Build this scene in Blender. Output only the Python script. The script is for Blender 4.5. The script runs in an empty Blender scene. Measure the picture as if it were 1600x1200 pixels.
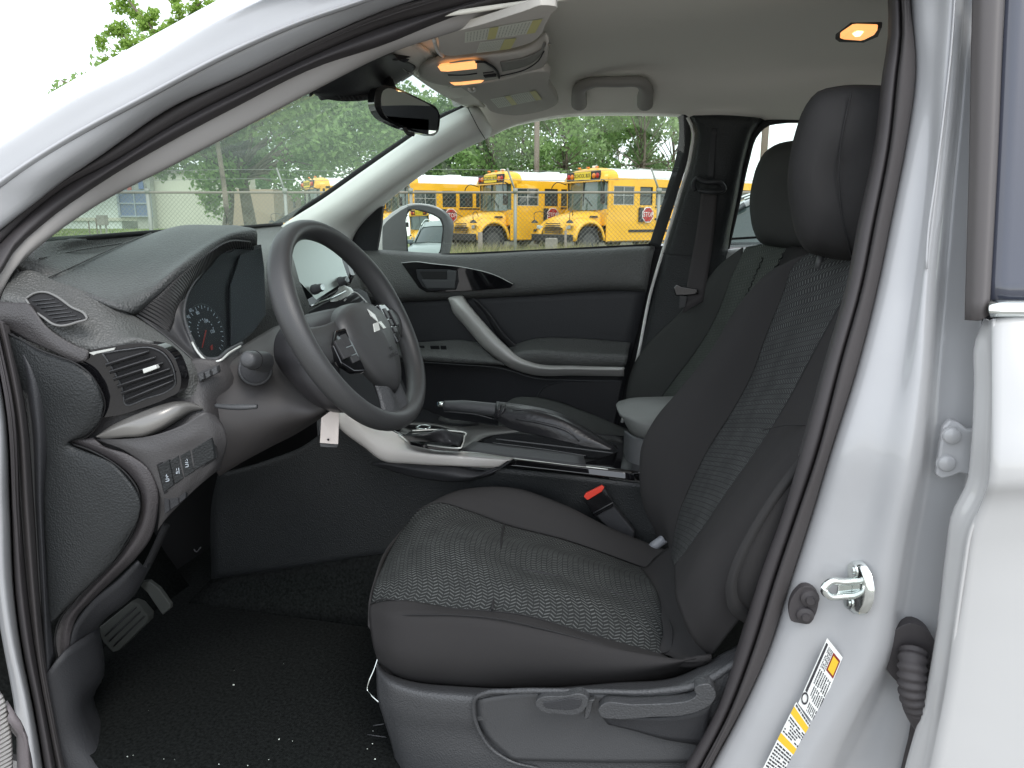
import bpy, bmesh, math, random
import numpy as np
from mathutils import Vector, Matrix
random.seed(7); rng = np.random.default_rng(7)
SC = bpy.context.scene
COL = SC.collection
R = math.radians

# ------------------------------------------------------------------ camera
F = 1150.0; CZ = 1.25; YAW = R(13.5); PIT = R(12.5)
FW = Vector((-math.sin(YAW)*math.cos(PIT), math.cos(YAW)*math.cos(PIT), -math.sin(PIT)))
RT = Vector((math.cos(YAW), math.sin(YAW), 0))
UP = Vector((-math.sin(YAW)*math.sin(PIT), math.cos(YAW)*math.sin(PIT), math.cos(PIT)))
EYE = Vector((0, 0, CZ))
cam_data = bpy.data.cameras.new('camera'); cam = bpy.data.objects.new('camera', cam_data)
COL.objects.link(cam); SC.camera = cam
cam_data.lens = 36*F/1600; cam_data.sensor_width = 36; cam_data.clip_start = 0.02; cam_data.clip_end = 2000
cam.location = EYE; cam.rotation_euler = (R(90)-PIT, 0, YAW)

# ------------------------------------------------------------------ overcast sky, weak sun
W = bpy.data.worlds.new('World'); SC.world = W; W.use_nodes = True
nt = W.node_tree; nt.nodes.clear()
def wn(t): return nt.nodes.new(t)
sky = wn('ShaderNodeTexSky'); sky.sky_type = 'NISHITA'; sky.sun_disc = False
sky.sun_elevation = R(55); sky.sun_rotation = R(150)
bg1 = wn('ShaderNodeBackground'); bg1.inputs['Strength'].default_value = 0.06
nt.links.new(sky.outputs[0], bg1.inputs['Color'])
tc = wn('ShaderNodeTexCoord'); mp = wn('ShaderNodeMapping'); mp.inputs['Scale'].default_value = (1, 1, 3)
nz = wn('ShaderNodeTexNoise'); nz.inputs['Scale'].default_value = 2.2; nz.inputs['Detail'].default_value = 5
cr = wn('ShaderNodeValToRGB')
cr.color_ramp.elements[0].position = 0.3; cr.color_ramp.elements[0].color = (0.84, 0.88, 0.92, 1)
cr.color_ramp.elements[1].position = 0.65; cr.color_ramp.elements[1].color = (1.0, 1.0, 1.0, 1)
nt.links.new(tc.outputs['Generated'], mp.inputs[0]); nt.links.new(mp.outputs[0], nz.inputs['Vector'])
nt.links.new(nz.outputs[0], cr.inputs[0])
bg2 = wn('ShaderNodeBackground'); bg2.inputs['Strength'].default_value = 1.12
nt.links.new(cr.outputs[0], bg2.inputs['Color'])
add = wn('ShaderNodeAddShader'); out = wn('ShaderNodeOutputWorld')
nt.links.new(bg1.outputs[0], add.inputs[0]); nt.links.new(bg2.outputs[0], add.inputs[1])
nt.links.new(add.outputs[0], out.inputs[0])
sd = bpy.data.lights.new('sun', 'SUN'); sd.energy = 1.1; sd.angle = R(25); sd.color = (1, 0.97, 0.92)
so = bpy.data.objects.new('sun', sd); COL.objects.link(so)
so.rotation_euler = Vector((0.45, -0.55, 0.9)).to_track_quat('Z', 'Y').to_euler()
SC.view_settings.view_transform = 'Standard'; SC.view_settings.look = 'None'
SC.view_settings.exposure = 0.62; SC.view_settings.gamma = 1
SC.cycles.max_bounces = 10; SC.cycles.transparent_max_bounces = 24
SC.cycles.diffuse_bounces = 5

# ------------------------------------------------------------------ from the picture to places
def ray(u, v): return FW + RT*((u-800)/F) + UP*((600-v)/F)
def P(u, v, y):
    d = ray(u, v); return EYE + d*(y/d.y)
def PZ(u, v, z):
    d = ray(u, v); return EYE + d*((z-CZ)/d.z)
def PX(u, v, x):
    d = ray(u, v); return EYE + d*(x/d.x)
def B(u, v, off=0.0):
    """point on the driver's side body skin (vertical to z=1, leaning in above), off metres inboard"""
    d = ray(u, v)
    y = 0.88+off
    p = EYE + d*(y/d.y)
    if p.z > 1.0:   # plane y = .88+off+.33(z-1)
        t = (0.88+off+0.33*(CZ-1.0))/(d.y-0.33*d.z); p = EYE + d*t
    return p
FH = Vector((-math.sin(YAW), math.cos(YAW), 0))
def G(u, d, z=0.0):
    """ground place: horizontal distance d ahead, picture column u"""
    return Vector((0, 0, z)) + FH*d + RT*((u-800)/F*math.cos(PIT)*d)
def c3(p):
    if isinstance(p, Vector): return p
    return P(*p)

# ------------------------------------------------------------------ object helpers
def tag(o, label=None, cat=None, group=None, kind=None):
    if label: o['label'] = label
    if cat: o['category'] = cat
    if group: o['group'] = group
    if kind: o['kind'] = kind
    return o
def par(o, parent):
    if parent is not None:
        o.parent = parent
        o.matrix_parent_inverse = Matrix.Translation(-WL(parent))
    return o
def WL(o):
    return Vector(o.get('_w', (0, 0, 0))) if '_w' in o else Vector((0, 0, 0))
def thing(name, loc, label=None, cat=None, group=None, parent=None):
    o = bpy.data.objects.new(name, None); COL.objects.link(o); o.empty_display_size = 0.1
    loc = Vector(loc)
    if parent is None: o.location = loc
    else:
        o.parent = parent; o.location = loc - WL(parent)
    o['_w'] = tuple(loc)
    return tag(o, label, cat, group)
def link(name, me, mat, parent=None):
    o = bpy.data.objects.new(name, me); COL.objects.link(o)
    if mat is not None and len(me.materials) == 0: me.materials.append(mat)
    if parent is not None:
        w = WL(parent)
        o.parent = parent
        o.location = -w
        o['_w'] = (0, 0, 0)
    return o
def mesh(name, vs, fs, smooth=True):
    me = bpy.data.meshes.new(name)
    me.from_pydata([tuple(v) for v in vs], [], fs)
    if smooth: me.polygons.foreach_set('use_smooth', [True]*len(me.polygons))
    me.update()
    return me
def spl(pts, n):
    """Catmull-Rom through pts, n samples by chord length"""
    pts = [Vector(p) for p in pts]
    if len(pts) == 2:
        return [pts[0].lerp(pts[1], i/(n-1)) for i in range(n)]
    ext = [pts[0]*2-pts[1]] + pts + [pts[-1]*2-pts[-2]]
    L = [0]
    for a, b in zip(pts, pts[1:]): L.append(L[-1]+max((b-a).length, 1e-6))
    out = []
    for i in range(n):
        s = L[-1]*i/(n-1); k = 0
        while k < len(pts)-2 and s > L[k+1]: k += 1
        t = (s-L[k])/(L[k+1]-L[k])
        p0, p1, p2, p3 = ext[k:k+4]
        # non-uniform tangents
        d1 = max((p1-p0).length, 1e-6); d2 = max((p2-p1).length, 1e-6); d3 = max((p3-p2).length, 1e-6)
        m1 = ((p1-p0)/d1*d2 + (p2-p1)/d2*d1)/(d1+d2)*d2
        m2 = ((p2-p1)/d2*d3 + (p3-p2)/d3*d2)/(d2+d3)*d2
        t2 = t*t; t3 = t2*t
        out.append(p1*(2*t3-3*t2+1)+m1*(t3-2*t2+t)+p2*(-2*t3+3*t2)+m2*(t3-t2))
    return out
def patch(name, rows, mat, parent=None, nu=24, nv=None, thick=0.003, wrap=False, mod=True, lin=False):
    """smooth surface through rows of points; UVs in metres"""
    rows = [spl([c3(p) for p in r], nu) for r in rows]
    nv = nv or max(2, (len(rows)-1)*5+1)
    grid = []
    if lin:
        cols = [[rows[j][i] for j in range(len(rows))] for i in range(nu)]; nv = len(rows)
    else:
        cols = [spl([r[i] for r in rows], nv) for i in range(nu)]
    vs = [cols[i][j] for i in range(nu) for j in range(nv)]
    fs = []
    for i in range(nu-1):
        for j in range(nv-1):
            a = i*nv+j; fs.append((a, a+1, a+nv+1, a+nv))
    me = mesh(name, vs, fs)
    uvl = me.uv_layers.new(name='uv')
    U = [[0]*nv for _ in range(nu)]; V = [[0]*nv for _ in range(nu)]
    for i in range(nu):
        for j in range(nv):
            if i: U[i][j] = U[i-1][j] + (cols[i][j]-cols[i-1][j]).length
            if j: V[i][j] = V[i][j-1] + (cols[i][j]-cols[i][j-1]).length
    for l in me.loops:
        i, j = divmod(l.vertex_index, nv)
        uvl.data[l.index].uv = (U[i][j], V[i][j])
    o = link(name, me, mat, parent)
    if thick and mod:
        m = o.modifiers.new('s', 'SOLIDIFY'); m.thickness = abs(thick); m.offset = 1 if thick < 0 else -1
        # thickness goes away from the camera side
        c = cols[nu//2][nv//2]; e = cols[min(nu//2+1, nu-1)][nv//2]-c; f = cols[nu//2][min(nv//2+1, nv-1)]-c
        n = f.cross(e)
        if n.dot(EYE-c) > 0: m.offset = -m.offset if thick < 0 else -1
        if n.dot(EYE-c) < 0: m.offset = 1
        m.use_quality_normals = True
    return o
def prism(name, pts, mat, parent=None, depth=0.01, bevel=0.002, sm=0, dirv=None, seg=3):
    """outline (picture column,row,distance in or Vectors) as a solid of its own thickness"""
    pts = [c3(p) for p in pts]
    if sm:
        cl = pts+[pts[0]]
        ext = [pts[-1]]+cl+[pts[1]]
        s = spl(ext, sm+len(ext)); 
        L = []
        # drop lead-in/out
        a = (pts[-1]-pts[0]).length; tot = sum((q-p).length for p, q in zip(ext, ext[1:])); b = (pts[1]-pts[0]).length
        n = len(s); i0 = int(round(a/tot*(n-1))); i1 = int(round((tot-b)/tot*(n-1)))
        pts = s[i0:i1]
    dv = dirv if dirv is not None else Vector((0, 1, 0))
    n = len(pts)
    vs = pts+[p+dv*depth for p in pts]
    bm = bmesh.new(); bv = [bm.verts.new(v) for v in vs]
    bm.faces.new(bv[:n]); bm.faces.new(bv[n:][::-1])
    for i in range(n):
        j = (i+1) % n
        bm.faces.new((bv[j], bv[i], bv[i+n], bv[j+n]))
    bmesh.ops.recalc_face_normals(bm, faces=bm.faces)
    bmesh.ops.triangulate(bm, faces=[f for f in bm.faces if len(f.verts) > 4])
    me = bpy.data.meshes.new(name); bm.to_mesh(me); bm.free()
    me.polygons.foreach_set('use_smooth', [True]*len(me.polygons))
    o = link(name, me, mat, parent)
    if bevel:
        m = o.modifiers.new('b', 'BEVEL'); m.width = bevel; m.segments = seg; m.limit_method = 'ANGLE'; m.angle_limit = R(40)
        m.harden_normals = True
    else:
        me.polygons.foreach_set('use_smooth', [False]*len(me.polygons))
    return o
def tube(name, pts, r, mat, parent=None, n=24, k=10, flat=1.0, upv=None, closed=False):
    """swept round/oval section; r one radius or a list along the path"""
    raw = [c3(p) for p in pts]
    ps = spl(raw, n) if len(raw) > 2 or n else raw
    if not isinstance(r, (list, tuple)): r = [r]*len(raw)
    rs = np.interp(np.linspace(0, 1, len(ps)), np.linspace(0, 1, len(r)), r)
    vs = []; fs = []
    up = upv or Vector((0, 0, 1))
    for i, p in enumerate(ps):
        t = (ps[min(i+1, len(ps)-1)]-ps[max(i-1, 0)]).normalized()
        a = t.cross(up)
        if a.length < 1e-3: a = t.cross(Vector((0, 1, 0)))
        a.normalize(); b = a.cross(t)
        for j in range(k):
            th = math.tau*j/k
            vs.append(p+a*math.cos(th)*rs[i]+b*math.sin(th)*rs[i]*flat)
    m = len(ps)
    for i in range(m-1):
        for j in range(k):
            jj = (j+1) % k
            fs.append((i*k+j, i*k+jj, (i+1)*k+jj, (i+1)*k+j))
    fs.append(tuple(range(k))[::-1]); fs.append(tuple((m-1)*k+j for j in range(k)))
    me = mesh(name, vs, fs)
    bm = bmesh.new(); bm.from_mesh(me); bmesh.ops.recalc_face_normals(bm, faces=bm.faces); bm.to_mesh(me); bm.free()
    return link(name, me, mat, parent)
def boxm(bm, c, s, M=None):
    r = bmesh.ops.create_cube(bm, size=1, matrix=(M or Matrix.Identity(4)) @ Matrix.Translation(c) @ Matrix.Diagonal((*s, 1)))
    return r['verts']
def bmobj(name, bm, mat, parent=None, bevel=0, smooth=False):
    bmesh.ops.recalc_face_normals(bm, faces=bm.faces)
    me = bpy.data.meshes.new(name); bm.to_mesh(me); bm.free()
    if smooth: me.polygons.foreach_set('use_smooth', [True]*len(me.polygons))
    o = link(name, me, mat, parent)
    if bevel:
        m = o.modifiers.new('b', 'BEVEL'); m.width = bevel; m.segments = 2; m.limit_method = 'ANGLE'; m.angle_limit = R(40)
    return o
def box(name, c, s, mat, parent=None, bevel=0.0, M=None):
    bm = bmesh.new(); boxm(bm, c, s, M); return bmobj(name, bm, mat, parent, bevel)
def frame3(o, x, y, z):
    M = Matrix.Identity(4)
    for i, a in enumerate((x, y, z)):
        for k in range(3): M[k][i] = a[k]
    for k in range(3): M[k][3] = o[k]
    return M
def lathe(name, prof, M, mat, parent=None, n=24):
    """prof list of (r,h) spun about the local z of M"""
    vs = []; fs = []
    for r, h in prof:
        for j in range(n):
            a = math.tau*j/n; vs.append(M @ Vector((r*math.cos(a), r*math.sin(a), h)))
    m = len(prof)
    for i in range(m-1):
        for j in range(n):
            jj = (j+1) % n; fs.append((i*n+j, i*n+jj, (i+1)*n+jj, (i+1)*n+j))
    fs.append(tuple(range(n))[::-1]); fs.append(tuple((m-1)*n+j for j in range(n)))
    me = mesh(name, vs, fs)
    bm = bmesh.new(); bm.from_mesh(me); bmesh.ops.recalc_face_normals(bm, faces=bm.faces); bm.to_mesh(me); bm.free()
    o = link(name, me, mat, parent)
    m = o.modifiers.new('e', 'EDGE_SPLIT'); m.split_angle = R(50)
    return o
def text(name, s, M, size, mat, parent=None, ext=0.0004, ax='CENTER', sx=1.0):
    cu = bpy.data.curves.new(name, 'FONT'); cu.body = s; cu.size = size; cu.extrude = ext
    cu.align_x = ax; cu.align_y = 'CENTER'; cu.resolution_u = 2
    to = bpy.data.objects.new('tmp', cu); COL.objects.link(to)
    dg = bpy.context.evaluated_depsgraph_get()
    me = bpy.data.meshes.new_from_object(to.evaluated_get(dg))
    bpy.data.objects.remove(to)
    me.transform(M @ Matrix.Diagonal((sx, 1, 1, 1)))
    me.name = name
    me.materials.clear()
    return link(name, me, mat, parent)

# ------------------------------------------------------------------ materials
MATS = {}
def mat(name, col, rough=0.5, metal=0.0, spec=0.5, bump=None, coat=0, var=0.0, vs=6.0, emit=None):
    """bump=(kind, scale per metre, strength)"""
    m = bpy.data.materials.new(name); m.use_nodes = True; t = m.node_tree
    b = t.nodes['Principled BSDF']; L = t.links
    b.inputs['Base Color'].default_value = (*col, 1); b.inputs['Roughness'].default_value = rough
    b.inputs['Metallic'].default_value = metal; b.inputs['Specular IOR Level'].default_value = spec
    b.inputs['Coat Weight'].default_value = coat; b.inputs['Coat Roughness'].default_value = 0.03
    co = t.nodes.new('ShaderNodeTexCoord')
    if bump:
        kind, sc, st = bump
        if kind == 'grain':
            n = t.nodes.new('ShaderNodeTexVoronoi'); n.feature = 'SMOOTH_F1'; n.inputs['Smoothness'].default_value = 0.3
            n.inputs['Scale'].default_value = sc; o = n.outputs['Distance']
        elif kind == 'noise':
            n = t.nodes.new('ShaderNodeTexNoise'); n.inputs['Scale'].default_value = sc; n.inputs['Detail'].default_value = 3; o = n.outputs[0]
        elif kind == 'weave':
            n = t.nodes.new('ShaderNodeTexNoise'); n.inputs['Scale'].default_value = sc; n.inputs['Detail'].default_value = 6
            n.inputs['Roughness'].default_value = 0.8; o = n.outputs[0]
        L.new(co.outputs['Object'], n.inputs['Vector'])
        bp = t.nodes.new('ShaderNodeBump'); bp.inputs['Strength'].default_value = st; bp.inputs['Distance'].default_value = 0.5/sc
        L.new(o, bp.inputs['Height']); L.new(bp.outputs[0], b.inputs['Normal'])
    if var:
        n2 = t.nodes.new('ShaderNodeTexNoise'); n2.inputs['Scale'].default_value = vs; n2.inputs['Detail'].default_value = 6
        L.new(co.outputs['Object'], n2.inputs['Vector'])
        mr = t.nodes.new('ShaderNodeMapRange'); mr.inputs['From Min'].default_value = .3; mr.inputs['From Max'].default_value = .7
        mr.inputs['To Min'].default_value = 1-var; mr.inputs['To Max'].default_value = 1+var
        L.new(n2.outputs[0], mr.inputs[0])
        mx = t.nodes.new('ShaderNodeVectorMath'); mx.operation = 'SCALE'; mx.inputs[0].default_value = col
        L.new(mr.outputs[0], mx.inputs['Scale']); L.new(mx.outputs[0], b.inputs['Base Color'])
    if emit:
        b.inputs['Emission Color'].default_value = (*emit[0], 1); b.inputs['Emission Strength'].default_value = emit[1]
    MATS[name] = m
    return m
def glass(name, tint, refl=1.0, rough=0.0, haze=0.0, base=0.0):
    m = bpy.data.materials.new(name); m.use_nodes = True; t = m.node_tree; t.nodes.clear(); L = t.links
    tr = t.nodes.new('ShaderNodeBsdfTransparent'); tr.inputs[0].default_value = (*tint, 1)
    gl = t.nodes.new('ShaderNodeBsdfGlossy'); gl.inputs['Roughness'].default_value = rough; gl.inputs[0].default_value = (refl,)*3+(1,)
    fr = t.nodes.new('ShaderNodeLayerWeight'); fr.inputs[0].default_value = .5
    pw = t.nodes.new('ShaderNodeMath'); pw.operation = 'POWER'; pw.inputs[1].default_value = 5; L.new(fr.outputs['Facing'], pw.inputs[0])
    ad = t.nodes.new('ShaderNodeMath'); ad.operation = 'MULTIPLY_ADD'; ad.inputs[1].default_value = .9; ad.inputs[2].default_value = .05+base; ad.use_clamp = True
    L.new(pw.outputs[0], ad.inputs[0])
    mx = t.nodes.new('ShaderNodeMixShader'); o = t.nodes.new('ShaderNodeOutputMaterial')
    L.new(ad.outputs[0], mx.inputs[0]); L.new(tr.outputs[0], mx.inputs[1]); L.new(gl.outputs[0], mx.inputs[2])
    last = mx
    if haze:  # pale green diffuse veil imitates haze reflected in the glass
        df = t.nodes.new('ShaderNodeBsdfDiffuse'); df.inputs[0].default_value = (.6, .72, .62, 1)
        tl = t.nodes.new('ShaderNodeBsdfTranslucent'); tl.inputs[0].default_value = (.6, .74, .64, 1)
        ds = t.nodes.new('ShaderNodeMixShader'); L.new(df.outputs[0], ds.inputs[1]); L.new(tl.outputs[0], ds.inputs[2])
        m2 = t.nodes.new('ShaderNodeMixShader'); m2.inputs[0].default_value = haze
        L.new(mx.outputs[0], m2.inputs[1]); L.new(ds.outputs[0], m2.inputs[2]); last = m2
    L.new(last.outputs[0], o.inputs[0])
    MATS[name] = m
    return m
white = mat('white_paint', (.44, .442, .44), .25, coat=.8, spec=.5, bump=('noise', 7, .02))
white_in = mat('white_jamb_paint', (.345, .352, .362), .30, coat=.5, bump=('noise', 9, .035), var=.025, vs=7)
seal = mat('seal_rubber', (.040, .036, .038), .6, bump=('noise', 900, .25))
seal_lt = mat('seal_cloth', (.046, .042, .043), .8, bump=('noise', 1200, .4))
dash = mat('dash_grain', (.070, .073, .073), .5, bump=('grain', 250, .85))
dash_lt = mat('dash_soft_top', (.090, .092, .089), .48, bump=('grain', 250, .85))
dash_dk = mat('dash_hard', (.030, .031, .034), .5, spec=.3, bump=('grain', 420, .35))
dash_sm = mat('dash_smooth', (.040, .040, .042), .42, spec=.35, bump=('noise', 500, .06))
end_dk = mat('dash_end_plastic', (.021, .023, .024), .45, spec=.3, bump=('grain', 300, .6))
black = mat('black_void', (.010, .010, .011), .8)
gloss = mat('piano_black', (.006, .006, .007), .06, coat=1)
silver_dk = mat('satin_silver_dark', (.20, .195, .185), .3, metal=.4)
silver_lt = mat('satin_console_silver', (.66, .635, .605), .38, metal=.1)
silver = mat('satin_silver', (.46, .45, .43), .36, metal=.15)
brightm = mat('bright_edge', (.62, .64, .61), .25, metal=.3)
chrome = mat('zinc_chrome', (.72, .76, .74), .14, metal=1.0)
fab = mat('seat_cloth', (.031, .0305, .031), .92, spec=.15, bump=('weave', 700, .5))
fab_side = mat('seat_side_cloth', (.030, .029, .0295), .92, spec=.15, bump=('weave', 700, .5))
head = mat('headliner_cloth', (.84, .82, .745), .95, spec=.1, bump=('weave', 900, .5))
trim = mat('pillar_trim', (.78, .78, .75), .7, spec=.3, bump=('noise', 700, .15))
trim_w = mat('door_side_trim', (.29, .28, .27), .75, spec=.2, bump=('noise', 700, .15))
visor = mat('visor_cloth', (.52, .50, .46), .9, spec=.15, bump=('weave', 800, .4))
plas = mat('plastic_grain', (.052, .054, .057), .45, bump=('grain', 500, .35))
plas_l = mat('plastic_seat_base', (.048, .050, .053), .42, bump=('grain', 330, .5))
leather = mat('boot_leather', (.018, .018, .02), .32, bump=('noise', 120, .25))
wheelm = mat('wheel_rubber', (.040, .041, .042), .42, bump=('grain', 700, .3))
carpet = mat('carpet', (.010, .0112, .011), 1.0, spec=.03, bump=('noise', 420, .5), var=.45, vs=160)
pedalm = mat('pedal_rubber', (.035, .038, .034), .7)
paper = mat('paper', (.62, .56, .52), .8)
label_w = mat('label_white', (.74, .76, .74), .5)
label_y = mat('label_yellow', (.70, .46, .03), .5)
label_k = mat('label_ink', (.03, .03, .035), .6)
label_r = mat('label_red', (.20, .02, .015), .6)
vis_w = mat('visor_label_pale', (.66, .68, .60), .6)
vis_y = mat('visor_label_yellow', (.55, .52, .22), .6)
redp = mat('buckle_red', (.65, .05, .03), .4)
redn = mat('needle_red', (.28, .02, .012), .4)
mark = mat('gauge_marks', (.45, .5, .55), .5)
amber = mat('lit_lamp_lens', (.8, .45, .2), .4, emit=((1, .42, .13), .85))
bulb = mat('lit_bulb', (.9, .7, .4), .4, emit=((1, .75, .4), 2.0))
mirror = mat('mirror_glass', (.80, .84, .82), .0, metal=1.0)
screenm = mat('screen_pale_sheen', (.55, .60, .56), .38, metal=.85)  # pale satin metal for dark glass, imitating the bright window's reflection
wind = glass('windshield_glass', (.88, .98, .91), .3, haze=.15)
sideg = glass('side_glass', (.93, .97, .94), .9)
dark_glass = mat('privacy_glass', (.05, .055, .075), .12, spec=.7, coat=.3)
def chevron(name, col, hi, px=.024, py=.0075, amp=.006, st=.7):
    m = mat(name, col, .92, spec=.15); t = m.node_tree; L = t.links; b = t.nodes['Principled BSDF']
    uv = t.nodes.new('ShaderNodeUVMap'); uv.uv_map = 'uv'
    sp = t.nodes.new('ShaderNodeSeparateXYZ'); L.new(uv.outputs[0], sp.inputs[0])
    def M(op, a, c=None, d=None):
        n = t.nodes.new('ShaderNodeMath'); n.operation = op
        for i, q in enumerate((a, c, d)):
            if q is None: continue
            if isinstance(q, (int, float)): n.inputs[i].default_value = q
            else: L.new(q, n.inputs[i])
        return n.outputs[0]
    tri = M('PINGPONG', M('DIVIDE', sp.outputs[0], px/2), 1.0)
    f = M('MULTIPLY_ADD', tri, amp/py, M('DIVIDE', sp.outputs[1], py))
    fr = M('FRACT', f)
    stripe = M('MINIMUM', M('MAXIMUM', M('MULTIPLY_ADD', M('PINGPONG', fr, .5), 6.0, -1.5), 0.0), 1.0)
    # dashes broken at the folds of the zigzag
    gap = M('GREATER_THAN', M('PINGPONG', M('DIVIDE', sp.outputs[0], px/2), .5), .07)
    h = M('MULTIPLY', stripe, gap)
    nz = t.nodes.new('ShaderNodeTexNoise'); nz.inputs['Scale'].default_value = 25
    L.new(uv.outputs[0], nz.inputs['Vector'])
    hh = M('MULTIPLY', h, M('MULTIPLY_ADD', nz.outputs[0], 1.2, .2))
    mx = t.nodes.new('ShaderNodeMix'); mx.data_type = 'RGBA'
    mx.inputs[6].default_value = (*col, 1); mx.inputs[7].default_value = (*hi, 1)
    L.new(hh, mx.inputs[0]); L.new(mx.outputs[2], b.inputs['Base Color'])
    bp = t.nodes.new('ShaderNodeBump'); bp.inputs['Strength'].default_value = st; bp.inputs['Distance'].default_value = .0012
    L.new(h, bp.inputs['Height']); L.new(bp.outputs[0], b.inputs['Normal'])
    return m
ins = chevron('seat_insert_cloth', (.021, .0225, .0225), (.105, .112, .110), px=.020, py=.0068)
ins_b = chevron('backrest_insert_cloth', (.026, .027, .0275), (.115, .120, .120), px=.019, py=.0068)
def ribmat(name, col, p=.006, axis=0):
    m = mat(name, col, .45); t = m.node_tree; L = t.links; b = t.nodes['Principled BSDF']
    uv = t.nodes.new('ShaderNodeUVMap'); uv.uv_map = 'uv'
    sp = t.nodes.new('ShaderNodeSeparateXYZ'); L.new(uv.outputs[0], sp.inputs[0])
    d = t.nodes.new('ShaderNodeMath'); d.operation = 'MULTIPLY'; d.inputs[1].default_value = math.tau/p; L.new(sp.outputs[axis], d.inputs[0])
    s = t.nodes.new('ShaderNodeMath'); s.operation = 'SINE'; L.new(d.outputs[0], s.inputs[0])
    bp = t.nodes.new('ShaderNodeBump'); bp.inputs['Strength'].default_value = .9; bp.inputs['Distance'].default_value = p*.25
    L.new(s.outputs[0], bp.inputs['Height']); L.new(bp.outputs[0], b.inputs['Normal'])
    return m
ribbed = ribmat('ribbed_hood_lining', (.050, .049, .050), .0065)

# ================================================================== THE CAR
car = thing('suv', (0, 1.7, 0), 'white SUV filling the view, driver door open on its dark grey cabin', 'car')

# ---------- body shell nobody sees from here but that shades the cabin
roofp = patch('roof_panel', [[Vector((x, y, z)) for x in (-.75, -.3, .5, 1.6)] for y, z in ((1.06, 1.60), (1.14, 1.645), (1.7, 1.68), (2.26, 1.645), (2.34, 1.60))], white, car, nu=6, thick=.004)
box('far_side_panel', (.0, 2.46, .62), (3.6, .02, .96), white, car)
box('underbody', (.2, 1.7, .27), (3.4, 1.5, .03), black, car)
box('firewall', (-1.36, 1.7, .74), (.02, 1.5, .9), black, car)
box('rear_bulkhead', (1.75, 1.7, .68), (.02, 1.5, .80), black, car)
box('tailgate_header', (1.72, 1.7, 1.53), (.03, 1.5, .14), dash_dk, car)
for y_, w_ in ((1.11, .56), (2.35, .26)): box('tailgate_pillar', (1.72, y_, 1.26), (.03, w_, .5), dash_dk, car)  # near pillar widened to darken the rear-view mirror's reflection
box('tailgate_window', (1.74, 1.7, 1.26), (.004, 1.04, .42), sideg, car)
for y_ in (1.35, 2.05): box('rear_headrest', (1.05, y_, 1.16), (.10, .26, .18), dash_dk, car, bevel=.03)
box('rear_seat_back', (1.08, 1.7, .80), (.14, 1.30, .56), dash_dk, car, bevel=.03)
box('rear_side_lower', (1.15, .98, .75), (1.3, .03, 1.0), black, car)

# ---------- driver's side A-pillar, painted metal
Aout = [(-90, 292), (0, 236), (124, 158), (225, 109), (337, 41), (424, 0), (520, -42), (660, -90)]
A2 = [(-90, 318), (0, 258), (100, 196), (222, 130), (345, 66), (440, 22), (540, -20), (680, -72)]
A3 = [(-80, 350), (0, 288), (94, 226), (232, 150), (360, 83), (470, 35), (560, 4), (700, -48)]
A4 = [(-70, 376), (0, 317), (80, 265), (200, 184), (330, 112), (478, 46), (580, 7), (720, -38)]
A5 = [(-60, 400), (0, 349), (64, 300), (150, 240), (262, 165), (375, 112), (487, 60), (600, 13), (740, -28)]
def bl(l, off): return [B(u, v, off-(.055*min(1, max(0, (v-330)/100)) if u < 120 and v < 700 else 0)) for u, v in l]
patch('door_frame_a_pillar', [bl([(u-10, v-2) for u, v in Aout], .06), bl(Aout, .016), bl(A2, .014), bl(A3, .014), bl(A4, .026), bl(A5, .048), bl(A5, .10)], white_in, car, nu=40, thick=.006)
# a raised spot-welded ridge down the pillar
patch('pillar_ridge', [bl([(u-7, v-5) for u, v in A3], .015), bl([(u-2, v-1) for u, v in A3], .009), bl([(u+4, v+3) for u, v in A3], .016)], white_in, car, nu=40, thick=.002)
# roof edge and windscreen edge beyond the pillar, painted white to imitate reflected sky
patch('windshield_edge', [[B(u, v, .20) for u, v in [(-110, 240), (0, 190), (91, 138), (160, 99), (250, 49), (340, 0), (440, -50)]],
                          [B(u, v, .10) for u, v in [(-90, 260), (0, 205), (110, 148), (210, 98), (310, 40), (400, 0), (500, -50)]],
                          [B(u, v, .03) for u, v in [(-90, 300), (0, 245), (124, 168), (225, 119), (337, 51), (430, 5), (530, -38)]]], white, car, nu=24, thick=.004)
# ---------- weather seal round the door opening
S_in = [(-70, 505), (0, 431), (22, 394), (75, 345), (150, 292), (262, 225), (375, 165), (487, 109), (600, 70), (725, 22), (819, 0), (930, -32)]
def off(l, du, dv): return [(u+du, v+dv) for u, v in l]
Sm1 = [(-64, 430), (0, 368), (30, 338), (95, 286), (170, 246), (272, 184), (390, 124), (500, 72), (610, 28), (700, 4), (770, -16), (860, -46)]
Sm2 = [(-66, 470), (0, 402), (28, 364), (85, 318), (160, 272), (267, 206), (383, 148), (494, 95), (606, 52), (712, 14), (795, -8), (895, -40)]
patch('door_seal', [bl(A5, .092), bl(off(A5, 3, 4), .076), bl(Sm1, .070), bl(off(Sm1, 4, 8), .082)], seal_lt, car, nu=40, thick=.006)
patch('door_seal', [bl(off(Sm1, 3, 6), .086), bl(Sm2, .080), bl(off(S_in, 0, -6), .090), bl(S_in, .102)], seal, car, nu=40, thick=.006)
T_in = [(-75, 560), (0, 470), (7, 443), (37, 405), (75, 371), (150, 319), (262, 259), (375, 199), (487, 139), (600, 84), (700, 50), (800, 18), (880, -5), (960, -28)]
patch('pillar_inner_trim', [bl(off(S_in, 0, -4), .098), bl([((a[0]+b[0])/2, (a[1]+b[1])/2) for a, b in zip(spl([Vector((*p, 0)) for p in S_in], 12), spl([Vector((*p, 0)) for p in T_in], 12))], .11), bl(T_in, .122), bl(T_in, .155)], trim_w, car, nu=40, thick=.004)

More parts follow.
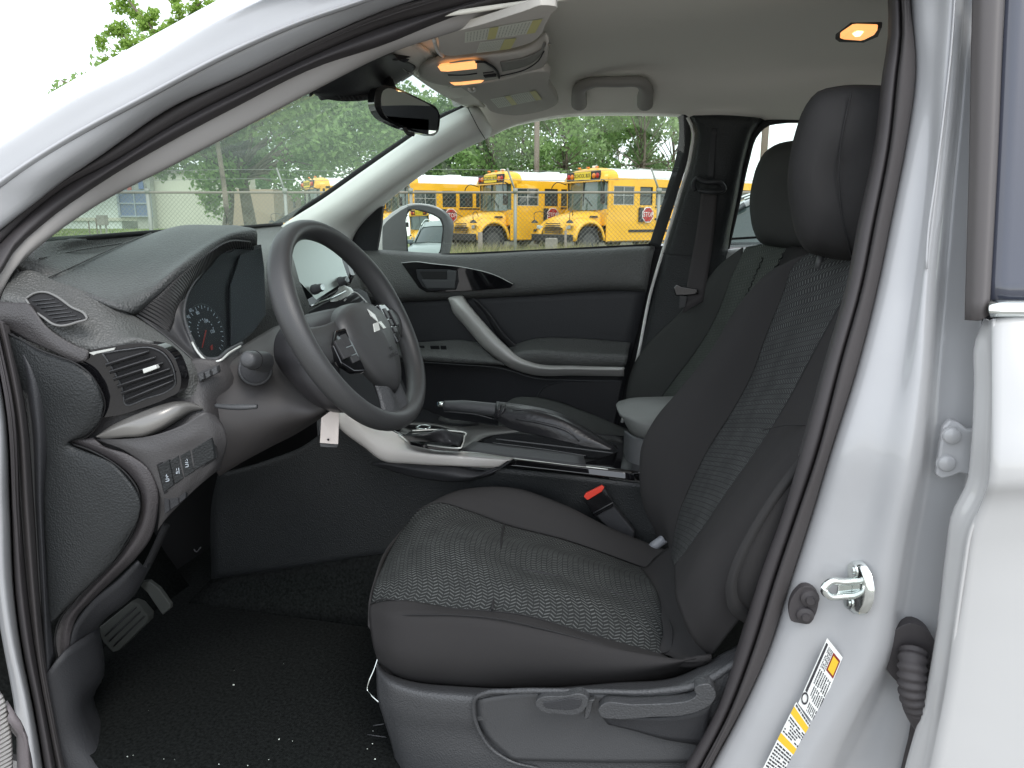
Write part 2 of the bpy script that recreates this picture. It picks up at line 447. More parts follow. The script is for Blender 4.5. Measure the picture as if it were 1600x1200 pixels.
# ---------- B-pillar jamb, painted
J0 = [(1422, -60), (1424, 0), (1431, 112), (1416, 225), (1394, 337), (1371, 450), (1337, 583), (1300, 700), (1270, 800), (1238, 900), (1201, 1016), (1159, 1110), (1111, 1200), (1075, 1270)]
J1 = [(1438, -60), (1440, 0), (1446, 112), (1432, 225), (1411, 337), (1388, 450), (1354, 583), (1318, 700), (1290, 800), (1258, 900), (1222, 1016), (1181, 1110), (1136, 1200), (1100, 1270)]
J2 = [(1464, -60), (1462, 0), (1456, 140), (1446, 300), (1432, 420), (1402, 583), (1376, 700), (1352, 800), (1325, 900), (1290, 1016), (1248, 1110), (1200, 1200), (1160, 1270)]
J3 = [(1492, -60), (1490, 0), (1478, 150), (1462, 300), (1447, 430), (1436, 600), (1420, 733), (1399, 833), (1378, 950), (1362, 1035), (1314, 1110), (1268, 1188), (1230, 1270)]
J4 = [(1504, -60), (1502, 0), (1490, 150), (1474, 300), (1460, 430), (1449, 600), (1434, 733), (1414, 833), (1394, 950), (1378, 1035), (1336, 1110), (1292, 1188), (1255, 1270)]
J5 = [(1514, -60), (1512, 0), (1504, 150), (1490, 300), (1478, 430), (1462, 600), (1450, 733), (1434, 833), (1414, 950), (1398, 1035), (1366, 1110), (1330, 1200), (1300, 1270)]
J6 = [(1560, -60), (1560, 0), (1545, 200), (1535, 470), (1530, 640), (1510, 760), (1490, 850), (1475, 960), (1450, 1090), (1440, 1200), (1430, 1270)]
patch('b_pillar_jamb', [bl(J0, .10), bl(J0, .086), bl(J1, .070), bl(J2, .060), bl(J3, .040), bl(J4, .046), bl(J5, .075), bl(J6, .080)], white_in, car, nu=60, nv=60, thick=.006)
# seam of sealer down the pillar
tube('body_seam', [B(u, v, .037) for u, v in [(1493, -20), (1486, 80), (1476, 169), (1462, 280), (1450, 367), (1447, 420)]], .0016, white_in, car, n=30, k=6)
# seal at the B-pillar: two lips
K0 = [(1386, -60), (1390, 0), (1390, 60), (1382, 112), (1369, 225), (1343, 350), (1324, 450), (1293, 557), (1250, 710), (1223, 800), (1187, 900), (1153, 1016), (1119, 1110), (1070, 1200), (1030, 1270)]
K1 = [(1404, -60), (1407, 0), (1408, 60), (1402, 112), (1390, 225), (1366, 350), (1346, 450), (1316, 557), (1276, 710), (1246, 800), (1212, 900), (1176, 1016), (1140, 1110), (1094, 1200), (1052, 1270)]
patch('door_seal', [bl(off(J0, 1, 0), .098), bl(off(J0, -7, 0), .070), bl(off(K1, 8, 0), .066), bl(K1, .090)], seal_lt, car, nu=50, thick=.006)
patch('door_seal', [bl(off(K1, 2, 0), .092), bl(off(K1, -6, 0), .078), bl(off(K0, 6, 0), .084), bl(K0, .11), bl(off(K0, -3, 0), .15)], seal, car, nu=50, thick=.006)

# ---------- rear door: flange, skin, glass, chrome
D0 = [(1537, 498), (1524, 530), (1522, 600), (1518, 690), (1510, 755), (1487, 803), (1478, 860), (1466, 960), (1446, 1080), (1414, 1200), (1398, 1270)]
D1 = [(1545, 500), (1544, 530), (1546, 600), (1543, 690), (1537, 766), (1508, 826), (1497, 890), (1487, 960), (1470, 1080), (1444, 1200), (1428, 1270)]
D2 = [(1552, 498), (1551, 530), (1552, 600), (1549, 690), (1543, 767), (1516, 828), (1505, 890), (1495, 960), (1478, 1080), (1454, 1200), (1438, 1270)]
rdoor = thing('rear_door', (0.5, .86, .9), parent=car)
patch('door_flange', [bl(D0, .045), bl(off(D0, 3, 0), .018), bl(D1, .0), bl(D2, -.012)], white, rdoor, nu=50, thick=.003)
def row(uvs, o): return [B(u, v, o) for u, v in uvs]
cols = []
for k, (a, b) in enumerate(zip(spl([Vector((*p, 0)) for p in D2], 14), spl([Vector((1620, v, 0)) for v in (492, 530, 600, 690, 763, 822, 884, 955, 1080, 1200, 1270)], 14))):
    pass
def skin(o0, pts): return [B(u, v, o0) for u, v in pts]
up_rows = [(498, 0, -.010), (560, 0, -.018), (650, 0, -.024), (740, 0, -.028), (760, 0, -.028), (776, 0, -.020), (840, 0, -.010), (960, 0, -.010), (1080, 0, -.016), (1200, 0, -.024), (1290, 0, -.03)]
edge = spl([Vector((*p, 0)) for p in D2], 200)
def eu(v): return min(edge, key=lambda p: abs(p.y-v)).x
patch('door_skin', [[B(eu(v)-1, v, o), B(eu(v)+18, v-2, o-.003), B(1640, v-4, o-.004), B(1760, v-10, o)] for v, _, o in up_rows], white, rdoor, nu=14, nv=70, thick=.003)
patch('window_glass', [[B(1571-.05*v, v, -.004), B(1640, v, -.008), B(1760, v, -.004)] for v in (-80, 100, 300, 478)], dark_glass, rdoor, nu=8, thick=.004)
patch('window_channel', [[B(u, v, .012) for u, v in ((1521, -60), (1519, 0), (1514, 250), (1507, 500))], [B(u, v, -.004) for u, v in ((1540, -60), (1538, 0), (1531, 250), (1522, 500))], [B(u, v, -.010) for u, v in ((1566, -60), (1562, 0), (1550, 250), (1536, 498))], [B(u, v, -.006) for u, v in ((1574, -60), (1570, 0), (1559, 250), (1546, 492))]], mat('window_channel_black', (.085, .078, .078), .55), rdoor, nu=20, thick=.006)
patch('belt_molding', [[B(u, 468, -.012) for u in (1550, 1600, 1700)], [B(u, 474, -.020) for u in (1546, 1600, 1700)], [B(u, 488, -.022) for u in (1546, 1600, 1700)], [B(u, 496, -.014) for u in (1548, 1600, 1700)]], chrome, rdoor, nu=8, thick=.004)

# hinge of the rear door with its two bolts
hinge = thing('door_hinge', B(1490, 700, .06), parent=car)
prism('hinge_leaf', [B(u, v, .052) for u, v in [(1530, 672), (1512, 671), (1498, 660), (1484, 656), (1474, 668), (1470, 690), (1466, 715), (1462, 742), (1472, 749), (1486, 746), (1500, 740), (1530, 748)]], white_in, hinge, depth=.010, bevel=.003)
for (u, v) in ((1487, 681), (1479, 724)):
    c = B(u, v, .052); lathe('hinge_bolt', [(0.0001, .0045), (.008, .0042), (.0095, .0025), (.010, 0), (.0115, 0), (.0115, -.003)], frame3(c, Vector((1, 0, 0)), Vector((0, 0, 1)), Vector((0, -1, 0))), white_in, hinge, n=20)

# striker
stk = thing('door_striker', B(1335, 918, .055), parent=car)
sc_ = B(1337, 918, .050); sn = Vector((-.90, -.43, .03)).normalized(); sx = Vector((0, 0, 1)).cross(sn).normalized(); sy = sn.cross(sx)
SM = frame3(sc_, sx, sy, sn)
lathe('striker_plate', [(.0001, .004), (.026, .004), (.031, .002), (.033, -.004)], SM @ Matrix.Diagonal((.88, 1.08, 1, 1)), chrome, stk, n=32)
for s in (-1, 1):
    lathe('striker_bolt', [(.0001, .0072), (.005, .0072), (.0052, .0055), (.009, .0055), (.0095, .003)], SM @ Matrix.Translation((-.004, s*.022, 0)), chrome, stk, n=12)
tube('striker_loop', [SM @ Vector(p) for p in ((.002, .010, 0), (.000, .0095, .018), (-.003, .009, .036), (-.003, -.001, .043), (-.001, -.009, .036), (.001, -.010, .018), (.002, -.010, 0))], .0048, chrome, stk, n=36, k=12)
prism('striker_web', [SM @ Vector(p) for p in ((-.004, .014, .004), (-.004, .008, .024), (-.004, -.008, .024), (-.004, -.014, .004))], chrome, stk, depth=.003, bevel=.001, dirv=sx)

# rubber stop with its courtesy switch
stop = thing('switch_boot', B(1258, 946, .07), parent=car)
prism('boot_base', [B(u, v, .056) for u, v in [(1244, 925), (1254, 917), (1268, 918), (1278, 928), (1279, 940), (1272, 965), (1265, 975), (1250, 974), (1236, 970), (1233, 960)]], seal, stop, depth=.012, bevel=.004, sm=30)
for (u, v, r_) in ((1265, 934, .011), (1258, 960, .0105)):
    c = B(u, v, .056); lathe('switch_plunger', [(.0001, .010), (r_*.45, .010), (r_*.55, .006), (r_, .004), (r_*1.1, 0)], frame3(c, Vector((1, 0, 0)), Vector((0, 0, 1)), Vector((0, -1, 0))), seal, stop, n=18)

# wiring bellows to the rear door
bel = thing('wiring_bellows', B(1420, 1040, .07), parent=car)
prism('bellows_flange', [B(u, v, .060) for u, v in [(1384, 1024), (1388, 1000), (1402, 982), (1424, 974), (1446, 982), (1462, 1004), (1470, 1040), (1456, 1090), (1430, 1086), (1402, 1066), (1387, 1048)]], seal, bel, depth=.02, bevel=.005, sm=30)
bp_ = [B(1428, 1018, .055), B(1426, 1040, .040), B(1426, 1062, .034), B(1428, 1085, .032), B(1438, 1110, .036), B(1456, 1140, .05)]
path = spl(bp_, 61); rad = []
for i in range(61):
    rad.append(.0165 + (.0017*math.sin(i*1.35) if i < 36 else .002))
tube('bellows_tube', path, rad, seal, bel, n=61, k=18)
# dark slot beyond the bellows
patch('lower_gap_seal', [[B(u, v, .074) for u, v in ((1426, 1108), (1420, 1150), (1408, 1200), (1400, 1270))], [B(u, v, .070) for u, v in ((1445, 1108), (1442, 1150), (1430, 1200), (1420, 1270))]], seal, car, nu=8, thick=.003)

# ---------- placard stickers on the jamb
def sticker(name, q, parent):
    """q: four picture corners tl,tr,br,bl -> returns placing function (s across, t down) on the jamb, and makes the label sheet"""
    o_ = .0585
    pts = [B(u, v, o_) for u, v in q]
    def at(s, t, lift=0.0):
        a = pts[0].lerp(pts[1], s); b = pts[3].lerp(pts[2], s); p = a.lerp(b, t)
        return p + Vector((-.2, -1, 0)).normalized()*lift
    return at
def flat(name, at, rect, mt, parent, lift):
    s0, t0, s1, t1 = rect
    n = 6
    vs = [at(s0+(s1-s0)*i, t0+(t1-t0)*j/n, lift) for j in range(n+1) for i in (0, 1)]
    fs = [(2*j, 2*j+1, 2*j+3, 2*j+2) for j in range(n)]
    o = link(name, mesh(name, vs, fs, False), mt, parent)
    return o
plac = thing('placard_sticker', B(1280, 1060, .06), parent=car)
# long axis: t runs down the pillar, s across
at1 = sticker('tyre', [(1293, 991), (1317, 1021), (1274, 1126), (1248, 1092)], plac)
at2 = sticker('airbag', [(1245, 1090), (1268, 1126), (1231, 1222), (1192, 1196)], plac)
def lift_sheet(at, nm): flat(nm, at, (0, 0, 1, 1), label_w, plac, .010)
lift_sheet(at1, 'label_sheet'); lift_sheet(at2, 'label_sheet')
flat('label_bar', at1, (.05, .05, .16, .78), label_k, plac, .0104)
flat('label_badge', at1, (.52, .06, .96, .32), label_r, plac, .0104)
flat('label_badge', at1, (.58, .09, .90, .29), label_y, plac, .0108)
def inkrows(at, rects, parent, lift=.0104, seedn=1):
    rr = random.Random(seedn); bm = bmesh.new()
    for (s0, t0, s1, t1, n, al) in rects:
        for k in range(n):
            q = (k+.5)/n
            x = 0
            while x < 1:
                w = rr.uniform(.05, .16); e = min(1, x+w)
                if rr.random() < .93:
                    if al == 's':  # lines run across s
                        ss0, ss1 = s0+(s1-s0)*x, s0+(s1-s0)*e; tt = t0+(t1-t0)*q; h = (t1-t0)/n*.26
                        c = [at(ss0, tt-h, lift), at(ss1, tt-h, lift), at(ss1, tt+h, lift), at(ss0, tt+h, lift)]
                    else:
                        tt0, tt1 = t0+(t1-t0)*x, t0+(t1-t0)*e; ss = s0+(s1-s0)*q; h = (s1-s0)/n*.26
                        c = [at(ss-h, tt0, lift), at(ss+h, tt0, lift), at(ss+h, tt1, lift), at(ss-h, tt1, lift)]
                    bm.faces.new([bm.verts.new(p) for p in c])
                x = e + rr.uniform(.015, .04)
    return bmobj('label_lines', bm, label_k, parent)
inkrows(at1, [(.22, .06, .5, .36, 4, 't'), (.22, .38, .95, .60, 7, 't'), (.30, .62, .95, .80, 7, 't'), (.40, .84, .95, .97, 7, 't')], plac, seedn=3)
# tyre pictogram ring
c0 = at1(.17, .86, .0112); ex = (at1(.5, .86, .0112)-c0).normalized(); ey = (at1(.17, .7, .0112)-c0).normalized()
rv = []; rf = []
for j in range(28):
    a = math.tau*j/28
    for r_ in (.0062, .0042): rv.append(c0+ex*math.cos(a)*r_+ey*math.sin(a)*r_*1.35)
for j in range(28):
    k = (j+1) % 28; rf.append((2*j, 2*k, 2*k+1, 2*j+1))
link('label_ring', mesh('label_ring', rv, rf, False), label_k, plac)
flat('warning_band', at2, (0, .06, 1, .16), label_y, plac, .0104)
flat('warning_band', at2, (0, .44, 1, .54), label_y, plac, .0104)
inkrows(at2, [(.05, .0, .95, .05, 1, 's'), (.05, .18, .95, .42, 6, 's'), (.05, .56, .95, .98, 9, 's')], plac, seedn=5)

# ---------- foot of the door opening at far left: sill trim, seal columns
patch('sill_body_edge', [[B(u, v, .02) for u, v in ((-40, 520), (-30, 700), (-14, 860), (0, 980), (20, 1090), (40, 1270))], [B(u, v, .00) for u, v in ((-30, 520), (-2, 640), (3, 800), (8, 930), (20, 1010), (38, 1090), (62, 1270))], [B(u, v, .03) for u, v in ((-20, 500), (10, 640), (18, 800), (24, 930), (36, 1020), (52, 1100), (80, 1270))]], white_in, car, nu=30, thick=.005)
patch('lower_door_seal', [[B(u, v, .03) for u, v in ((-20, 500), (10, 640), (18, 800), (24, 930), (36, 1020), (52, 1100), (80, 1270))], [B(u, v, .012) for u, v in ((-12, 500), (16, 640), (25, 800), (34, 930), (46, 1020), (62, 1100), (92, 1270))], [B(u, v, .035) for u, v in ((-4, 500), (22, 640), (33, 800), (44, 930), (56, 1020), (72, 1110), (102, 1270))]], seal, car, nu=30, thick=.006)
patch('lower_door_seal', [[B(u, v, .040) for u, v in ((-6, 500), (20, 640), (32, 800), (43, 930), (55, 1020), (71, 1110), (100, 1270))], [B(u, v, .028) for u, v in ((4, 505), (30, 640), (42, 800), (52, 930), (62, 1030), (78, 1120), (108, 1270))], [B(u, v, .055) for u, v in ((16, 510), (42, 650), (54, 800), (62, 930), (74, 1040), (90, 1130), (122, 1270))]], seal_lt, car, nu=30, thick=.006)
patch('a_pillar_lower_trim', [[B(u, v, .060) for u, v in ((0, 505), (30, 560), (44, 650), (52, 800), (60, 930), (66, 1060))], [B(u, v, .050) for u, v in ((8, 510), (46, 570), (60, 650), (64, 800), (70, 930), (76, 1050))], [B(u, v, .065) for u, v in ((16, 517), (62, 580), (74, 660), (70, 800), (76, 930), (86, 1030))]], dash_dk, car, nu=30, thick=.006)
patch('sill_scuff_trim', [[B(u, v, .050) for u, v in ((60, 1062), (68, 1110), (78, 1160), (98, 1230), (110, 1280))],
                          [B(u, v, .042) for u, v in ((70, 1056), (80, 1110), (92, 1160), (114, 1220), (130, 1280))],
                          [B(u, v, .070) for u, v in ((100, 1020), (112, 1090), (124, 1150), (160, 1210), (190, 1280))],
                          [B(u, v, .12) for u, v in ((133, 996), (141, 1070), (134, 1100), (150, 1140), (206, 1210), (250, 1280))],
                          [B(u, v, .30) for u, v in ((140, 990), (148, 1070), (142, 1100), (158, 1140), (216, 1210), (260, 1280))]], dash_dk, car, nu=24, thick=.005)
# corner of the opened driver's door with its speaker grille
dd = thing('open_driver_door', (-1.0, .7, .5), parent=car)
patch('speaker_grille', [[P(u, v, y) for u, v, y in ((-60, 1040, .60), (-30, 1060, .60), (0, 1090, .60), (10, 1130, .60), (14, 1280, .60))], [P(u, v, y) for u, v, y in ((-90, 1060, .60), (-60, 1080, .60), (-40, 1110, .60), (-30, 1150, .60), (-30, 1280, .60))]], ribmat('speaker_mesh', (.30, .29, .28), .006), dd, nu=24, thick=.004)
patch('map_pocket', [[P(u, v, .61) for u, v in ((6, 1098), (22, 1130), (26, 1180), (24, 1280))], [P(u, v, .60) for u, v in ((12, 1110), (34, 1140), (42, 1190), (44, 1280))], [P(u, v, .63) for u, v in ((24, 1140), (44, 1165), (52, 1200), (56, 1280))]], mat('door_plastic', (.12, .105, .11), .6, bump=('grain', 400, .3)), dd, nu=16, thick=.004)
# ================================================================== CABIN
# ---------- headliner and far-side roof rail
hl = [
 [Vector((-.52, 1.16, 1.545)), Vector((-.2, 1.14, 1.56)), Vector((.4, 1.12, 1.56)), Vector((1.5, 1.12, 1.54))],
 [Vector((-.58, 1.32, 1.565)), Vector((-.2, 1.30, 1.60)), Vector((.4, 1.30, 1.605)), Vector((1.5, 1.30, 1.56))],
 [Vector((-.62, 1.6, 1.572)), Vector((-.2, 1.62, 1.63)), Vector((.4, 1.62, 1.635)), Vector((1.5, 1.62, 1.57))],
 [Vector((-.635, 1.95, 1.566)), Vector((-.2, 1.95, 1.635)), Vector((.4, 1.95, 1.64)), Vector((1.5, 1.95, 1.58))],
 [P(728, 160, 2.08), P(800, 160, 2.14), P(880, 158, 2.18), P(960, 160, 2.18), P(1062, 162, 2.18), P(1190, 168, 2.18), P(1290, 170, 2.18), P(1500, 178, 2.15)],
 [P(757, 214, 2.20), P(800, 195, 2.225), P(840, 186, 2.235), P(880, 180.5, 2.24), P(960, 177, 2.24), P(1062, 179, 2.24), P(1190, 187, 2.24), P(1290, 190, 2.24), P(1500, 196, 2.24)],
 [P(757, 218, 2.24), P(800, 199, 2.27), P(840, 190, 2.28), P(880, 184, 2.28), P(960, 181, 2.28), P(1062, 183, 2.28), P(1190, 191, 2.28), P(1290, 194, 2.28), P(1500, 200, 2.28)]]
patch('headliner', hl, head, car, nu=60, nv=60, thick=.006)
# front header between screen and lining
patch('windshield_header', [[P(545, 96, 1.28), P(600, 84, 1.45), P(640, 114, 1.66), P(690, 148, 1.93), P(728, 168, 2.10)], [P(545, 90, 1.28), P(600, 76, 1.43), P(645, 106, 1.63), P(700, 142, 1.92), P(740, 166, 2.10)], [P(560, 80, 1.20), P(640, 70, 1.36), P(690, 100, 1.62), P(730, 135, 1.92), P(757, 168, 2.08)]], head, car, nu=24, thick=.005)

# ---------- far A-pillar trim, sail panel
patch('a_pillar_trim', [[(430, 360, 2.29), (445, 349, 2.28), (500, 314, 2.25), (560, 272, 2.21), (620, 230, 2.17), (680, 190, 2.13), (724, 168, 2.10), (742, 160, 2.12)],
  [(452, 372, 2.26), (480, 350, 2.25), (530, 318, 2.22), (585, 280, 2.18), (640, 242, 2.14), (695, 206, 2.10), (735, 180, 2.07), (752, 172, 2.10)],
  [(500, 385, 2.27), (520, 362, 2.27), (560, 330, 2.24), (612, 292, 2.20), (664, 256, 2.16), (710, 224, 2.13), (748, 200, 2.10), (764, 192, 2.14)],
  [(540, 392, 2.32), (550, 366, 2.32), (590, 322, 2.30), (640, 282, 2.26), (690, 248, 2.22), (735, 224, 2.20), (758, 214, 2.18), (772, 206, 2.23)],
  [(545, 395, 2.40), (556, 368, 2.38), (594, 326, 2.35), (642, 286, 2.31), (692, 252, 2.27), (736, 228, 2.24), (758, 218, 2.22), (772, 210, 2.27)]], trim, car, nu=40, thick=.004)
tube('pillar_seam', [(731, 168, 2.062), (742, 190, 2.066), (758, 217, 2.16)], .0012, black, car, n=12, k=5)
tube('windshield_frit', [(425, 354, 2.36), (500, 310, 2.31), (560, 268, 2.27), (620, 227, 2.23), (690, 182, 2.17), (728, 168, 2.13)], .009, black, car, n=24, k=6)
prism('sail_panel', [(540, 392, 2.35), (545, 372, 2.35), (556, 352, 2.34), (575, 336, 2.33), (597, 321, 2.32), (595, 350, 2.34), (588, 392, 2.36)], dash_dk, car, depth=.02, bevel=.004)

# ---------- windscreen
wl = [[P(55, 378, 1.10), P(150, 371, 1.32), P(240, 366, 1.52), P(340, 360, 1.85), P(440, 353, 2.34)],
      [P(150, 312, 1.16), P(230, 290, 1.4), P(320, 270, 1.7), P(420, 262, 2.0), P(520, 292, 2.33)],
      [P(300, 230, 1.19), P(360, 205, 1.4), P(440, 190, 1.7), P(520, 190, 1.95), P(610, 235, 2.26)],
      [P(430, 160, 1.22), P(500, 130, 1.4), P(560, 125, 1.65), P(630, 145, 1.95), P(690, 185, 2.19)],
      [P(540, 100, 1.23), P(600, 72, 1.42), P(640, 104, 1.68), P(690, 142, 1.95), P(732, 165, 2.14)]]
patch('windshield', wl, wind, car, nu=24, thick=0)
# black band and dotted frit at the foot of the screen
tube('screen_base_seal', [(40, 377, 1.10), (150, 370, 1.32), (240, 363, 1.52), (340, 358, 1.85), (440, 350, 2.30)], .006, black, car, n=24, k=6)

# ---------- far front door
dr = thing('passenger_door', (-.4, 2.4, .8), parent=car)
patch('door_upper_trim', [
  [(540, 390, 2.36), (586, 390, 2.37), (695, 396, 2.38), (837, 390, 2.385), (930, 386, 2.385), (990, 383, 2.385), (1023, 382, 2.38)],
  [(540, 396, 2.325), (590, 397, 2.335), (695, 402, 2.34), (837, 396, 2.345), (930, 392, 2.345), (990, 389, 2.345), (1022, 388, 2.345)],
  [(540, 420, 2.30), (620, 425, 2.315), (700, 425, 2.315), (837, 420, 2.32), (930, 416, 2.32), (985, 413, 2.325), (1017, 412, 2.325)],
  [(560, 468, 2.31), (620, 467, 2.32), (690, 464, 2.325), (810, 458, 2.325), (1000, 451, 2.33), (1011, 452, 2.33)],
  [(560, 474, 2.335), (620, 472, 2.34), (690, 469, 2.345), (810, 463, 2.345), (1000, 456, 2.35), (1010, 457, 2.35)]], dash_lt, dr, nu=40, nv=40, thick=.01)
patch('door_lower_trim', [
  [(560, 466, 2.348), (700, 462, 2.352), (850, 455, 2.352), (1011, 448, 2.352)],
  [(560, 500, 2.345), (700, 500, 2.352), (850, 500, 2.352), (1000, 500, 2.352)],
  [(560, 560, 2.355), (700, 560, 2.36), (850, 560, 2.36), (984, 565, 2.36)],
  [(560, 640, 2.36), (700, 640, 2.365), (850, 640, 2.365), (968, 640, 2.365)],
  [(560, 760, 2.37), (700, 760, 2.37), (850, 760, 2.37), (950, 760, 2.37)]], dash_dk, dr, nu=24, thick=.01)
patch('door_gap', [[(1020, 384, 2.375), (1004, 460, 2.375), (984, 560, 2.375), (955, 680, 2.375)], [(1050, 384, 2.375), (1034, 460, 2.375), (1014, 560, 2.375), (985, 680, 2.375)]], black, dr, nu=12, thick=.003)
# handle bowl
prism('handle_bezel', [(u, v, 2.308) for u, v in [(626, 410), (650, 408), (675, 411), (729, 417), (774, 429), (804, 443), (797, 450), (760, 453), (720, 456), (690, 457), (666, 457), (654, 450), (640, 430)]], gloss, dr, depth=.012, bevel=.003)
tube('bezel_reflection', [(u, v, 2.305) for u, v in [(627, 411), (650, 409), (675, 412), (729, 418.5), (774, 430), (802, 444)]], .0012, brightm, dr, n=30, k=6)  # bright strip stands in for a reflection on the gloss bezel
prism('handle_cup', [(u, v, 2.304) for u, v in [(650, 421), (700, 421), (714, 424), (716, 440), (712, 453), (672, 454), (660, 448), (652, 434)]], dash_dk, dr, depth=.006, bevel=.002)
prism('cup_recess', [(u, v, 2.3025) for u, v in [(655, 424), (698, 424), (698, 437), (662, 437)]], black, dr, depth=.004, bevel=.001)
prism('door_handle', [(u, v, 2.297) for u, v in [(658, 437), (712, 437), (711, 451), (667, 451)]], plas, dr, depth=.008, bevel=.003)
prism('lock_knob', [(u, v, 2.298) for u, v in [(698, 423), (713, 423), (713, 438), (698, 438)]], plas, dr, depth=.008, bevel=.003)
# grab handle, silver
gh = [[(703, 470, 2.335), (706, 484, 2.33), (727, 511, 2.32), (768, 555, 2.30), (795, 574, 2.29), (828, 585, 2.285), (900, 587, 2.285), (975, 588, 2.29)],
      [(700, 466, 2.315), (708, 478, 2.30), (732, 508, 2.285), (772, 550, 2.265), (800, 568, 2.26), (832, 578, 2.26), (900, 580.5, 2.262), (975, 581, 2.27)],
      [(709, 463, 2.305), (716, 476, 2.288), (740, 503, 2.272), (778, 543, 2.255), (804, 563, 2.25), (834, 573, 2.25), (900, 576, 2.252), (975, 577.5, 2.262)],
      [(722, 462, 2.315), (729, 474, 2.295), (750, 500, 2.28), (786, 539, 2.262), (810, 559, 2.257), (836, 569, 2.257), (900, 572.5, 2.26), (975, 574.5, 2.268)],
      [(726, 464, 2.34), (733, 476, 2.33), (753, 500, 2.32), (789, 538, 2.30), (812, 557, 2.29), (838, 567, 2.28), (900, 571, 2.28), (975, 573, 2.285)]]
patch('grab_handle', gh, silver, dr, nu=50, nv=24, thick=.004)
tube('handle_rib', [(735, 480, 2.31), (752, 503, 2.295), (787, 541, 2.272), (811, 561, 2.262), (836, 570.5, 2.258), (900, 574, 2.26), (976, 575.5, 2.266)], .0022, brightm, dr, n=40, k=6)
# shade hollow behind the handle, arm rest and switch shelf
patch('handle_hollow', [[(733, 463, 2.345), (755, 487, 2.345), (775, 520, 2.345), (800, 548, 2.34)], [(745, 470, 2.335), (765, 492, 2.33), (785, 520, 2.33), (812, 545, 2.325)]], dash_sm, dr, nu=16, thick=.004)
patch('door_armrest', [[(786, 546, 2.345), (830, 530, 2.345), (900, 528, 2.345), (985, 535, 2.345)],
  [(795, 550, 2.30), (820, 543, 2.29), (900, 545, 2.29), (982, 549, 2.295)],
  [(798, 556, 2.268), (825, 550, 2.258), (900, 553, 2.26), (981, 557, 2.265)],
  [(806, 562, 2.265), (832, 562, 2.258), (900, 565, 2.26), (979, 567, 2.265)],
  [(815, 567, 2.285), (838, 570, 2.28), (900, 573, 2.28), (975, 574, 2.285)]], dash_lt, dr, nu=30, thick=.004)
patch('switch_shelf', [[(600, 535, 2.34), (660, 534, 2.34), (720, 531, 2.34), (750, 535, 2.34)], [(600, 548, 2.27), (660, 552, 2.27), (720, 556, 2.27), (776, 562, 2.27)], [(600, 552, 2.262), (660, 557, 2.262), (720, 562, 2.262), (786, 568, 2.262)], [(600, 560, 2.27), (660, 565, 2.27), (720, 569, 2.27), (790, 572, 2.272)]], dash_lt, dr, nu=24, thick=.004)
for u0, u1 in ((648, 663), (672, 686), (688, 697)):
    prism('window_switch', [P(u0, 540, 2.306), P(u1, 540, 2.306), P(u1+1, 546, 2.288), P(u0+1, 546, 2.288)], gloss, dr, depth=.003, bevel=.0008, dirv=Vector((0, .4, -1)).normalized())
tube('shelf_edge', [(600, 563, 2.262), (660, 566, 2.262), (720, 570, 2.262), (790, 577, 2.262), (830, 590, 2.27), (900, 594, 2.275), (972, 595, 2.28)], .0012, plas_l, dr, n=24, k=6)
prism('map_pocket', [(u, v, 2.352) for u, v in [(800, 700), (832, 630), (852, 604), (876, 597), (930, 596), (972, 597), (960, 660), (955, 700)]], dash_sm, dr, depth=.01, bevel=.003)
tube('pocket_edge', [(u, v, 2.348) for u, v in [(834, 626), (852, 603), (876, 596.5), (930, 596), (972, 596.5)]], .0015, plas_l, dr, n=24, k=6)
prism('door_outer_panel', [(u, v, 2.40) for u, v in [(585, 396), (700, 402), (1004, 392), (940, 660), (940, 900), (560, 900)]], white, dr, depth=.03, bevel=0)
# window glass and rubber
prism('window_glass', [P(597, 322, 2.345), P(640, 283, 2.31), P(690, 248, 2.28), P(735, 225, 2.26), P(757, 214, 2.25), P(800, 196, 2.24), P(840, 186, 2.235), P(880, 180, 2.235), P(960, 176, 2.235), P(1068, 180, 2.24), P(1070, 240, 2.27), P(1020, 384, 2.385), P(837, 392, 2.39), P(695, 398, 2.39), P(590, 392, 2.385)], sideg, dr, depth=.0001, bevel=0)
tube('window_rubber', [(690, 398, 2.37), (837, 391.5, 2.37), (1016, 382.5, 2.37)], .004, black, dr, n=16, k=6)
patch('window_frame', [[(1040, 179, 2.29), (1058, 182, 2.29), (1061, 200, 2.29), (1058, 235, 2.30), (1040, 300, 2.33), (1014, 383, 2.38)], [(1044, 178, 2.25), (1066, 181, 2.25), (1071, 200, 2.25), (1068, 238, 2.27), (1050, 302, 2.31), (1022, 385, 2.36)], [(1048, 177, 2.24), (1072, 182, 2.24), (1078, 200, 2.24), (1075, 240, 2.26), (1057, 304, 2.30), (1030, 388, 2.345)]], black, dr, nu=30, thick=.004)

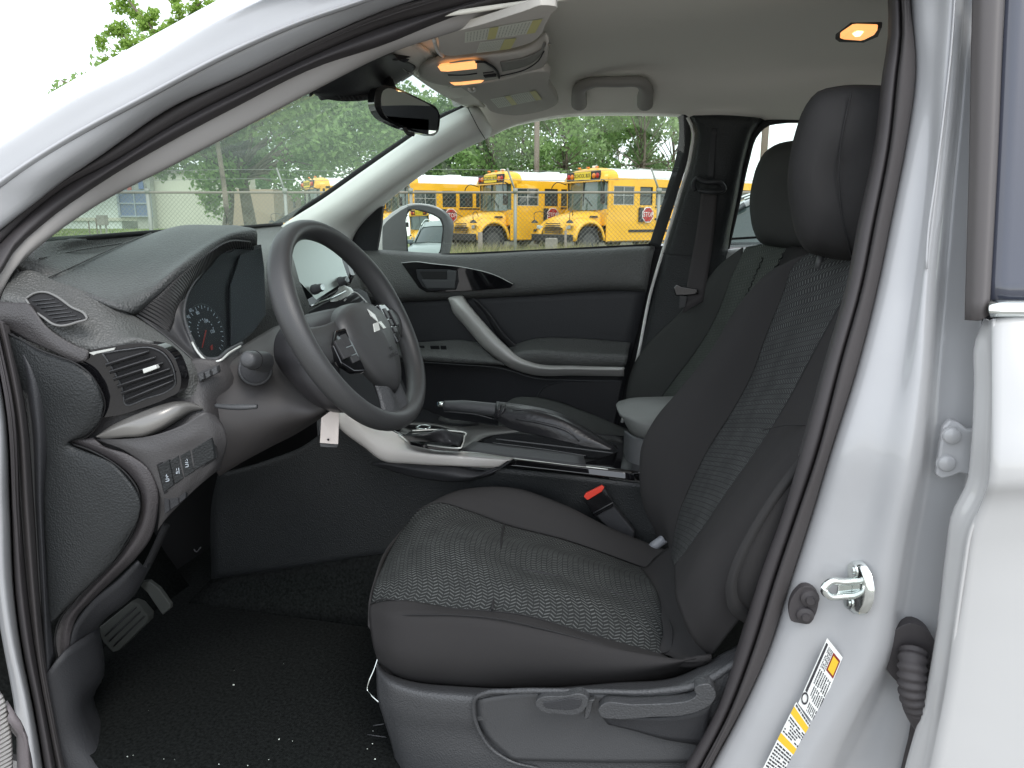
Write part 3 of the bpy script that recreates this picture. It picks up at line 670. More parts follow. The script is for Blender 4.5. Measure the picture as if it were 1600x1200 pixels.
# ---------- far B-pillar with belt
patch('b_pillar_trim', [
  [(1076, 184, 2.245), (1084, 200, 2.25), (1081, 240, 2.27), (1062, 310, 2.30), (1040, 385, 2.33), (1024, 440, 2.345), (1000, 540, 2.34), (975, 650, 2.33)],
  [(1082, 182, 2.215), (1092, 200, 2.22), (1090, 240, 2.24), (1071, 310, 2.275), (1048, 385, 2.305), (1031, 440, 2.32), (1007, 540, 2.315), (982, 650, 2.305)],
  [(1110, 180, 2.20), (1115, 200, 2.205), (1112, 240, 2.225), (1095, 310, 2.26), (1078, 385, 2.29), (1060, 440, 2.30), (1030, 540, 2.30), (1010, 650, 2.29)],
  [(1180, 184, 2.20), (1172, 200, 2.205), (1160, 240, 2.23), (1146, 310, 2.265), (1130, 385, 2.30), (1128, 440, 2.30), (1100, 540, 2.30), (1090, 650, 2.29)],
  [(1196, 188, 2.25), (1178, 206, 2.255), (1167, 240, 2.27), (1152, 310, 2.30), (1138, 385, 2.33), (1136, 440, 2.33), (1110, 540, 2.33), (1100, 650, 2.33)]], end_dk, car, nu=40, nv=40, thick=.006)
tube('pillar_edge', [(1074, 183, 2.236), (1082, 200, 2.24), (1079, 240, 2.26), (1060, 310, 2.29), (1037, 388, 2.32), (1018, 452, 2.335), (996, 560, 2.33), (972, 660, 2.32)], .005, trim, car, n=40, k=8)
tube('pillar_joint', [(1036, 396, 2.30), (1075, 399, 2.282), (1132, 400, 2.298)], .001, black, car, n=12, k=5)
belt = thing('seat_belt', P(1100, 350, 2.2), parent=car)
patch('belt_strap', [[(1096, 298, 2.235), (1090, 350, 2.25), (1076, 430, 2.24), (1066, 490, 2.22)], [(1121, 298, 2.235), (1117, 350, 2.25), (1106, 430, 2.24), (1098, 470, 2.22)]], seal_lt, belt, nu=14, thick=.0015)
patch('belt_strap', [[(1112, 200, 2.20), (1108, 240, 2.222), (1104, 285, 2.235)], [(1120, 200, 2.20), (1118, 240, 2.222), (1115, 285, 2.235)]], dash_dk, belt, nu=8, thick=.0015)
tube('belt_guide', [(1086, 298, 2.23), (1083, 287, 2.225), (1088, 279, 2.22), (1100, 284, 2.21), (1128, 287, 2.21), (1132, 296, 2.22), (1110, 300, 2.21), (1092, 298, 2.22)], .0065, dash_dk, belt, n=40, k=8)
prism('belt_tongue', [(u, v, 2.215) for u, v in [(1052, 450), (1058, 444), (1066, 448), (1090, 452), (1092, 460), (1070, 462), (1056, 462)]], gloss, belt, depth=.012, bevel=.003)
prism('tongue_plate', [(u, v, 2.217) for u, v in [(1062, 462), (1074, 463), (1070, 480), (1061, 482)]], dash_sm, belt, depth=.003, bevel=.0008)

# ---------- rear cabin on the far side
rc = thing('rear_passenger_door', (.9, 2.35, .8), parent=car)
prism('window_glass', [(1160, 200, 2.27), (1196, 186, 2.25), (1330, 184, 2.25), (1420, 184, 2.25), (1420, 388, 2.37), (1130, 386, 2.37)], sideg, rc, depth=.0001, bevel=0)
patch('door_upper_trim', [[(1120, 391, 2.38), (1180, 386, 2.38), (1260, 384, 2.38), (1420, 384, 2.38)], [(1120, 396, 2.33), (1180, 388, 2.33), (1260, 386, 2.33), (1420, 386, 2.33)], [(1120, 440, 2.32), (1180, 440, 2.32), (1260, 440, 2.32), (1420, 440, 2.32)]], mat('rear_sill_lit_trim', (.34, .35, .34), .5), rc, nu=12, thick=.01)  # pale tone stands in for window light falling on the sill
tube('window_rubber', [(1130, 374, 2.36), (1200, 370, 2.36), (1290, 368, 2.36)], .004, black, rc, n=8, k=6)
tube('window_rubber', [(1135, 388, 2.36), (1155, 300, 2.31), (1166, 250, 2.28), (1178, 212, 2.26), (1196, 193, 2.25), (1225, 187, 2.245), (1290, 187, 2.245)], .010, black, rc, n=30, k=8)
box('rear_lower_trim', (.9, 2.36, .7), (1.6, .02, .8), dash_dk, rc)

# ---------- far door mirror
om = thing('door_mirror', P(650, 360, 2.66), parent=car)
def on_plane(u, v, c, n):
    d = ray(u, v); return EYE + d*((c-EYE).dot(n)/d.dot(n))
_d = ray(665, 360).normalized(); _r = Vector((.90, .42, .012)).normalized(); _n = (_r-_d).normalized()
mc = P(665, 362, 2.585)
def HP(u, v, back=0.0):
    return on_plane(u, v, mc-_n*(.010+back), _n)
yL = HP(637, 360).y
def lo(u, extra=0.0): return yL+extra+(637-u)*.0022
SHR = [(637, 319), (648, 317.5), (658, 317.8), (668, 319), (676, 320.5), (685, 324), (691, 327.6), (697, 333), (701.5, 339.5), (704, 345.5), (705.5, 352), (704, 366), (702, 380), (698, 400), (637, 400)]
prism('mirror_shell', [P(u, v, lo(u, .012)) for u, v in [(586, 400), (587.5, 386), (589, 372), (591, 350), (601, 341), (612, 332), (625, 323.5), (637, 319)]]+[P(637, 400, yL+.012)], white, om, depth=.12, bevel=.003)
prism('mirror_shell', [HP(u, v, .008) for u, v in SHR], white, om, depth=.07, bevel=.003, dirv=_d)
prism('mirror_housing', [P(u, v, lo(u)) for u, v in [(598, 400), (597, 380), (597.5, 354), (604, 345.5), (614, 337), (626, 328.5), (637, 322.5), (637, 400)]], plas_l, om, depth=.04, bevel=.002)
prism('mirror_housing', [HP(u, v, 0) for u, v in [(637, 322.5), (645, 320.5), (655, 320), (665, 321), (674, 323), (683, 326), (690, 329.5), (696, 334.5), (700, 340.5), (703, 346), (704.5, 353), (703, 366), (701, 380), (697, 400), (637, 400)]], plas_l, om, depth=.04, bevel=.002)
prism('mirror_bezel', [HP(u, v, -.003) for u, v in [(635.5, 394), (635, 370), (635, 333), (640, 326), (660, 328), (677, 333.5), (690, 341.5), (693.5, 353), (692.5, 372), (688, 396)]], black, om, depth=.003, bevel=0)
mg = [(638, 394), (636.5, 370), (637, 334), (641, 329), (660, 331), (676, 336), (687, 343), (691, 353), (690, 372), (685, 396)]
# glass turned towards what lies behind the car
mc = mc-_n*.003
# convex glass: a patch of a large sphere about the chosen normal
RC = 2.4
def mirror_pt(u, v, lift=0):
    d = ray(u, v).normalized(); cc = mc - _n*RC; oc = EYE-cc
    b = oc.dot(d); c = oc.length_squared-RC*RC; t = -b-math.sqrt(max(b*b-c, 0)); return EYE+d*t
mgp = spl([Vector((u, v, 0)) for u, v in mg+[mg[0]]], 48)[:-1]
cu_, cv_ = 664, 362
vs = [mirror_pt(cu_, cv_)]; fs = []; rings = 8; m_ = len(mgp)
for k in range(1, rings+1):
    for p in mgp:
        vs.append(mirror_pt(cu_+(p.x-cu_)*k/rings, cv_+(p.y-cv_)*k/rings))
for j in range(m_):
    jj = (j+1) % m_; fs.append((0, 1+j, 1+jj))
    for k in range(rings-1):
        a = 1+k*m_; b_ = a+m_; fs.append((a+j, b_+j, b_+jj, a+jj))
link('mirror_face', mesh('mirror_face', vs, fs), mirror, om)

# ---------- roof console, visors, lamps
oc = thing('overhead_console', PZ(760, 110, 1.54), parent=car)
def zl(l, z): return [PZ(u, v, z) for u, v in l]
patch('console_body', [zl([(650, 118), (672, 92), (700, 84), (760, 80), (829, 66), (850, 50)], 1.572), zl([(660, 124), (680, 100), (704, 92), (765, 86), (826, 78), (853, 56)], 1.556), zl([(676, 130), (694, 116), (740, 110), (780, 102), (830, 92), (856, 66)], 1.548), zl([(692, 133), (712, 132), (756, 127), (782, 121), (822, 113), (846, 97), (857, 72)], 1.548), zl([(700, 138), (716, 137), (757, 131), (783, 124), (824, 116), (850, 98), (861, 70)], 1.572)], visor, oc, nu=40, nv=30, thick=.004)
patch('lamp_panel', [zl([(682, 103), (745, 95), (757, 97)], 1.5455), zl([(690, 113), (745, 107), (771, 107)], 1.5445), zl([(703, 128), (756, 121), (777, 117)], 1.5445), zl([(708, 134), (757, 127), (780, 122)], 1.5455)], mat('lamp_panel_grey', (.36, .35, .32), .6), oc, nu=12, thick=.002)
zd = Vector((0, 0, 1))
prism('map_lamp', zl([(684, 105), (690, 102.5), (741, 96.5), (745, 99), (745, 107.5), (700, 112), (689, 111.5)], 1.5435), amber, oc, depth=.004, bevel=.001, dirv=zd)
prism('map_lamp', zl([(703, 129.5), (720, 129), (748, 126), (756, 126.5), (752, 129.5), (724, 133), (710, 133.5)], 1.5435), amber, oc, depth=.004, bevel=.001, dirv=zd)
tube('panel_groove', zl([(743, 97), (755, 96.5), (763, 100), (774, 108), (779, 117), (780, 122)], 1.5438), .0022, black, oc, n=20, k=6)
tube('panel_groove', zl([(700, 117), (725, 117), (745, 114.5)], 1.5438), .0016, black, oc, n=12, k=6)
for (a, b, c, d) in ((755, 114, 771, 112), (758, 121, 775, 119)):
    tube('switch_edge', zl([(a, b), (c, d)], 1.5435), .0012, black, oc, n=3, k=6)
tube('switch_slot', zl([(757, 117.8), (774, 115.5)], 1.5435), .0042, black, oc, n=3, k=6)
# pocket behind the lamps
patch('console_pocket', [zl([(781, 98), (815, 92), (840, 82), (850, 66)], 1.547), zl([(785, 112), (818, 105), (840, 92), (852, 72)], 1.5465)], mat('pocket_grey', (.20, .195, .18), .7), oc, nu=12, thick=.002)
tube('pocket_seam', zl([(782, 119), (815, 111), (838, 98), (850, 80)], 1.5455), .0012, black, oc, n=16, k=5)

vd = thing('sun_visor', PZ(770, 50, 1.55), parent=car)
VD = [(689, 56), (687, 70), (689, 82), (697, 87), (742, 83.5), (795, 76.5), (829, 67), (845, 55), (853, 38), (862, 22), (868, 10), (850, 8), (820, 17), (760, 36), (710, 50)]
prism('visor_board', zl(VD, 1.540), visor, vd, depth=.012, bevel=.006, dirv=zd, sm=60)
tube('visor_hinge', zl([(678, 62), (681, 72), (686, 82), (692, 88)], 1.556), .0035, trim, vd, n=10, k=8)
def vsticker(q, z, bands, parent):
    pts = zl(q, z)
    def at(s, t, lift=0.0):
        return pts[0].lerp(pts[1], s).lerp(pts[3].lerp(pts[2], s), t)-zd*lift
    flat('label_sheet', at, (0, 0, 1, 1), vis_w, parent, 0)
    for s0, s1 in bands: flat('warning_band', at, (s0, 0, s1, 1), vis_y, parent, .0005)
    inkrows2(at, parent, bands)
def inkrows2(at, parent, bands):
    rr = random.Random(4); bm = bmesh.new()
    for s in np.arange(.03, .97, .045):
        if any(a-.02 < s < b+.01 for a, b in bands): continue
        t = .08
        while t < .9:
            w = rr.uniform(.08, .25)
            bm.faces.new([bm.verts.new(at(x, y, .0005)) for x, y in ((s, t), (s+.014, t), (s+.014, min(.92, t+w)), (s, min(.92, t+w)))])
            t += w+.05
    bmobj('label_lines', bm, mat('faded_ink', (.42, .43, .38), .7), parent)
vsticker([(727, 50), (848, 29), (836, 51), (726, 67)], 1.5392, [(.33, .45), (.88, 1)], vd)
vsticker([(750, 66), (807, 59), (798, 76), (744, 83)], 1.5392, [(.68, 1)], vd)
vp = thing('sun_visor', PZ(800, 150, 1.55), parent=car)
VP = [(722, 135), (732, 146), (757, 164), (774, 177), (788, 179.5), (804, 180.5), (840, 176), (862, 169), (872, 162), (871, 156), (858, 134), (843, 112), (826, 114), (790, 124), (756, 130)]
prism('visor_board', zl(VP, 1.545), visor, vp, depth=.018, bevel=.006, dirv=zd, sm=60)
vsticker([(766, 155), (837, 141), (847, 155), (779, 169)], 1.5442, [(.33, .45), (.87, 1)], vp)
tube('visor_clip', zl([(732, 139), (738, 143), (742, 141), (740, 138)], 1.54), .003, trim, vp, n=10, k=6)

# roof grab handle
tube('roof_grab_handle', [P(905, 163, 2.16), P(905, 150, 2.12), P(907, 137, 2.08), P(922, 130, 2.06), P(965, 128, 2.05), P(1003, 130, 2.06), P(1009, 138, 2.08), P(1008, 150, 2.12), P(1008, 163, 2.16)], [.022, .021, .018, .015, .015, .015, .018, .021, .022], mat('grab_handle_grey', (.30, .29, .265), .6, bump=('noise', 500, .1)), car, n=60, k=14, flat=.9)

# lit dome lamp at the back
dm = thing('dome_lamp', PZ(1340, 55, 1.56), parent=car)
prism('lamp_lens', zl([(1312, 60), (1330, 48), (1338, 47), (1371, 48), (1366, 55), (1352, 62), (1345, 64), (1318, 62)], 1.553), amber, dm, depth=.01, bevel=.002, dirv=zd)
prism('lamp_bulb', zl([(1332, 54), (1340, 50), (1349, 51), (1344, 57), (1336, 58)], 1.551), bulb, dm, depth=.004, bevel=.001, dirv=zd)
prism('lamp_frame', zl([(1305, 62), (1328, 45), (1378, 44), (1372, 58), (1350, 67), (1310, 66)], 1.559), dash_dk, dm, depth=.01, bevel=.002, dirv=zd)
# ---------- sensor cover and rear-view mirror
rv = thing('rear_view_mirror', P(640, 170, 1.55), parent=car)
patch('sensor_cover', [[(478, 136, 1.42), (500, 128, 1.40), (540, 110, 1.38), (600, 84, 1.40), (625, 95, 1.50)], [(486, 142, 1.41), (520, 144, 1.44), (560, 140, 1.48), (600, 125, 1.54), (645, 112, 1.62)], [(494, 150, 1.44), (520, 155, 1.48), (550, 156, 1.52), (590, 150, 1.56), (622, 130, 1.62)]], dash_dk, rv, nu=24, thick=.02)
patch('sensor_base', [[(492, 147, 1.45), (520, 150, 1.47), (560, 151, 1.51), (592, 148, 1.55)], [(505, 154, 1.46), (530, 158, 1.49), (560, 158, 1.52), (590, 154, 1.56)]], plas_l, rv, nu=12, thick=.01)
for k in range(6):
    u = 523+k*7
    prism('vent_slit', [(u, 149.5, 1.455+k*.011), (u+3.5, 149.5, 1.455+k*.011), (u+9, 156, 1.46+k*.011), (u+5, 156, 1.46+k*.011)], black, rv, depth=.003, bevel=0)
patch('mirror_bracket', [[(612, 86, 1.50), (622, 100, 1.55), (606, 112, 1.55)], [(636, 106, 1.60), (648, 114, 1.64), (628, 128, 1.62)]], trim, rv, nu=8, thick=.01)
tube('mirror_stem', [(606, 128, 1.56), (612, 142, 1.52), (620, 158, 1.51)], .012, dash_dk, rv, n=10, k=10)
RM = [(585, 150), (588, 139), (598, 134), (612, 135), (640, 146), (668, 160), (682, 168), (687, 178), (687, 195), (684, 207), (678, 212), (666, 210), (640, 204), (612, 193), (594, 182), (586, 168)]
_mn = -(Vector((1, -.10, .03))-ray(638, 174).normalized()).normalized(); _mc = P(636, 172, 1.507)
prism('mirror_shell', [on_plane(u, v, _mc, _mn) for u, v in RM], gloss, rv, depth=.026, bevel=.005, sm=60, dirv=_mn)
GM = [(595, 152), (598, 142), (606, 138), (620, 141), (650, 154), (674, 167), (683, 175), (683, 194), (680, 206), (672, 209), (650, 204), (622, 193), (603, 182), (597, 170)]
prism('mirror_face', [on_plane(u, v, _mc, _mn)-_mn*.0015 for u, v in GM], mirror, rv, depth=.001, bevel=0, dirv=_mn, sm=40)
tube('dimming_lever', [(632, 201, 1.465), (637, 208, 1.462), (647, 210, 1.462)], .004, black, rv, n=8, k=8)
# ================================================================== DASHBOARD
da = thing('dashboard', (-1.0, 1.7, .9), parent=car)
# deep top under the windscreen
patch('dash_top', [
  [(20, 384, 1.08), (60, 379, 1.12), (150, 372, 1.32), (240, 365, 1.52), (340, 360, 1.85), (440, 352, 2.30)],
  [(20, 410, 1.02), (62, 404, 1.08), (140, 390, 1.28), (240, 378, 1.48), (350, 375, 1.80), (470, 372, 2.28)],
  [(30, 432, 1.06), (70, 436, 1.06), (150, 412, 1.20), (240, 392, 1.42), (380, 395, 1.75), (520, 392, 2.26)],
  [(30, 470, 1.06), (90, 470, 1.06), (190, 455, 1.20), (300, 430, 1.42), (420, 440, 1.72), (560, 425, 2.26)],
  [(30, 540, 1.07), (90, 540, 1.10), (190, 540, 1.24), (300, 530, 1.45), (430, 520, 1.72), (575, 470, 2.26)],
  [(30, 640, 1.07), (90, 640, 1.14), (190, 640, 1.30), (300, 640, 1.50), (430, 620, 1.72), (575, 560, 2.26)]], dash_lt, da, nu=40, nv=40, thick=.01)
tube('top_crease', [(62, 404, 1.075), (120, 391, 1.22), (190, 380, 1.36)], .0016, dash_lt, da, n=16, k=6)
# instrument hood
patch('instrument_hood', [
  [(66, 438, 1.045), (110, 419, 1.13), (160, 396, 1.26), (200, 379, 1.38), (236, 365, 1.50), (250, 360, 1.60)],
  [(110, 452, 1.035), (150, 432, 1.12), (200, 408, 1.22), (240, 384, 1.33), (268, 360, 1.46), (282, 352.5, 1.58)],
  [(150, 466, 1.03), (190, 445, 1.11), (230, 418, 1.20), (270, 390, 1.30), (310, 364, 1.42), (345, 352, 1.55)],
  [(185, 481, 1.04), (220, 455, 1.10), (256, 424, 1.18), (300, 392, 1.28), (345, 364, 1.40), (380, 354, 1.51)],
  [(205, 489, 1.06), (240, 456, 1.11), (280, 420, 1.17), (320, 389, 1.27), (362, 367, 1.39), (401, 361, 1.50)],
  [(211, 492, 1.08), (246, 461, 1.12), (286, 426, 1.18), (326, 394, 1.28), (364, 374, 1.40), (402, 379, 1.51)],
  [(214, 494, 1.10), (250, 464, 1.14), (288, 432, 1.20), (330, 400, 1.30), (364, 380, 1.42), (402, 386, 1.53)]], dash, da, nu=40, nv=44, thick=.006)
tube('hood_stitch', [(66, 437, 1.038), (110, 418, 1.122), (160, 395, 1.25), (200, 378, 1.37), (236, 364, 1.49)], .0014, dash_lt, da, n=30, k=5)
# ribbed band between hood and gauge bezel
patch('hood_lining', [
  [(209, 493, 1.085), (248, 462, 1.12), (287, 427, 1.18), (327, 395, 1.28), (362, 377, 1.38), (392, 378, 1.46)],
  [(232, 506, 1.10), (262, 480, 1.13), (292, 446, 1.19), (326, 410, 1.29), (360, 388, 1.40), (396, 385, 1.48)],
  [(262, 524, 1.115), (276, 494, 1.15), (296, 458, 1.21), (328, 418, 1.31), (358, 397, 1.42), (398, 392, 1.50)]], ribbed, da, nu=40, thick=.004)
patch('gauge_bezel', [
  [(212, 494, 1.088), (236, 508, 1.10), (266, 530, 1.10), (296, 556, 1.10), (322, 582, 1.10)],
  [(262, 488, 1.14), (266, 505, 1.135), (282, 530, 1.125), (302, 552, 1.115), (328, 574, 1.11)],
  [(284, 470, 1.17), (284, 495, 1.15), (292, 522, 1.13), (308, 550, 1.12), (332, 567, 1.115)],
  [(289, 466, 1.18), (288, 495, 1.16), (296, 522, 1.14), (311, 549, 1.125), (333, 563, 1.12)]], dash_sm, da, nu=30, thick=.004)
tube('bezel_lip', [(366, 389, 1.42), (340, 402, 1.36), (318, 424, 1.28), (300, 447, 1.21), (290, 470, 1.17), (288, 495, 1.15), (296, 522, 1.135), (309, 549, 1.12), (322, 561, 1.115), (340, 561, 1.12), (356, 549, 1.15), (378, 537, 1.19)], [.003, .003, .003, .0025, .002, .002, .002, .003, .004, .0045, .0045, .004], plas_l, da, n=70, k=8)
tube('bezel_highlight', [(300, 535, 1.115), (311, 553, 1.105), (324, 564, 1.10), (342, 564, 1.105), (358, 552, 1.13), (376, 541, 1.17)], .0022, brightm, da, n=30, k=6)
# instrument glass with the dial behind it
cl = thing('instrument_cluster', P(345, 470, 1.3), parent=car)
_ca, _cb, _cc = P(288, 495, 1.17), P(408, 382, 1.52), P(345, 558, 1.225)
_cn = (_cb-_ca).cross(_cc-_ca).normalized()
if _cn.dot(EYE-_ca) < 0: _cn = -_cn
def OP(u, v, lift=0.0):
    c = _ca+_cn*lift; d = ray(u, v); return EYE + d*((c-EYE).dot(_cn)/d.dot(_cn))
LENS = [(312, 427, 1.26), (334, 403, 1.33), (366, 388, 1.42), (408, 382, 1.52), (413, 420, 1.52), (415, 492, 1.50), (396, 518, 1.42), (372, 540, 1.32), (345, 558, 1.22), (325, 560, 1.17), (308, 547, 1.15), (294, 521, 1.155), (287, 495, 1.17), (290, 468, 1.19), (300, 446, 1.23)]
prism('gauge_backing', [OP(u, v, -.008) for u, v, y in LENS], mat('gauge_black', (.012, .013, .015), .5), cl, depth=.01, bevel=0, dirv=-_cn)
prism('cluster_visor', [OP(u, v, -.001) for u, v in [(360, 446), (376, 398), (408, 386), (413, 420), (414, 490), (396, 516), (362, 540), (361, 500)]], mat('cluster_grey', (.022, .024, .028), .5), cl, depth=.004, bevel=.001, dirv=-_cn)
# dial
def dialpt(a, rr, lift=0.0):
    u = 322+30*rr*math.cos(a)*.94; v = 518-44*rr*math.sin(a)
    u += 5*rr*math.sin(a)*-1.6
    return OP(u, v, -.006+lift)
rvv = []; rff = []
for j in range(40):
    a = math.tau*j/40
    for q in (1.0, .965): rvv.append(dialpt(a, q))
for j in range(40):
    k = (j+1) % 40; rff.append((2*j, 2*k, 2*k+1, 2*j+1))
link('dial_ring', mesh('dial_ring', rvv, rff), plas_l, cl)
bm = bmesh.new()
for k in range(25):
    a = R(225-270*k/24); L_ = .80 if k % 2 == 0 else .86; w = .018
    bm.faces.new([bm.verts.new(dialpt(a+s*w, q)) for s, q in ((-1, L_), (1, L_), (1, .93), (-1, .93))])
for k in range(12):
    a = R(200-200*k/12); w = .05
    bm.faces.new([bm.verts.new(dialpt(a+s*w, q)) for s, q in ((-1, .42), (1, .42), (1, .47), (-1, .47))])
bmobj('dial_ticks', bm, mark, cl)
for s_, u, v in (('40', 294, 495), ('60', 298, 485), ('80', 309, 489), ('100', 322, 502), ('120', 332, 518)):
    o_ = OP(u, v, -.0055); ax = (OP(u+8, v-3, -.0055)-o_).normalized(); ay = (OP(u-2, v-9, -.0055)-o_); ay = (ay-ax*ay.dot(ax)).normalized()
    text('dial_number', s_, frame3(o_, ax, ay, ax.cross(ay)), .0095, mark, cl, ext=.0002)
nd = [dialpt(R(250), .72, .003), dialpt(R(246), .70, .003), dialpt(R(70), .10, .003), dialpt(R(100), .10, .003)]
tube('dial_needle', [OP(316, 543, -.003), OP(322, 516, -.003)], .0011, redn, cl, n=2, k=6)
prism('warning_lamp', [OP(u, v, -.0055) for u, v in ((329, 541), (332, 538), (333, 546), (330, 547))], redn, cl, depth=.001, bevel=0, dirv=-_cn)
prism('instrument_lens', [OP(u, v, .002) for u, v, y in LENS], glass('instrument_lens_glass', (.9, .92, .93), .02), cl, depth=.0001, bevel=0, dirv=-_cn)

# near soft cap with the demister vent
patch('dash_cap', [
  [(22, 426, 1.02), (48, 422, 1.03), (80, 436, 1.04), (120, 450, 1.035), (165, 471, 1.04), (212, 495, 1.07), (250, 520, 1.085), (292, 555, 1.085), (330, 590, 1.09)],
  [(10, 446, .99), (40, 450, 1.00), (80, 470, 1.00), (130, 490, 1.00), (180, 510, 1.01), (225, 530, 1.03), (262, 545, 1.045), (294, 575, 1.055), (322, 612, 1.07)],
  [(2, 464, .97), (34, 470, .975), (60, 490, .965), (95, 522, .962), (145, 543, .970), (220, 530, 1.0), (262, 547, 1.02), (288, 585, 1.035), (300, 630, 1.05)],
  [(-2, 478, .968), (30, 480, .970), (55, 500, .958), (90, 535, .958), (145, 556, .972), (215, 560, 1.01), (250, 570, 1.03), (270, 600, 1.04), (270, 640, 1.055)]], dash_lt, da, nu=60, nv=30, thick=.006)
patch('dash_cap_side', [
  [(-10, 470, .966), (24, 473, .962), (44, 475, .958), (54, 487, .954), (70, 508, .950), (100, 530, .950), (138, 548, .955)],
  [(-12, 490, .958), (24, 494, .955), (44, 500, .950), (58, 514, .946), (75, 532, .944), (100, 548, .944), (134, 562, .950)],
  [(-14, 508, .960), (20, 520, .958), (44, 533, .952), (62, 540, .948), (84, 550, .946), (100, 558, .946), (118, 568, .950)]], mat('dash_side_grain', (.048, .045, .046), .5, bump=('grain', 330, .5)), da, nu=40, thick=.006)
dv = thing('demister_vent', P(88, 483, .97), parent=car)
DV = [(40, 467), (52, 459), (74, 457), (86, 462), (112, 480), (134, 493), (136, 498), (122, 503), (96, 509), (88, 508), (68, 496), (52, 484)]
def dvy(v): return .951+(508-v)*.0006
tube('vent_rim', [(u, v, dvy(v)-.002) for u, v in DV+[DV[0]]], .0019, mat('vent_rim_grey', (.17, .17, .165), .4), dv, n=60, k=8)
prism('vent_hole', [(u, v, dvy(v)) for u, v in DV], black, dv, depth=.004, bevel=0)
for k in range(7):
    f = (k+.6)/7.4
    a0 = (50+f*44, 466+f*38); b0 = (84+f*44 if f < .75 else 84+f*46, 463+f*36)
    a0 = (46+f*46, 466+f*39); b0 = (80+f*52, 460+f*38)
    patch('vent_slat', [[(a0[0], a0[1], dvy(a0[1])-.001), (b0[0], b0[1]+2.5, dvy(b0[1])-.001)], [(a0[0], a0[1]+1.2, dvy(a0[1])-.004), (b0[0], b0[1]+3.8, dvy(b0[1])-.004)]], plas_l, dv, nu=3, thick=.001, lin=True)

# end panel facing the door opening
EC = [(-20, 505), (0, 516), (30, 528), (60, 546), (90, 556), (115, 566), (140, 584), (155, 606), (163, 632), (158, 652), (132, 682), (108, 690), (140, 704), (172, 722), (198, 742), (214, 765), (218, 792), (208, 828), (188, 860), (150, 900), (112, 940), (92, 968), (84, 1000), (60, 1010), (40, 900), (20, 700)]
ecr = [
 [(-20, 508, .952), (0, 517, .950), (30, 530, .946), (60, 547, .943), (90, 558, .943), (115, 567, .946), (140, 585, .952), (154, 606, .958), (162, 630, .965)],
 [(-20, 540, .948), (5, 550, .943), (40, 560, .938), (66, 572, .935), (92, 584, .934), (115, 596, .936), (134, 612, .940), (146, 630, .946), (158, 652, .962)],
 [(0, 640, .950), (30, 640, .944), (50, 640, .940), (70, 642, .936), (90, 650, .936), (105, 660, .937), (118, 668, .940), (126, 676, .945), (132, 682, .960)],
 [(20, 700, .950), (40, 700, .944), (60, 702, .940), (74, 706, .937), (86, 706, .937), (94, 702, .939), (100, 697, .942), (104, 694, .946), (110, 690, .958)],
 [(30, 760, .950), (50, 760, .944), (70, 762, .938), (90, 766, .936), (110, 768, .936), (128, 768, .938), (146, 766, .942), (162, 752, .948), (178, 728, .962)],
 [(38, 830, .950), (58, 830, .944), (76, 832, .938), (96, 836, .936), (120, 838, .936), (146, 838, .938), (172, 832, .944), (196, 812, .952), (217, 782, .965)],
 [(42, 900, .950), (62, 900, .944), (78, 900, .939), (94, 900, .937), (112, 900, .937), (130, 896, .940), (148, 888, .946), (168, 876, .954), (190, 858, .966)],
 [(46, 985, .955), (60, 985, .950), (68, 982, .946), (74, 978, .945), (78, 974, .945), (84, 970, .948), (90, 964, .952), (98, 956, .958), (108, 945, .968)]]
ecr = [[(u, v, .944+(y-.944)*.55) for u, v, y in r] for r in ecr]
patch('end_panel', ecr, end_dk, da, nu=50, nv=60, thick=.006)
tube('panel_gap', [(-20, 507, .949), (0, 516, .947), (30, 529, .943), (60, 546, .940), (90, 557, .940), (115, 566, .943), (140, 584, .949), (155, 606, .956), (164, 632, .964), (158, 654, .962), (132, 684, .958), (109, 690, .956), (140, 703, .957), (172, 720, .960), (199, 742, .963), (216, 768, .965), (218, 794, .966), (208, 829, .966), (188, 862, .966), (150, 902, .966), (112, 942, .966), (92, 970, .960), (86, 1000, .958), (90, 1030, .960)], .0016, black, da, n=120, k=5)
# curved strip that runs behind the end panel
patch('end_strip', [
 [(104, 689, .962), (140, 702, .962), (172, 719, .965), (200, 740, .968), (218, 766, .970), (220, 794, .971), (210, 830, .971), (190, 863, .971), (152, 903, .971), (114, 943, .971), (94, 971, .968), (87, 1003, .966), (92, 1040, .966)],
 [(120, 687, .958), (152, 697, .958), (186, 713, .960), (214, 735, .962), (232, 764, .964), (234, 794, .965), (226, 830, .966), (206, 862, .967), (170, 900, .968), (134, 938, .968), (110, 968, .966), (102, 1003, .964), (104, 1030, .964)],
 [(144, 684, .962), (160, 696, .962), (200, 710, .965), (230, 732, .968), (246, 764, .972), (246, 800, .975), (236, 840, .978), (216, 868, .98), (184, 900, .985), (146, 936, .985), (120, 966, .98), (114, 980, .975), (108, 1020, .97)]], mat('strip_grain', (.042, .038, .040), .5, bump=('grain', 400, .5)), da, nu=70, nv=12, thick=.006)
patch('kick_panel', [[(104, 1030, .97), (112, 985, .975), (140, 942, .985), (184, 905, .99), (215, 875, .99)], [(140, 1050, 1.02), (134, 995, 1.02), (150, 970, 1.02), (200, 925, 1.02), (225, 885, 1.02)], [(160, 1060, 1.10), (146, 990, 1.10), (160, 960, 1.10), (210, 920, 1.10), (232, 880, 1.10)]], dash_dk, da, nu=24, thick=.005)
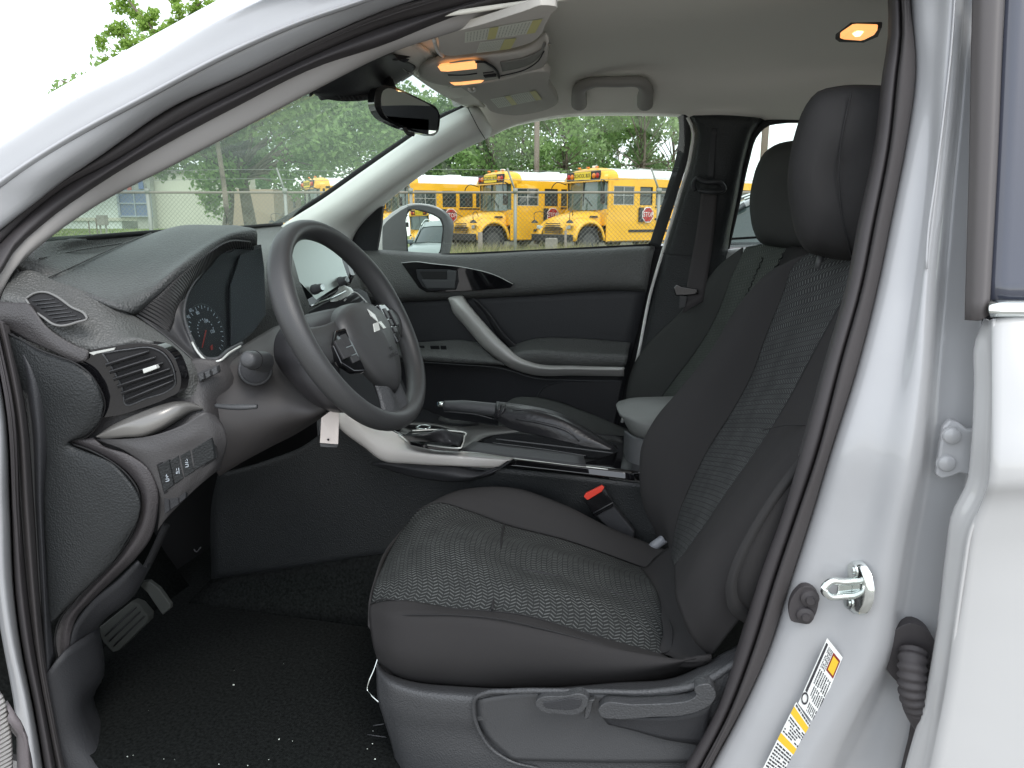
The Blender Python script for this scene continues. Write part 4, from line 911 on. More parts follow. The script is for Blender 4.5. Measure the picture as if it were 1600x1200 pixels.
# backing between end panel and column (lower dash)
patch('lower_dash', [
 [(140, 600, .985), (200, 640, 1.0), (270, 610, 1.05), (300, 560, 1.085), (335, 562, 1.10), (375, 545, 1.17)],
 [(120, 690, .972), (190, 670, .99), (270, 640, 1.035), (310, 600, 1.06), (345, 590, 1.09), (400, 580, 1.20)],
 [(150, 700, .975), (215, 688, .985), (285, 664, 1.02), (322, 640, 1.05), (352, 640, 1.10), (430, 640, 1.22)],
 [(200, 735, .985), (240, 715, .99), (300, 690, 1.015), (335, 666, 1.05), (364, 680, 1.12), (450, 680, 1.24)]], mat('dash_lower_tone', (.044, .042, .043), .5, bump=('grain', 420, .35)), da, nu=40, nv=30, thick=.006)
patch('switch_panel', [
 [(146, 686, .970), (190, 686, .968), (240, 680, .975), (290, 662, .99), (322, 644, 1.01), (340, 650, 1.03)],
 [(200, 708, .968), (222, 708, .966), (258, 704, .974), (300, 684, .99), (328, 664, 1.01), (350, 668, 1.03)],
 [(226, 730, .972), (238, 736, .970), (270, 722, .978), (306, 700, .995), (332, 684, 1.01), (355, 690, 1.035)],
 [(244, 762, .976), (248, 766, .974), (278, 748, .982), (310, 726, .998), (334, 706, 1.015), (352, 706, 1.04)],
 [(248, 800, .985), (254, 796, .985), (284, 770, .99), (312, 746, 1.005), (336, 728, 1.02), (346, 724, 1.05)],
 [(246, 830, .995), (254, 818, .995), (284, 785, 1.0), (310, 760, 1.01), (334, 740, 1.03), (344, 734, 1.06)]], mat('switch_panel_grain', (.052, .050, .051), .5, bump=('grain', 420, .35)), da, nu=40, nv=40, thick=.006)
# four switches, two with no function
sw = thing('switch_bank', P(292, 735, .99), parent=car)
def swy(u): return .966+(u-245)*.00050
SWQ = [((247, 728), (264, 718), (271, 758), (256, 769)), ((265, 721), (279, 711), (286, 748), (273, 757)), ((281, 712), (297, 702), (303, 737), (288, 746)), ((299, 703), (330, 684), (335, 716), (304, 735))]
prism('switch_surround', [(u, v, swy(u)+.002) for u, v in [(244, 726), (332, 680), (339, 716), (256, 773)]], black, sw, depth=.006, bevel=.001)
for q in SWQ: prism('switch_key', [(u, v, swy(u)-.002) for u, v in q], end_dk, sw, depth=.006, bevel=.0012)
# white pictograms
def icon(lines, u0, v0):
    bm = bmesh.new()
    for (x0, y0, x1, y1) in lines:
        a = P(u0+x0, v0+y0, swy(u0)-.0027); b = P(u0+x1, v0+y1, swy(u0)-.0027); d = (b-a).normalized(); n = d.cross(Vector((0, 1, 0)))*.00055
        bm.faces.new([bm.verts.new(p) for p in (a+n, b+n, b-n, a-n)])
    bmobj('switch_symbol', bm, mark, sw)
icon([(-3, -4, 3, -2), (0, -6, 1, 0), (-3, 2, 4, 1), (-3, 6, 4, 4), (-3, 2, -2, 6), (4, 1, 4, 4), (-5, 1, -3, 3)], 260, 747)
icon([(-3, -4, -2, 5), (3, -5, 4, 4), (0, -4, 0, -1), (-1, 2, 2, 1), (-1, 4, 2, 3)], 276, 736)
icon([(-3, -6, -1, -4), (1, -7, 2, -4), (-3, -1, 3, -2), (-3, 2, 3, 1), (-3, 2, -2, 6), (3, 1, 3, 5), (-2, 6, 3, 5)], 291, 724)
for q in (((256, 774), (263, 770), (265, 798), (257, 804)), ((264, 769), (277, 760), (279, 788), (266, 797)), ((279, 759), (291, 750), (290, 778), (280, 787))):
    prism('blank_switch', [(u, v, swy(u)+.006) for u, v in q], dash_dk, sw, depth=.006, bevel=.001)
# satin blade under the vent
patch('satin_blade', [
 [(150, 681, .972), (176, 664, .972), (215, 646, .985), (250, 633, 1.005), (275, 627, 1.02), (300, 629, 1.035), (316, 636, 1.045)],
 [(152, 683, .962), (180, 670, .960), (220, 656, .968), (254, 643, .985), (278, 634, 1.005), (300, 633, 1.025), (317, 637, 1.04)],
 [(154, 684, .964), (190, 679, .962), (225, 674, .966), (256, 662, .982), (280, 649, 1.003), (300, 640, 1.025), (317, 638, 1.04)],
 [(154, 685, .985), (190, 684, .985), (232, 682, .985), (258, 670, 1.0), (282, 655, 1.02), (302, 644, 1.04), (317, 640, 1.05)]], silver_dk, da, nu=50, nv=24, thick=.003)
# outer air vent
av = thing('air_vent', P(200, 590, .97), parent=car)
def avy(u): return .952+(u-120)*.00042
VF = [(117, 566), (124, 557), (138, 549), (180, 540), (226, 536), (252, 541), (268, 553), (278, 572), (283, 596), (279, 612), (262, 622), (222, 638), (180, 650), (152, 651), (162, 636), (163, 622), (156, 604), (140, 584)]
prism('vent_surround', [(u, v, avy(u)) for u, v in VF], gloss, av, depth=.02, bevel=.003, sm=70)
VO = [(160, 552), (200, 546), (238, 544), (255, 552), (266, 566), (273, 588), (273, 602), (262, 611), (230, 622), (196, 632), (192, 610), (180, 584), (168, 564)]
prism('vent_mouth', [(u, v, avy(u)-.001) for u, v in VO], black, av, depth=.004, bevel=0, sm=50)
tube('mouth_rim', [(u, v, avy(u)-.002) for u, v in VO+[VO[0]]], .0014, plas_l, av, n=60, k=6)
for k in range(6):
    f = k/5
    u0, v0 = 164+f*30, 568+f*56; u1, v1 = 232+min(f, .7)*54, 547+f*46
    patch('vent_slat', [[(u0, v0, avy(u0)-.001), ((u0+u1)/2, (v0+v1)/2-1, avy((u0+u1)/2)-.001), (u1, v1, avy(u1)-.001)],
                        [(u0+1, v0+1.8, avy(u0)-.008), ((u0+u1)/2+1, (v0+v1)/2+1, avy((u0+u1)/2)-.008), (u1+1, v1+1.6, avy(u1)-.008)],
                        [(u0+2, v0+5.5, avy(u0)-.003), ((u0+u1)/2+2, (v0+v1)/2+5, avy((u0+u1)/2)-.003), (u1+1, v1+5, avy(u1)-.003)]], dash_sm, av, nu=12, thick=.001)
    tube('slat_edge', [(u0+1, v0+1.4, avy(u0)-.009), (u1+1, v1+1.4, avy(u1)-.009)], .0008, plas_l, av, n=4, k=6)
prism('vent_tab', [(222, 577, avy(230)-.014), (243, 570, avy(243)-.014), (245, 576, avy(243)-.014), (224, 584, avy(230)-.014)], brightm, av, depth=.008, bevel=.0012)
if 0: patch('vent_cheek', [[(128, 560, .950), (150, 582, .952), (168, 606, .958), (176, 632, .964), (172, 650, .97)], [(138, 556, .950), (160, 576, .952), (178, 602, .958), (187, 630, .966), (183, 648, .972)]], gloss, av, nu=20, thick=.002)
prism('vent_bright_sliver', [(u, v, avy(u)-.003) for u, v in [(138, 551), (180, 543), (178, 547), (150, 553), (146, 555)]], brightm, av, depth=.002, bevel=.0006)  # bright sliver laid on the vent surround

# ---------- steering column
sc2 = thing('steering_column', P(440, 600, 1.2), parent=car)
patch('column_surround', [
 [(335, 566, 1.10), (352, 556, 1.14), (376, 542, 1.20), (405, 524, 1.26), (430, 510, 1.30), (445, 505, 1.32)],
 [(336, 590, 1.085), (356, 575, 1.115), (385, 566, 1.15), (412, 556, 1.19), (432, 545, 1.22), (450, 540, 1.24)],
 [(330, 640, 1.07), (360, 620, 1.10), (400, 612, 1.13), (430, 612, 1.15), (460, 610, 1.17), (480, 605, 1.18)],
 [(336, 690, 1.06), (368, 676, 1.09), (412, 660, 1.12), (448, 652, 1.14), (485, 648, 1.15), (510, 640, 1.17)],
 [(340, 738, 1.08), (380, 716, 1.12), (420, 696, 1.16), (456, 676, 1.19), (490, 656, 1.20), (512, 644, 1.21)],
 [(350, 738, 1.16), (386, 718, 1.18), (424, 698, 1.22), (460, 680, 1.24), (492, 660, 1.26), (514, 646, 1.27)]], mat('column_tone', (.040, .037, .037), .55, bump=('noise', 600, .12)), sc2, nu=40, nv=30, thick=.006)
patch('column_shroud', [
 [(444, 505, 1.19), (470, 494, 1.20), (500, 486, 1.22), (530, 480, 1.24)],
 [(430, 528, 1.165), (455, 522, 1.15), (490, 516, 1.15), (530, 512, 1.18)],
 [(428, 556, 1.155), (450, 560, 1.13), (480, 566, 1.12), (530, 570, 1.14)],
 [(446, 588, 1.15), (462, 594, 1.12), (494, 606, 1.11), (536, 612, 1.13)],
 [(478, 622, 1.15), (490, 626, 1.13), (510, 634, 1.12), (540, 636, 1.14)],
 [(508, 643, 1.20), (514, 644, 1.18), (524, 645, 1.17), (545, 645, 1.18)]], mat('shroud_black', (.022, .021, .023), .5, bump=('noise', 600, .12)), sc2, nu=30, nv=30, thick=.006)
prism('shroud_key_slot', [(466, 561, 1.118), (473, 561, 1.118), (472, 570, 1.118), (465, 569, 1.118)], plas_l, sc2, depth=.002, bevel=.0008)
# control stalk seen end on
kc = P(399, 577, 1.115); kd = (EYE-kc).normalized(); kx = Vector((0, 0, 1)).cross(kd).normalized(); ky = kd.cross(kx)
lathe('stalk_collar', [(.0001, .006), (.022, .006), (.0265, .002), (.0285, -.010), (.0295, -.03)], frame3(kc, kx, ky, kd), dash_dk, sc2, n=36)
lathe('stalk_ring', [(.0266, .0035), (.0285, .0015), (.0285, .0005), (.0262, .002)], frame3(kc, kx, ky, kd), plas_l, sc2, n=36)
kc2 = P(397, 563, 1.075); kd2 = (Vector((.15, -.95, .25))).normalized(); kx2 = Vector((0, 0, 1)).cross(kd2).normalized(); ky2 = kd2.cross(kx2)
lathe('stalk_knob', [(.0001, .030), (.008, .0295), (.012, .027), (.0142, .022), (.0155, .006), (.0165, -.02), (.018, -.04)], frame3(kc2, kx2, ky2, kd2), plas, sc2, n=32)
lathe('stalk_groove', [(.0166, .005), (.0168, .003), (.0162, .003)], frame3(kc2, kx2, ky2, kd2), black, sc2, n=32)
tube('release_lever', [(338, 634, 1.045), (360, 636, 1.04), (385, 636, 1.04), (402, 635, 1.045)], [.005, .0055, .0062, .0045], plas, sc2, n=20, k=10, flat=.8)
# dimmer switches
prism('dimmer_plate', [(306, 584, 1.052), (318, 578, 1.058), (338, 571, 1.068), (341, 582, 1.068), (322, 592, 1.058), (312, 598, 1.052)], dash_sm, sc2, depth=.01, bevel=.002)
for (a, b) in ((309, 586), (319, 582), (330, 577)):
    prism('dimmer_key', [(a, b, 1.049), (a+8, b-4, 1.053), (a+10, b+6, 1.053), (a+3, b+10, 1.049)], plas_l, sc2, depth=.005, bevel=.0015)
# paper tag hanging below the column
tg = thing('paper_tag', P(515, 668, 1.16), 'cream paper tag with a punched hole, dangling under the steering column', 'tag')
prism('tag_card', [(518, 641, 1.165), (530, 640, 1.17), (528, 694, 1.165), (500, 692, 1.155), (502, 653, 1.155)], paper, tg, depth=.0012, bevel=0)
lathe('punched_hole', [(.0001, .0003), (.0022, .0003), (.0022, -.0002)], frame3(P(513, 687, 1.157), Vector((1, 0, 0)), Vector((0, 0, 1)), Vector((0, -1, 0))), black, tg, n=14)
prism('tag_clip', [(500, 693, 1.156), (528, 695, 1.166), (526, 699, 1.166), (501, 698, 1.156)], plas, tg, depth=.002, bevel=0)

# ================================================================== STEERING WHEEL
t_ = .484; WC = Vector((-.600, 1.25, 1.062)); WR = .1945; wr = .0188
wn_ = Vector((math.cos(t_), 0, math.sin(t_))); wa = Vector((0, 1, 0)); wb = Vector((-math.sin(t_), 0, math.cos(t_)))
HB = 0.0
def Wp(a, b, n): return WC + wa*a + wb*(b+HB) + wn_*n
sw_ = thing('steering_wheel', WC, parent=car)
vs = []; fs = []; NN = 96; KK = 16
for i in range(NN):
    al = math.tau*i/NN; e = (math.cos(al), math.sin(al))
    # thicker grips at ten and two, slightly flat bottom
    g = 1+.10*math.exp(-((math.sin(al)-.35)/.3)**2)
    for j in range(KK):
        be = math.tau*j/KK
        rr = WR+wr*g*.92*math.cos(be); nn = wr*1.12*g*math.sin(be)
        vs.append(Wp(e[0]*rr, e[1]*rr, nn))
for i in range(NN):
    for j in range(KK):
        fs.append((i*KK+j, ((i+1) % NN)*KK+j, ((i+1) % NN)*KK+(j+1) % KK, i*KK+(j+1) % KK))
link('wheel_rim', mesh('wheel_rim', vs, fs), wheelm, sw_)
HB = -.020
# hub pad, domed
def hub_outline(al):
    c, s = math.cos(al), math.sin(al)
    ex = 2.6
    r_ = 1/((abs(c)/.100)**ex+(abs(s)/(.068 if s > 0 else .122))**ex)**(1/ex)
    if s < 0: r_ *= 1-.22*abs(c)*abs(s)*2*.9
    return r_*c, r_*s
vs = [Wp(0, -.01, .0435)]; fs = []; NA = 64; NRg = 10
for k in range(1, NRg+1):
    q = k/NRg
    for i in range(NA):
        a, b = hub_outline(math.tau*i/NA); n_ = .012+.027*(1-q**3.2)**.75 if q < 1 else .004
        # crease: upper facet and lower facets
        bb = b*q; aa = a*q
        n_ += .006*max(0, 1-abs(aa)/.04)*(1 if bb < .03 else .4)*(1-q)
        vs.append(Wp(aa, bb-.008, n_))
for i in range(NA):
    ii = (i+1) % NA; fs.append((0, 1+i, 1+ii))
    for k in range(NRg-1):
        p_ = 1+k*NA; fs.append((p_+i, p_+NA+i, p_+NA+ii, p_+ii))
fs.append(tuple(1+(NRg-1)*NA+i for i in range(NA))[::-1])
link('hub_pad', mesh('hub_pad', vs, fs), wheelm, sw_)
# spokes
def spoke(nm, rows, m_): return patch(nm, [[Wp(*p) for p in r] for r in rows], m_, sw_, nu=20, nv=16, thick=.006)
for s in (-1, 1):
    HB = -.020
    spoke('spoke', [[(s*.06, .038, .010), (s*.12, .034, .006), (s*.186, .042, -.002)], [(s*.06, .03, .014), (s*.12, .024, .011), (s*.186, .030, .006)], [(s*.06, -.02, .014), (s*.12, -.018, .011), (s*.186, -.018, .006)], [(s*.06, -.034, .010), (s*.12, -.030, .006), (s*.186, -.034, -.002)]], wheelm)
    # key pods
    HB = -.040 if s < 0 else -.016
    prism('key_pod', [Wp(*p) for p in ((s*.084, .036, .024), (s*.115, .036, .022), (s*.142, .014, .018), (s*.142, -.020, .016), (s*.120, -.040, .018), (s*.088, -.048, .022))], gloss, sw_, depth=.012, bevel=.003, dirv=-wn_)
    for (b0, b1, a0, a1) in ((.004, .026, .094, .114), (-.012, .002, .094, .114), (-.026, -.014, .094, .114), (-.014, .020, .117, .137)):
        prism('wheel_key', [Wp(s*a0, b0, .0245), Wp(s*a1, b0, .0215), Wp(s*a1, b1, .0215), Wp(s*a0, b1, .0245)], dash_sm, sw_, depth=.004, bevel=.001, dirv=-wn_)
HB = -.004
spoke('lower_spoke', [[(-.058, -.075, .010), (-.050, -.12, .004), (-.060, -.165, -.004), (-.072, -.186, -.010)], [(-.030, -.09, .022), (-.026, -.125, .015), (-.034, -.165, .008), (-.045, -.190, .002)], [(0, -.10, .018), (0, -.13, .010), (0, -.165, .004), (0, -.190, .0)], [(.030, -.09, .022), (.026, -.125, .015), (.034, -.165, .008), (.045, -.190, .002)], [(.058, -.075, .010), (.050, -.12, .004), (.060, -.165, -.004), (.072, -.186, -.010)]], plas_l)
HB = -.020
# three-diamond badge
def hubn(a, b):
    r_ = math.hypot(a/.100, (b+.008)/(.068 if b > -.008 else .122)); q = min(1, r_); return .0125+.027*(1-q**3.2)**.75+.006*max(0, 1-abs(a)/.04)*(1-q)
def diamond(cx, cy, ang, L_, w_):
    d = (math.cos(ang), math.sin(ang)); n_ = (-d[1], d[0])
    pts = [(cx, cy), (cx+d[0]*L_/2+n_[0]*w_/2, cy+d[1]*L_/2+n_[1]*w_/2), (cx+d[0]*L_, cy+d[1]*L_), (cx+d[0]*L_/2-n_[0]*w_/2, cy+d[1]*L_/2-n_[1]*w_/2)]
    prism('badge_diamond', [Wp(a, b, hubn(a, b)+.0012) for a, b in pts], chrome if False else brightm, sw_, depth=.002, bevel=.0005, dirv=-wn_)
for ang in (90, 210, 330): diamond(0, .004, R(ang), .030, .0175)
def hubtext(s, a, b, size):
    n_ = hubn(a, b)+.0008
    text('airbag_lettering', s, frame3(Wp(a, b, n_), wa, wb, wn_), size, black, sw_, ext=.0001)
hubtext('SRS', 0, -.050, .010); hubtext('AIRBAG', 0, -.062, .010)

# ================================================================== CENTRE STACK behind the wheel
cs = thing('centre_stack', P(500, 420, 1.65), parent=car)
prism('display_housing', [(452, 366, 1.625), (470, 366, 1.62), (530, 392, 1.78), (548, 430, 1.78), (540, 446, 1.76), (484, 482, 1.60), (468, 440, 1.60)], gloss, cs, depth=.03, bevel=.004)
_sa, _sb, _sc = P(455, 369, 1.58), P(540, 400, 1.76), P(490, 470, 1.575)
_sn = (_sb-_sa).cross(_sc-_sa).normalized()
prism('display_glass', [on_plane(u, v, _sa, _sn) for u, v in [(448, 366), (474, 367), (500, 374), (530, 396), (544, 436), (494, 468), (468, 440)]], screenm, cs, depth=.002, bevel=0)
for (u, v, y) in ((493, 452, 1.58), (532, 440, 1.70)):
    c = P(u, v, y); d = Vector((.93, -.25, .25)).normalized(); x = Vector((0, 0, 1)).cross(d).normalized()
    lathe('volume_knob', [(.0001, .022), (.008, .022), (.0095, .019), (.010, .006), (.012, .004), (.012, -.006)], frame3(c, x, d.cross(x), d), plas, cs, n=24)
    lathe('knob_cap', [(.0001, .0235), (.0070, .0235), (.0072, .022)], frame3(c, x, d.cross(x), d), chrome, cs, n=20)
prism('satin_bar', [(516, 460, 1.70), (534, 446, 1.74), (546, 450, 1.76), (552, 458, 1.76), (530, 470, 1.72), (516, 472, 1.68)], brightm, cs, depth=.01, bevel=.002)
tube('stack_edge', [(486, 478, 1.60), (512, 468, 1.65), (540, 455, 1.74)], .003, chrome, cs, n=10, k=6)
prism('stack_face', [(480, 486, 1.62), (545, 452, 1.76), (560, 460, 1.80), (640, 660, 1.72), (560, 660, 1.58), (500, 560, 1.60)], dash_dk, cs, depth=.06, bevel=.006)
for k in range(4):
    tube('centre_vent_slat', [(542+k*7, 466+k*6, 1.69), (553+k*8, 458+k*6, 1.745)], .0022, plas_l, cs, n=2, k=6)
tube('centre_vent_rim', [(538, 470, 1.69), (556, 457, 1.75), (574, 474, 1.76), (590, 498, 1.76)], .002, brightm, cs, n=12, k=6)
prism('centre_vent', [(540, 470, 1.70), (556, 459, 1.76), (590, 500, 1.77), (575, 512, 1.70)], black, cs, depth=.01, bevel=0)
# ================================================================== CENTRE CONSOLE
co = thing('centre_console', (-.5, 1.68, .6), parent=car)
# near side wall down to the carpet
patch('console_side', [
 [(340, 742, 1.50), (400, 726, 1.50), (470, 700, 1.51), (530, 664, 1.52), (604, 722, 1.50), (700, 727, 1.50), (776, 732, 1.505), (880, 742, 1.51), (1000, 756, 1.52), (1060, 762, 1.52)],
 [(330, 790, 1.53), (400, 775, 1.525), (470, 765, 1.52), (530, 758, 1.52), (604, 762, 1.515), (700, 764, 1.515), (776, 762, 1.515), (880, 770, 1.52), (1000, 780, 1.525), (1060, 785, 1.53)],
 [(330, 900, 1.55), (400, 890, 1.54), (470, 880, 1.535), (530, 872, 1.53), (604, 862, 1.53), (700, 860, 1.53), (776, 860, 1.53), (880, 860, 1.53), (1000, 860, 1.53), (1060, 860, 1.53)],
 [(330, 930, 1.56), (400, 930, 1.55), (470, 930, 1.54), (530, 930, 1.54), (604, 930, 1.54), (700, 930, 1.54), (776, 930, 1.54), (880, 930, 1.54), (1000, 930, 1.54), (1060, 930, 1.54)]], end_dk, co, nu=40, nv=24, thick=.006)
patch('console_shoulder', [
 [(604, 722, 1.49), (700, 727.5, 1.49), (776, 732, 1.495), (800, 716, 1.50)],
 [(602, 724, 1.475), (690, 735, 1.475), (750, 742, 1.478), (790, 724, 1.49)],
 [(580, 726, 1.49), (660, 748, 1.49), (735, 751, 1.49), (770, 742, 1.50)]], dash_dk, co, nu=24, thick=.005)
# satin flank near
patch('satin_flank', [
 [(522, 646, 1.50), (548, 638, 1.52), (580, 661, 1.515), (620, 677, 1.51), (642, 690, 1.51), (672, 701, 1.51), (730, 706.5, 1.51), (802, 714.5, 1.515)],
 [(524, 650, 1.48), (545, 645, 1.49), (576, 672, 1.486), (612, 690, 1.484), (640, 699, 1.484), (672, 706, 1.484), (730, 710, 1.486), (800, 716, 1.495)],
 [(528, 662, 1.478), (540, 662, 1.476), (566, 682, 1.474), (596, 700, 1.472), (634, 704, 1.472), (672, 709, 1.472), (730, 713, 1.476), (796, 718, 1.486)],
 [(530, 667, 1.482), (540, 676, 1.480), (564, 692, 1.478), (596, 715, 1.476), (634, 720, 1.476), (672, 723, 1.476), (724, 727, 1.48), (782, 728, 1.488)],
 [(530, 669, 1.49), (541, 679, 1.49), (566, 697, 1.49), (603, 722.5, 1.49), (636, 725, 1.49), (672, 727, 1.49), (720, 729, 1.495), (776, 732, 1.50)]], silver_lt, co, nu=60, nv=40, thick=.004)
tube('flank_edge', [(622, 679, 1.500), (642, 692, 1.500), (672, 702, 1.500), (730, 708, 1.503), (802, 715.5, 1.51), (870, 724, 1.515), (950, 733.5, 1.52)], [.0025, .003, .0035, .0032, .0026, .0018, .0015], brightm, co, n=50, k=8)
patch('gloss_rail', [[(800, 717, 1.508), (870, 725, 1.512), (990, 739, 1.52)], [(788, 727, 1.50), (870, 736, 1.505), (992, 751, 1.515)]], gloss, co, nu=12, thick=.004)
# deck
patch('console_deck', [
 [(560, 650, 1.56), (622, 679, 1.515), (642, 691, 1.515), (672, 702, 1.515), (730, 708, 1.518), (802, 716, 1.525), (870, 724, 1.53), (1000, 740, 1.535)],
 [(590, 645, 1.60), (640, 668, 1.60), (660, 678, 1.60), (690, 686, 1.60), (750, 692, 1.60), (815, 700, 1.60), (880, 708, 1.60), (1000, 722, 1.60)],
 [(620, 640, 1.70), (660, 655, 1.70), (685, 662, 1.70), (710, 668, 1.70), (770, 676, 1.70), (830, 682, 1.70), (890, 690, 1.70), (1000, 700, 1.70)],
 [(640, 630, 1.80), (670, 640, 1.80), (700, 652, 1.80), (730, 656, 1.80), (785, 664, 1.80), (840, 668, 1.80), (900, 674, 1.80), (1000, 684, 1.80)]], gloss, co, nu=30, nv=20, thick=.004)
patch('satin_flank', [
 [(640, 626, 1.80), (662, 640, 1.80), (680, 651.5, 1.80), (700, 656.5, 1.80), (740, 661.5, 1.80), (780, 667.5, 1.80), (799, 676.5, 1.79)],
 [(636, 632, 1.785), (660, 650, 1.785), (680, 658, 1.785), (700, 660.5, 1.785), (740, 666, 1.785), (780, 673, 1.785), (798, 677.5, 1.78)],
 [(630, 650, 1.77), (658, 659, 1.765), (680, 663, 1.765), (700, 664.5, 1.765), (740, 671, 1.77), (770, 674, 1.77), (796, 678, 1.77)]], brightm, co, nu=40, nv=12, thick=.004)
# shifter gate and boot
prism('shifter_base', [PZ(u, v, .775) for u, v in [(632, 680), (640, 674), (680, 671), (728, 676), (722, 699), (716, 700), (670, 697), (640, 690)]], gloss, co, depth=.008, bevel=.002, dirv=Vector((0, 0, -1)))
tube('shifter_rim', [PZ(u, v, .778) for u, v in [(644, 673), (680, 671.5), (712, 674), (724, 675.5), (727.5, 677), (726, 682), (722, 696), (719, 700), (712, 700), (690, 698), (668, 695)]], .0020, brightm, co, n=60, k=6)
patch('shifter_boot', [[PZ(636, 680, .785), PZ(660, 676, .792), PZ(690, 674, .795), PZ(722, 678, .785)], [PZ(632, 684, .795), PZ(660, 682, .82), PZ(690, 680, .815), PZ(724, 684, .79)], [PZ(640, 690, .785), PZ(665, 690, .80), PZ(690, 692, .80), PZ(718, 696, .785)]], leather, co, nu=24, nv=16, thick=.002)
tube('boot_fold', [PZ(636, 682, .80), PZ(660, 684, .806), PZ(690, 682, .806), PZ(704, 690, .80)], .0013, plas_l, co, n=20, k=6)
tube('shift_button_rim', [PZ(u, v, .80) for u, v in ((650, 668), (660, 664), (672, 666), (668, 670), (655, 670), (650, 668))], .0016, chrome, co, n=20, k=6)
# cup tray lines
for (a, b, r_) in ((((775, 686), (870, 697)), ((870, 697), (958, 708)), .0014), (((770, 692), (850, 702)), ((850, 702), (915, 712)), .001)):
    tube('tray_edge', [PZ(a[0][0], a[0][1], .775), PZ(a[1][0], a[1][1], .773), PZ(b[1][0], b[1][1], .77)], r_, plas_l, co, n=12, k=6)
patch('cup_tray', [[PZ(740, 690, .772), PZ(840, 702, .772), PZ(912, 712, .772)], [PZ(722, 702, .772), PZ(820, 716, .772), PZ(916, 728, .772)]], dash_dk, co, nu=12, thick=.002)
# handbrake with its gaiter
hb = thing('handbrake', P(800, 650, 1.66), parent=car)
tube('brake_grip', [(694, 633, 1.66), (700, 633.5, 1.66), (735, 636, 1.66), (780, 641, 1.66)], [.011, .0155, .0155, .0165], plas, hb, n=20, k=16)
tube('grip_seam', [(694, 643, 1.652), (720, 645, 1.646), (745, 648, 1.646), (772, 655, 1.65)], .0012, plas_l, hb, n=16, k=6)
tube('release_button', [(685, 631, 1.66), (694, 632, 1.66)], .0062, chrome, hb, n=3, k=12)
tube('button_core', [(683.6, 631, 1.66), (686, 631, 1.66)], .0040, mat('button_blue', (.10, .2, .28), .3), hb, n=3, k=10)
g0 = [
 [(776, 628, 1.66), (800, 630, 1.66), (830, 634, 1.66), (870, 645, 1.66), (915, 667, 1.66), (966, 700, 1.66)],
 [(774, 634, 1.642), (798, 640, 1.635), (830, 646, 1.625), (870, 657, 1.615), (915, 678, 1.61), (960, 702, 1.61)],
 [(773, 644, 1.638), (796, 655, 1.625), (836, 664, 1.612), (880, 673, 1.602), (925, 688, 1.60), (958, 704, 1.60)],
 [(772, 653, 1.645), (790, 666, 1.63), (836, 680, 1.612), (885, 691, 1.60), (930, 700, 1.60), (956, 705, 1.60)]]
# wrinkles in the leather: shift rows a little
patch('brake_gaiter', [[(u+random.uniform(-1, 1), v+random.uniform(-1.5, 1.5), y+random.uniform(-.004, .004)) for u, v, y in r] for r in g0], leather, hb, nu=40, nv=30, thick=.003)
for pts in ([(790, 632, 1.640), (786, 642, 1.632), (778, 652, 1.634)], [(783, 631, 1.648), (780, 640, 1.636), (775, 650, 1.64)], [(806, 655, 1.618), (850, 662, 1.606), (890, 676, 1.600), (905, 690, 1.598)], [(800, 640, 1.630), (840, 642, 1.634), (880, 656, 1.628), (930, 684, 1.62)]):
    tube('gaiter_fold', pts, [.001, .0035, .0035, .001][:len(pts)], leather, hb, n=16, k=8)
# armrest box
ar = thing('centre_armrest', P(1010, 650, 1.68), parent=car)
patch('armrest_lid', [
 [(1060, 619, 1.80), (1020, 620, 1.80), (985, 622, 1.80), (967, 627, 1.78)],
 [(1075, 622, 1.72), (1030, 622.5, 1.72), (985, 626, 1.72), (963, 631, 1.74)],
 [(1075, 645, 1.60), (1040, 646, 1.60), (1000, 648, 1.62), (965, 640, 1.68)],
 [(1070, 664, 1.56), (1040, 665, 1.56), (1008, 664, 1.575), (972, 652, 1.64)],
 [(1070, 682, 1.57), (1040, 683, 1.57), (1004, 681, 1.585), (978, 664, 1.65)],
 [(1070, 690, 1.60), (1040, 690, 1.60), (1000, 686, 1.62), (985, 676, 1.66)]], mat('armrest_vinyl', (.12, .125, .12), .5, bump=('grain', 600, .25)), ar, nu=30, nv=30, thick=.01)
patch('armrest_box', [[(975, 672, 1.66), (974, 700, 1.66), (974, 728, 1.65), (990, 745, 1.64)], [(992, 682, 1.61), (986, 705, 1.60), (985, 728, 1.59), (1000, 752, 1.58)], [(1040, 688, 1.58), (1030, 705, 1.575), (1030, 730, 1.57), (1035, 760, 1.57)]], plas, ar, nu=20, nv=16, thick=.006)

# ================================================================== SEATS
ds = thing('driver_seat', (-.25, 1.27, .35), parent=car)
def seatpatch(nm, rows, m_, par_, **k): return patch(nm, rows, m_, par_, thick=.004, **k)
# cushion shell: from underside near, over both bolsters, to the far side
CU = [
 [(596, 1046, 1.12), (645, 1072, 1.10), (760, 1082, 1.10), (900, 1084, 1.10), (1010, 1074, 1.10), (1110, 1044, 1.10)],
 [(588, 1026, 1.085), (618, 1052, 1.060), (700, 1067, 1.055), (840, 1071, 1.055), (970, 1062, 1.055), (1108, 1031, 1.055)],
 [(582, 1004, 1.075), (616, 1020, 1.040), (710, 1030, 1.035), (840, 1036, 1.035), (970, 1040, 1.035), (1112, 1026, 1.035)],
 [(578, 978, 1.085), (614, 985, 1.048), (716, 990, 1.042), (850, 1004, 1.040), (970, 1024, 1.040), (1108, 1032, 1.040)],
 [(577, 955, 1.100), (610, 962, 1.060), (716, 962, 1.055), (850, 983, 1.055), (960, 1010, 1.055), (1070, 1040, 1.055)],
 [(578, 944, 1.115), (612, 937, 1.095), (712, 950, 1.085), (820, 961, 1.085), (920, 990, 1.085), (1036, 1022, 1.090)]]
seatpatch('cushion_side', CU, fab_side, ds, nu=60, nv=50)
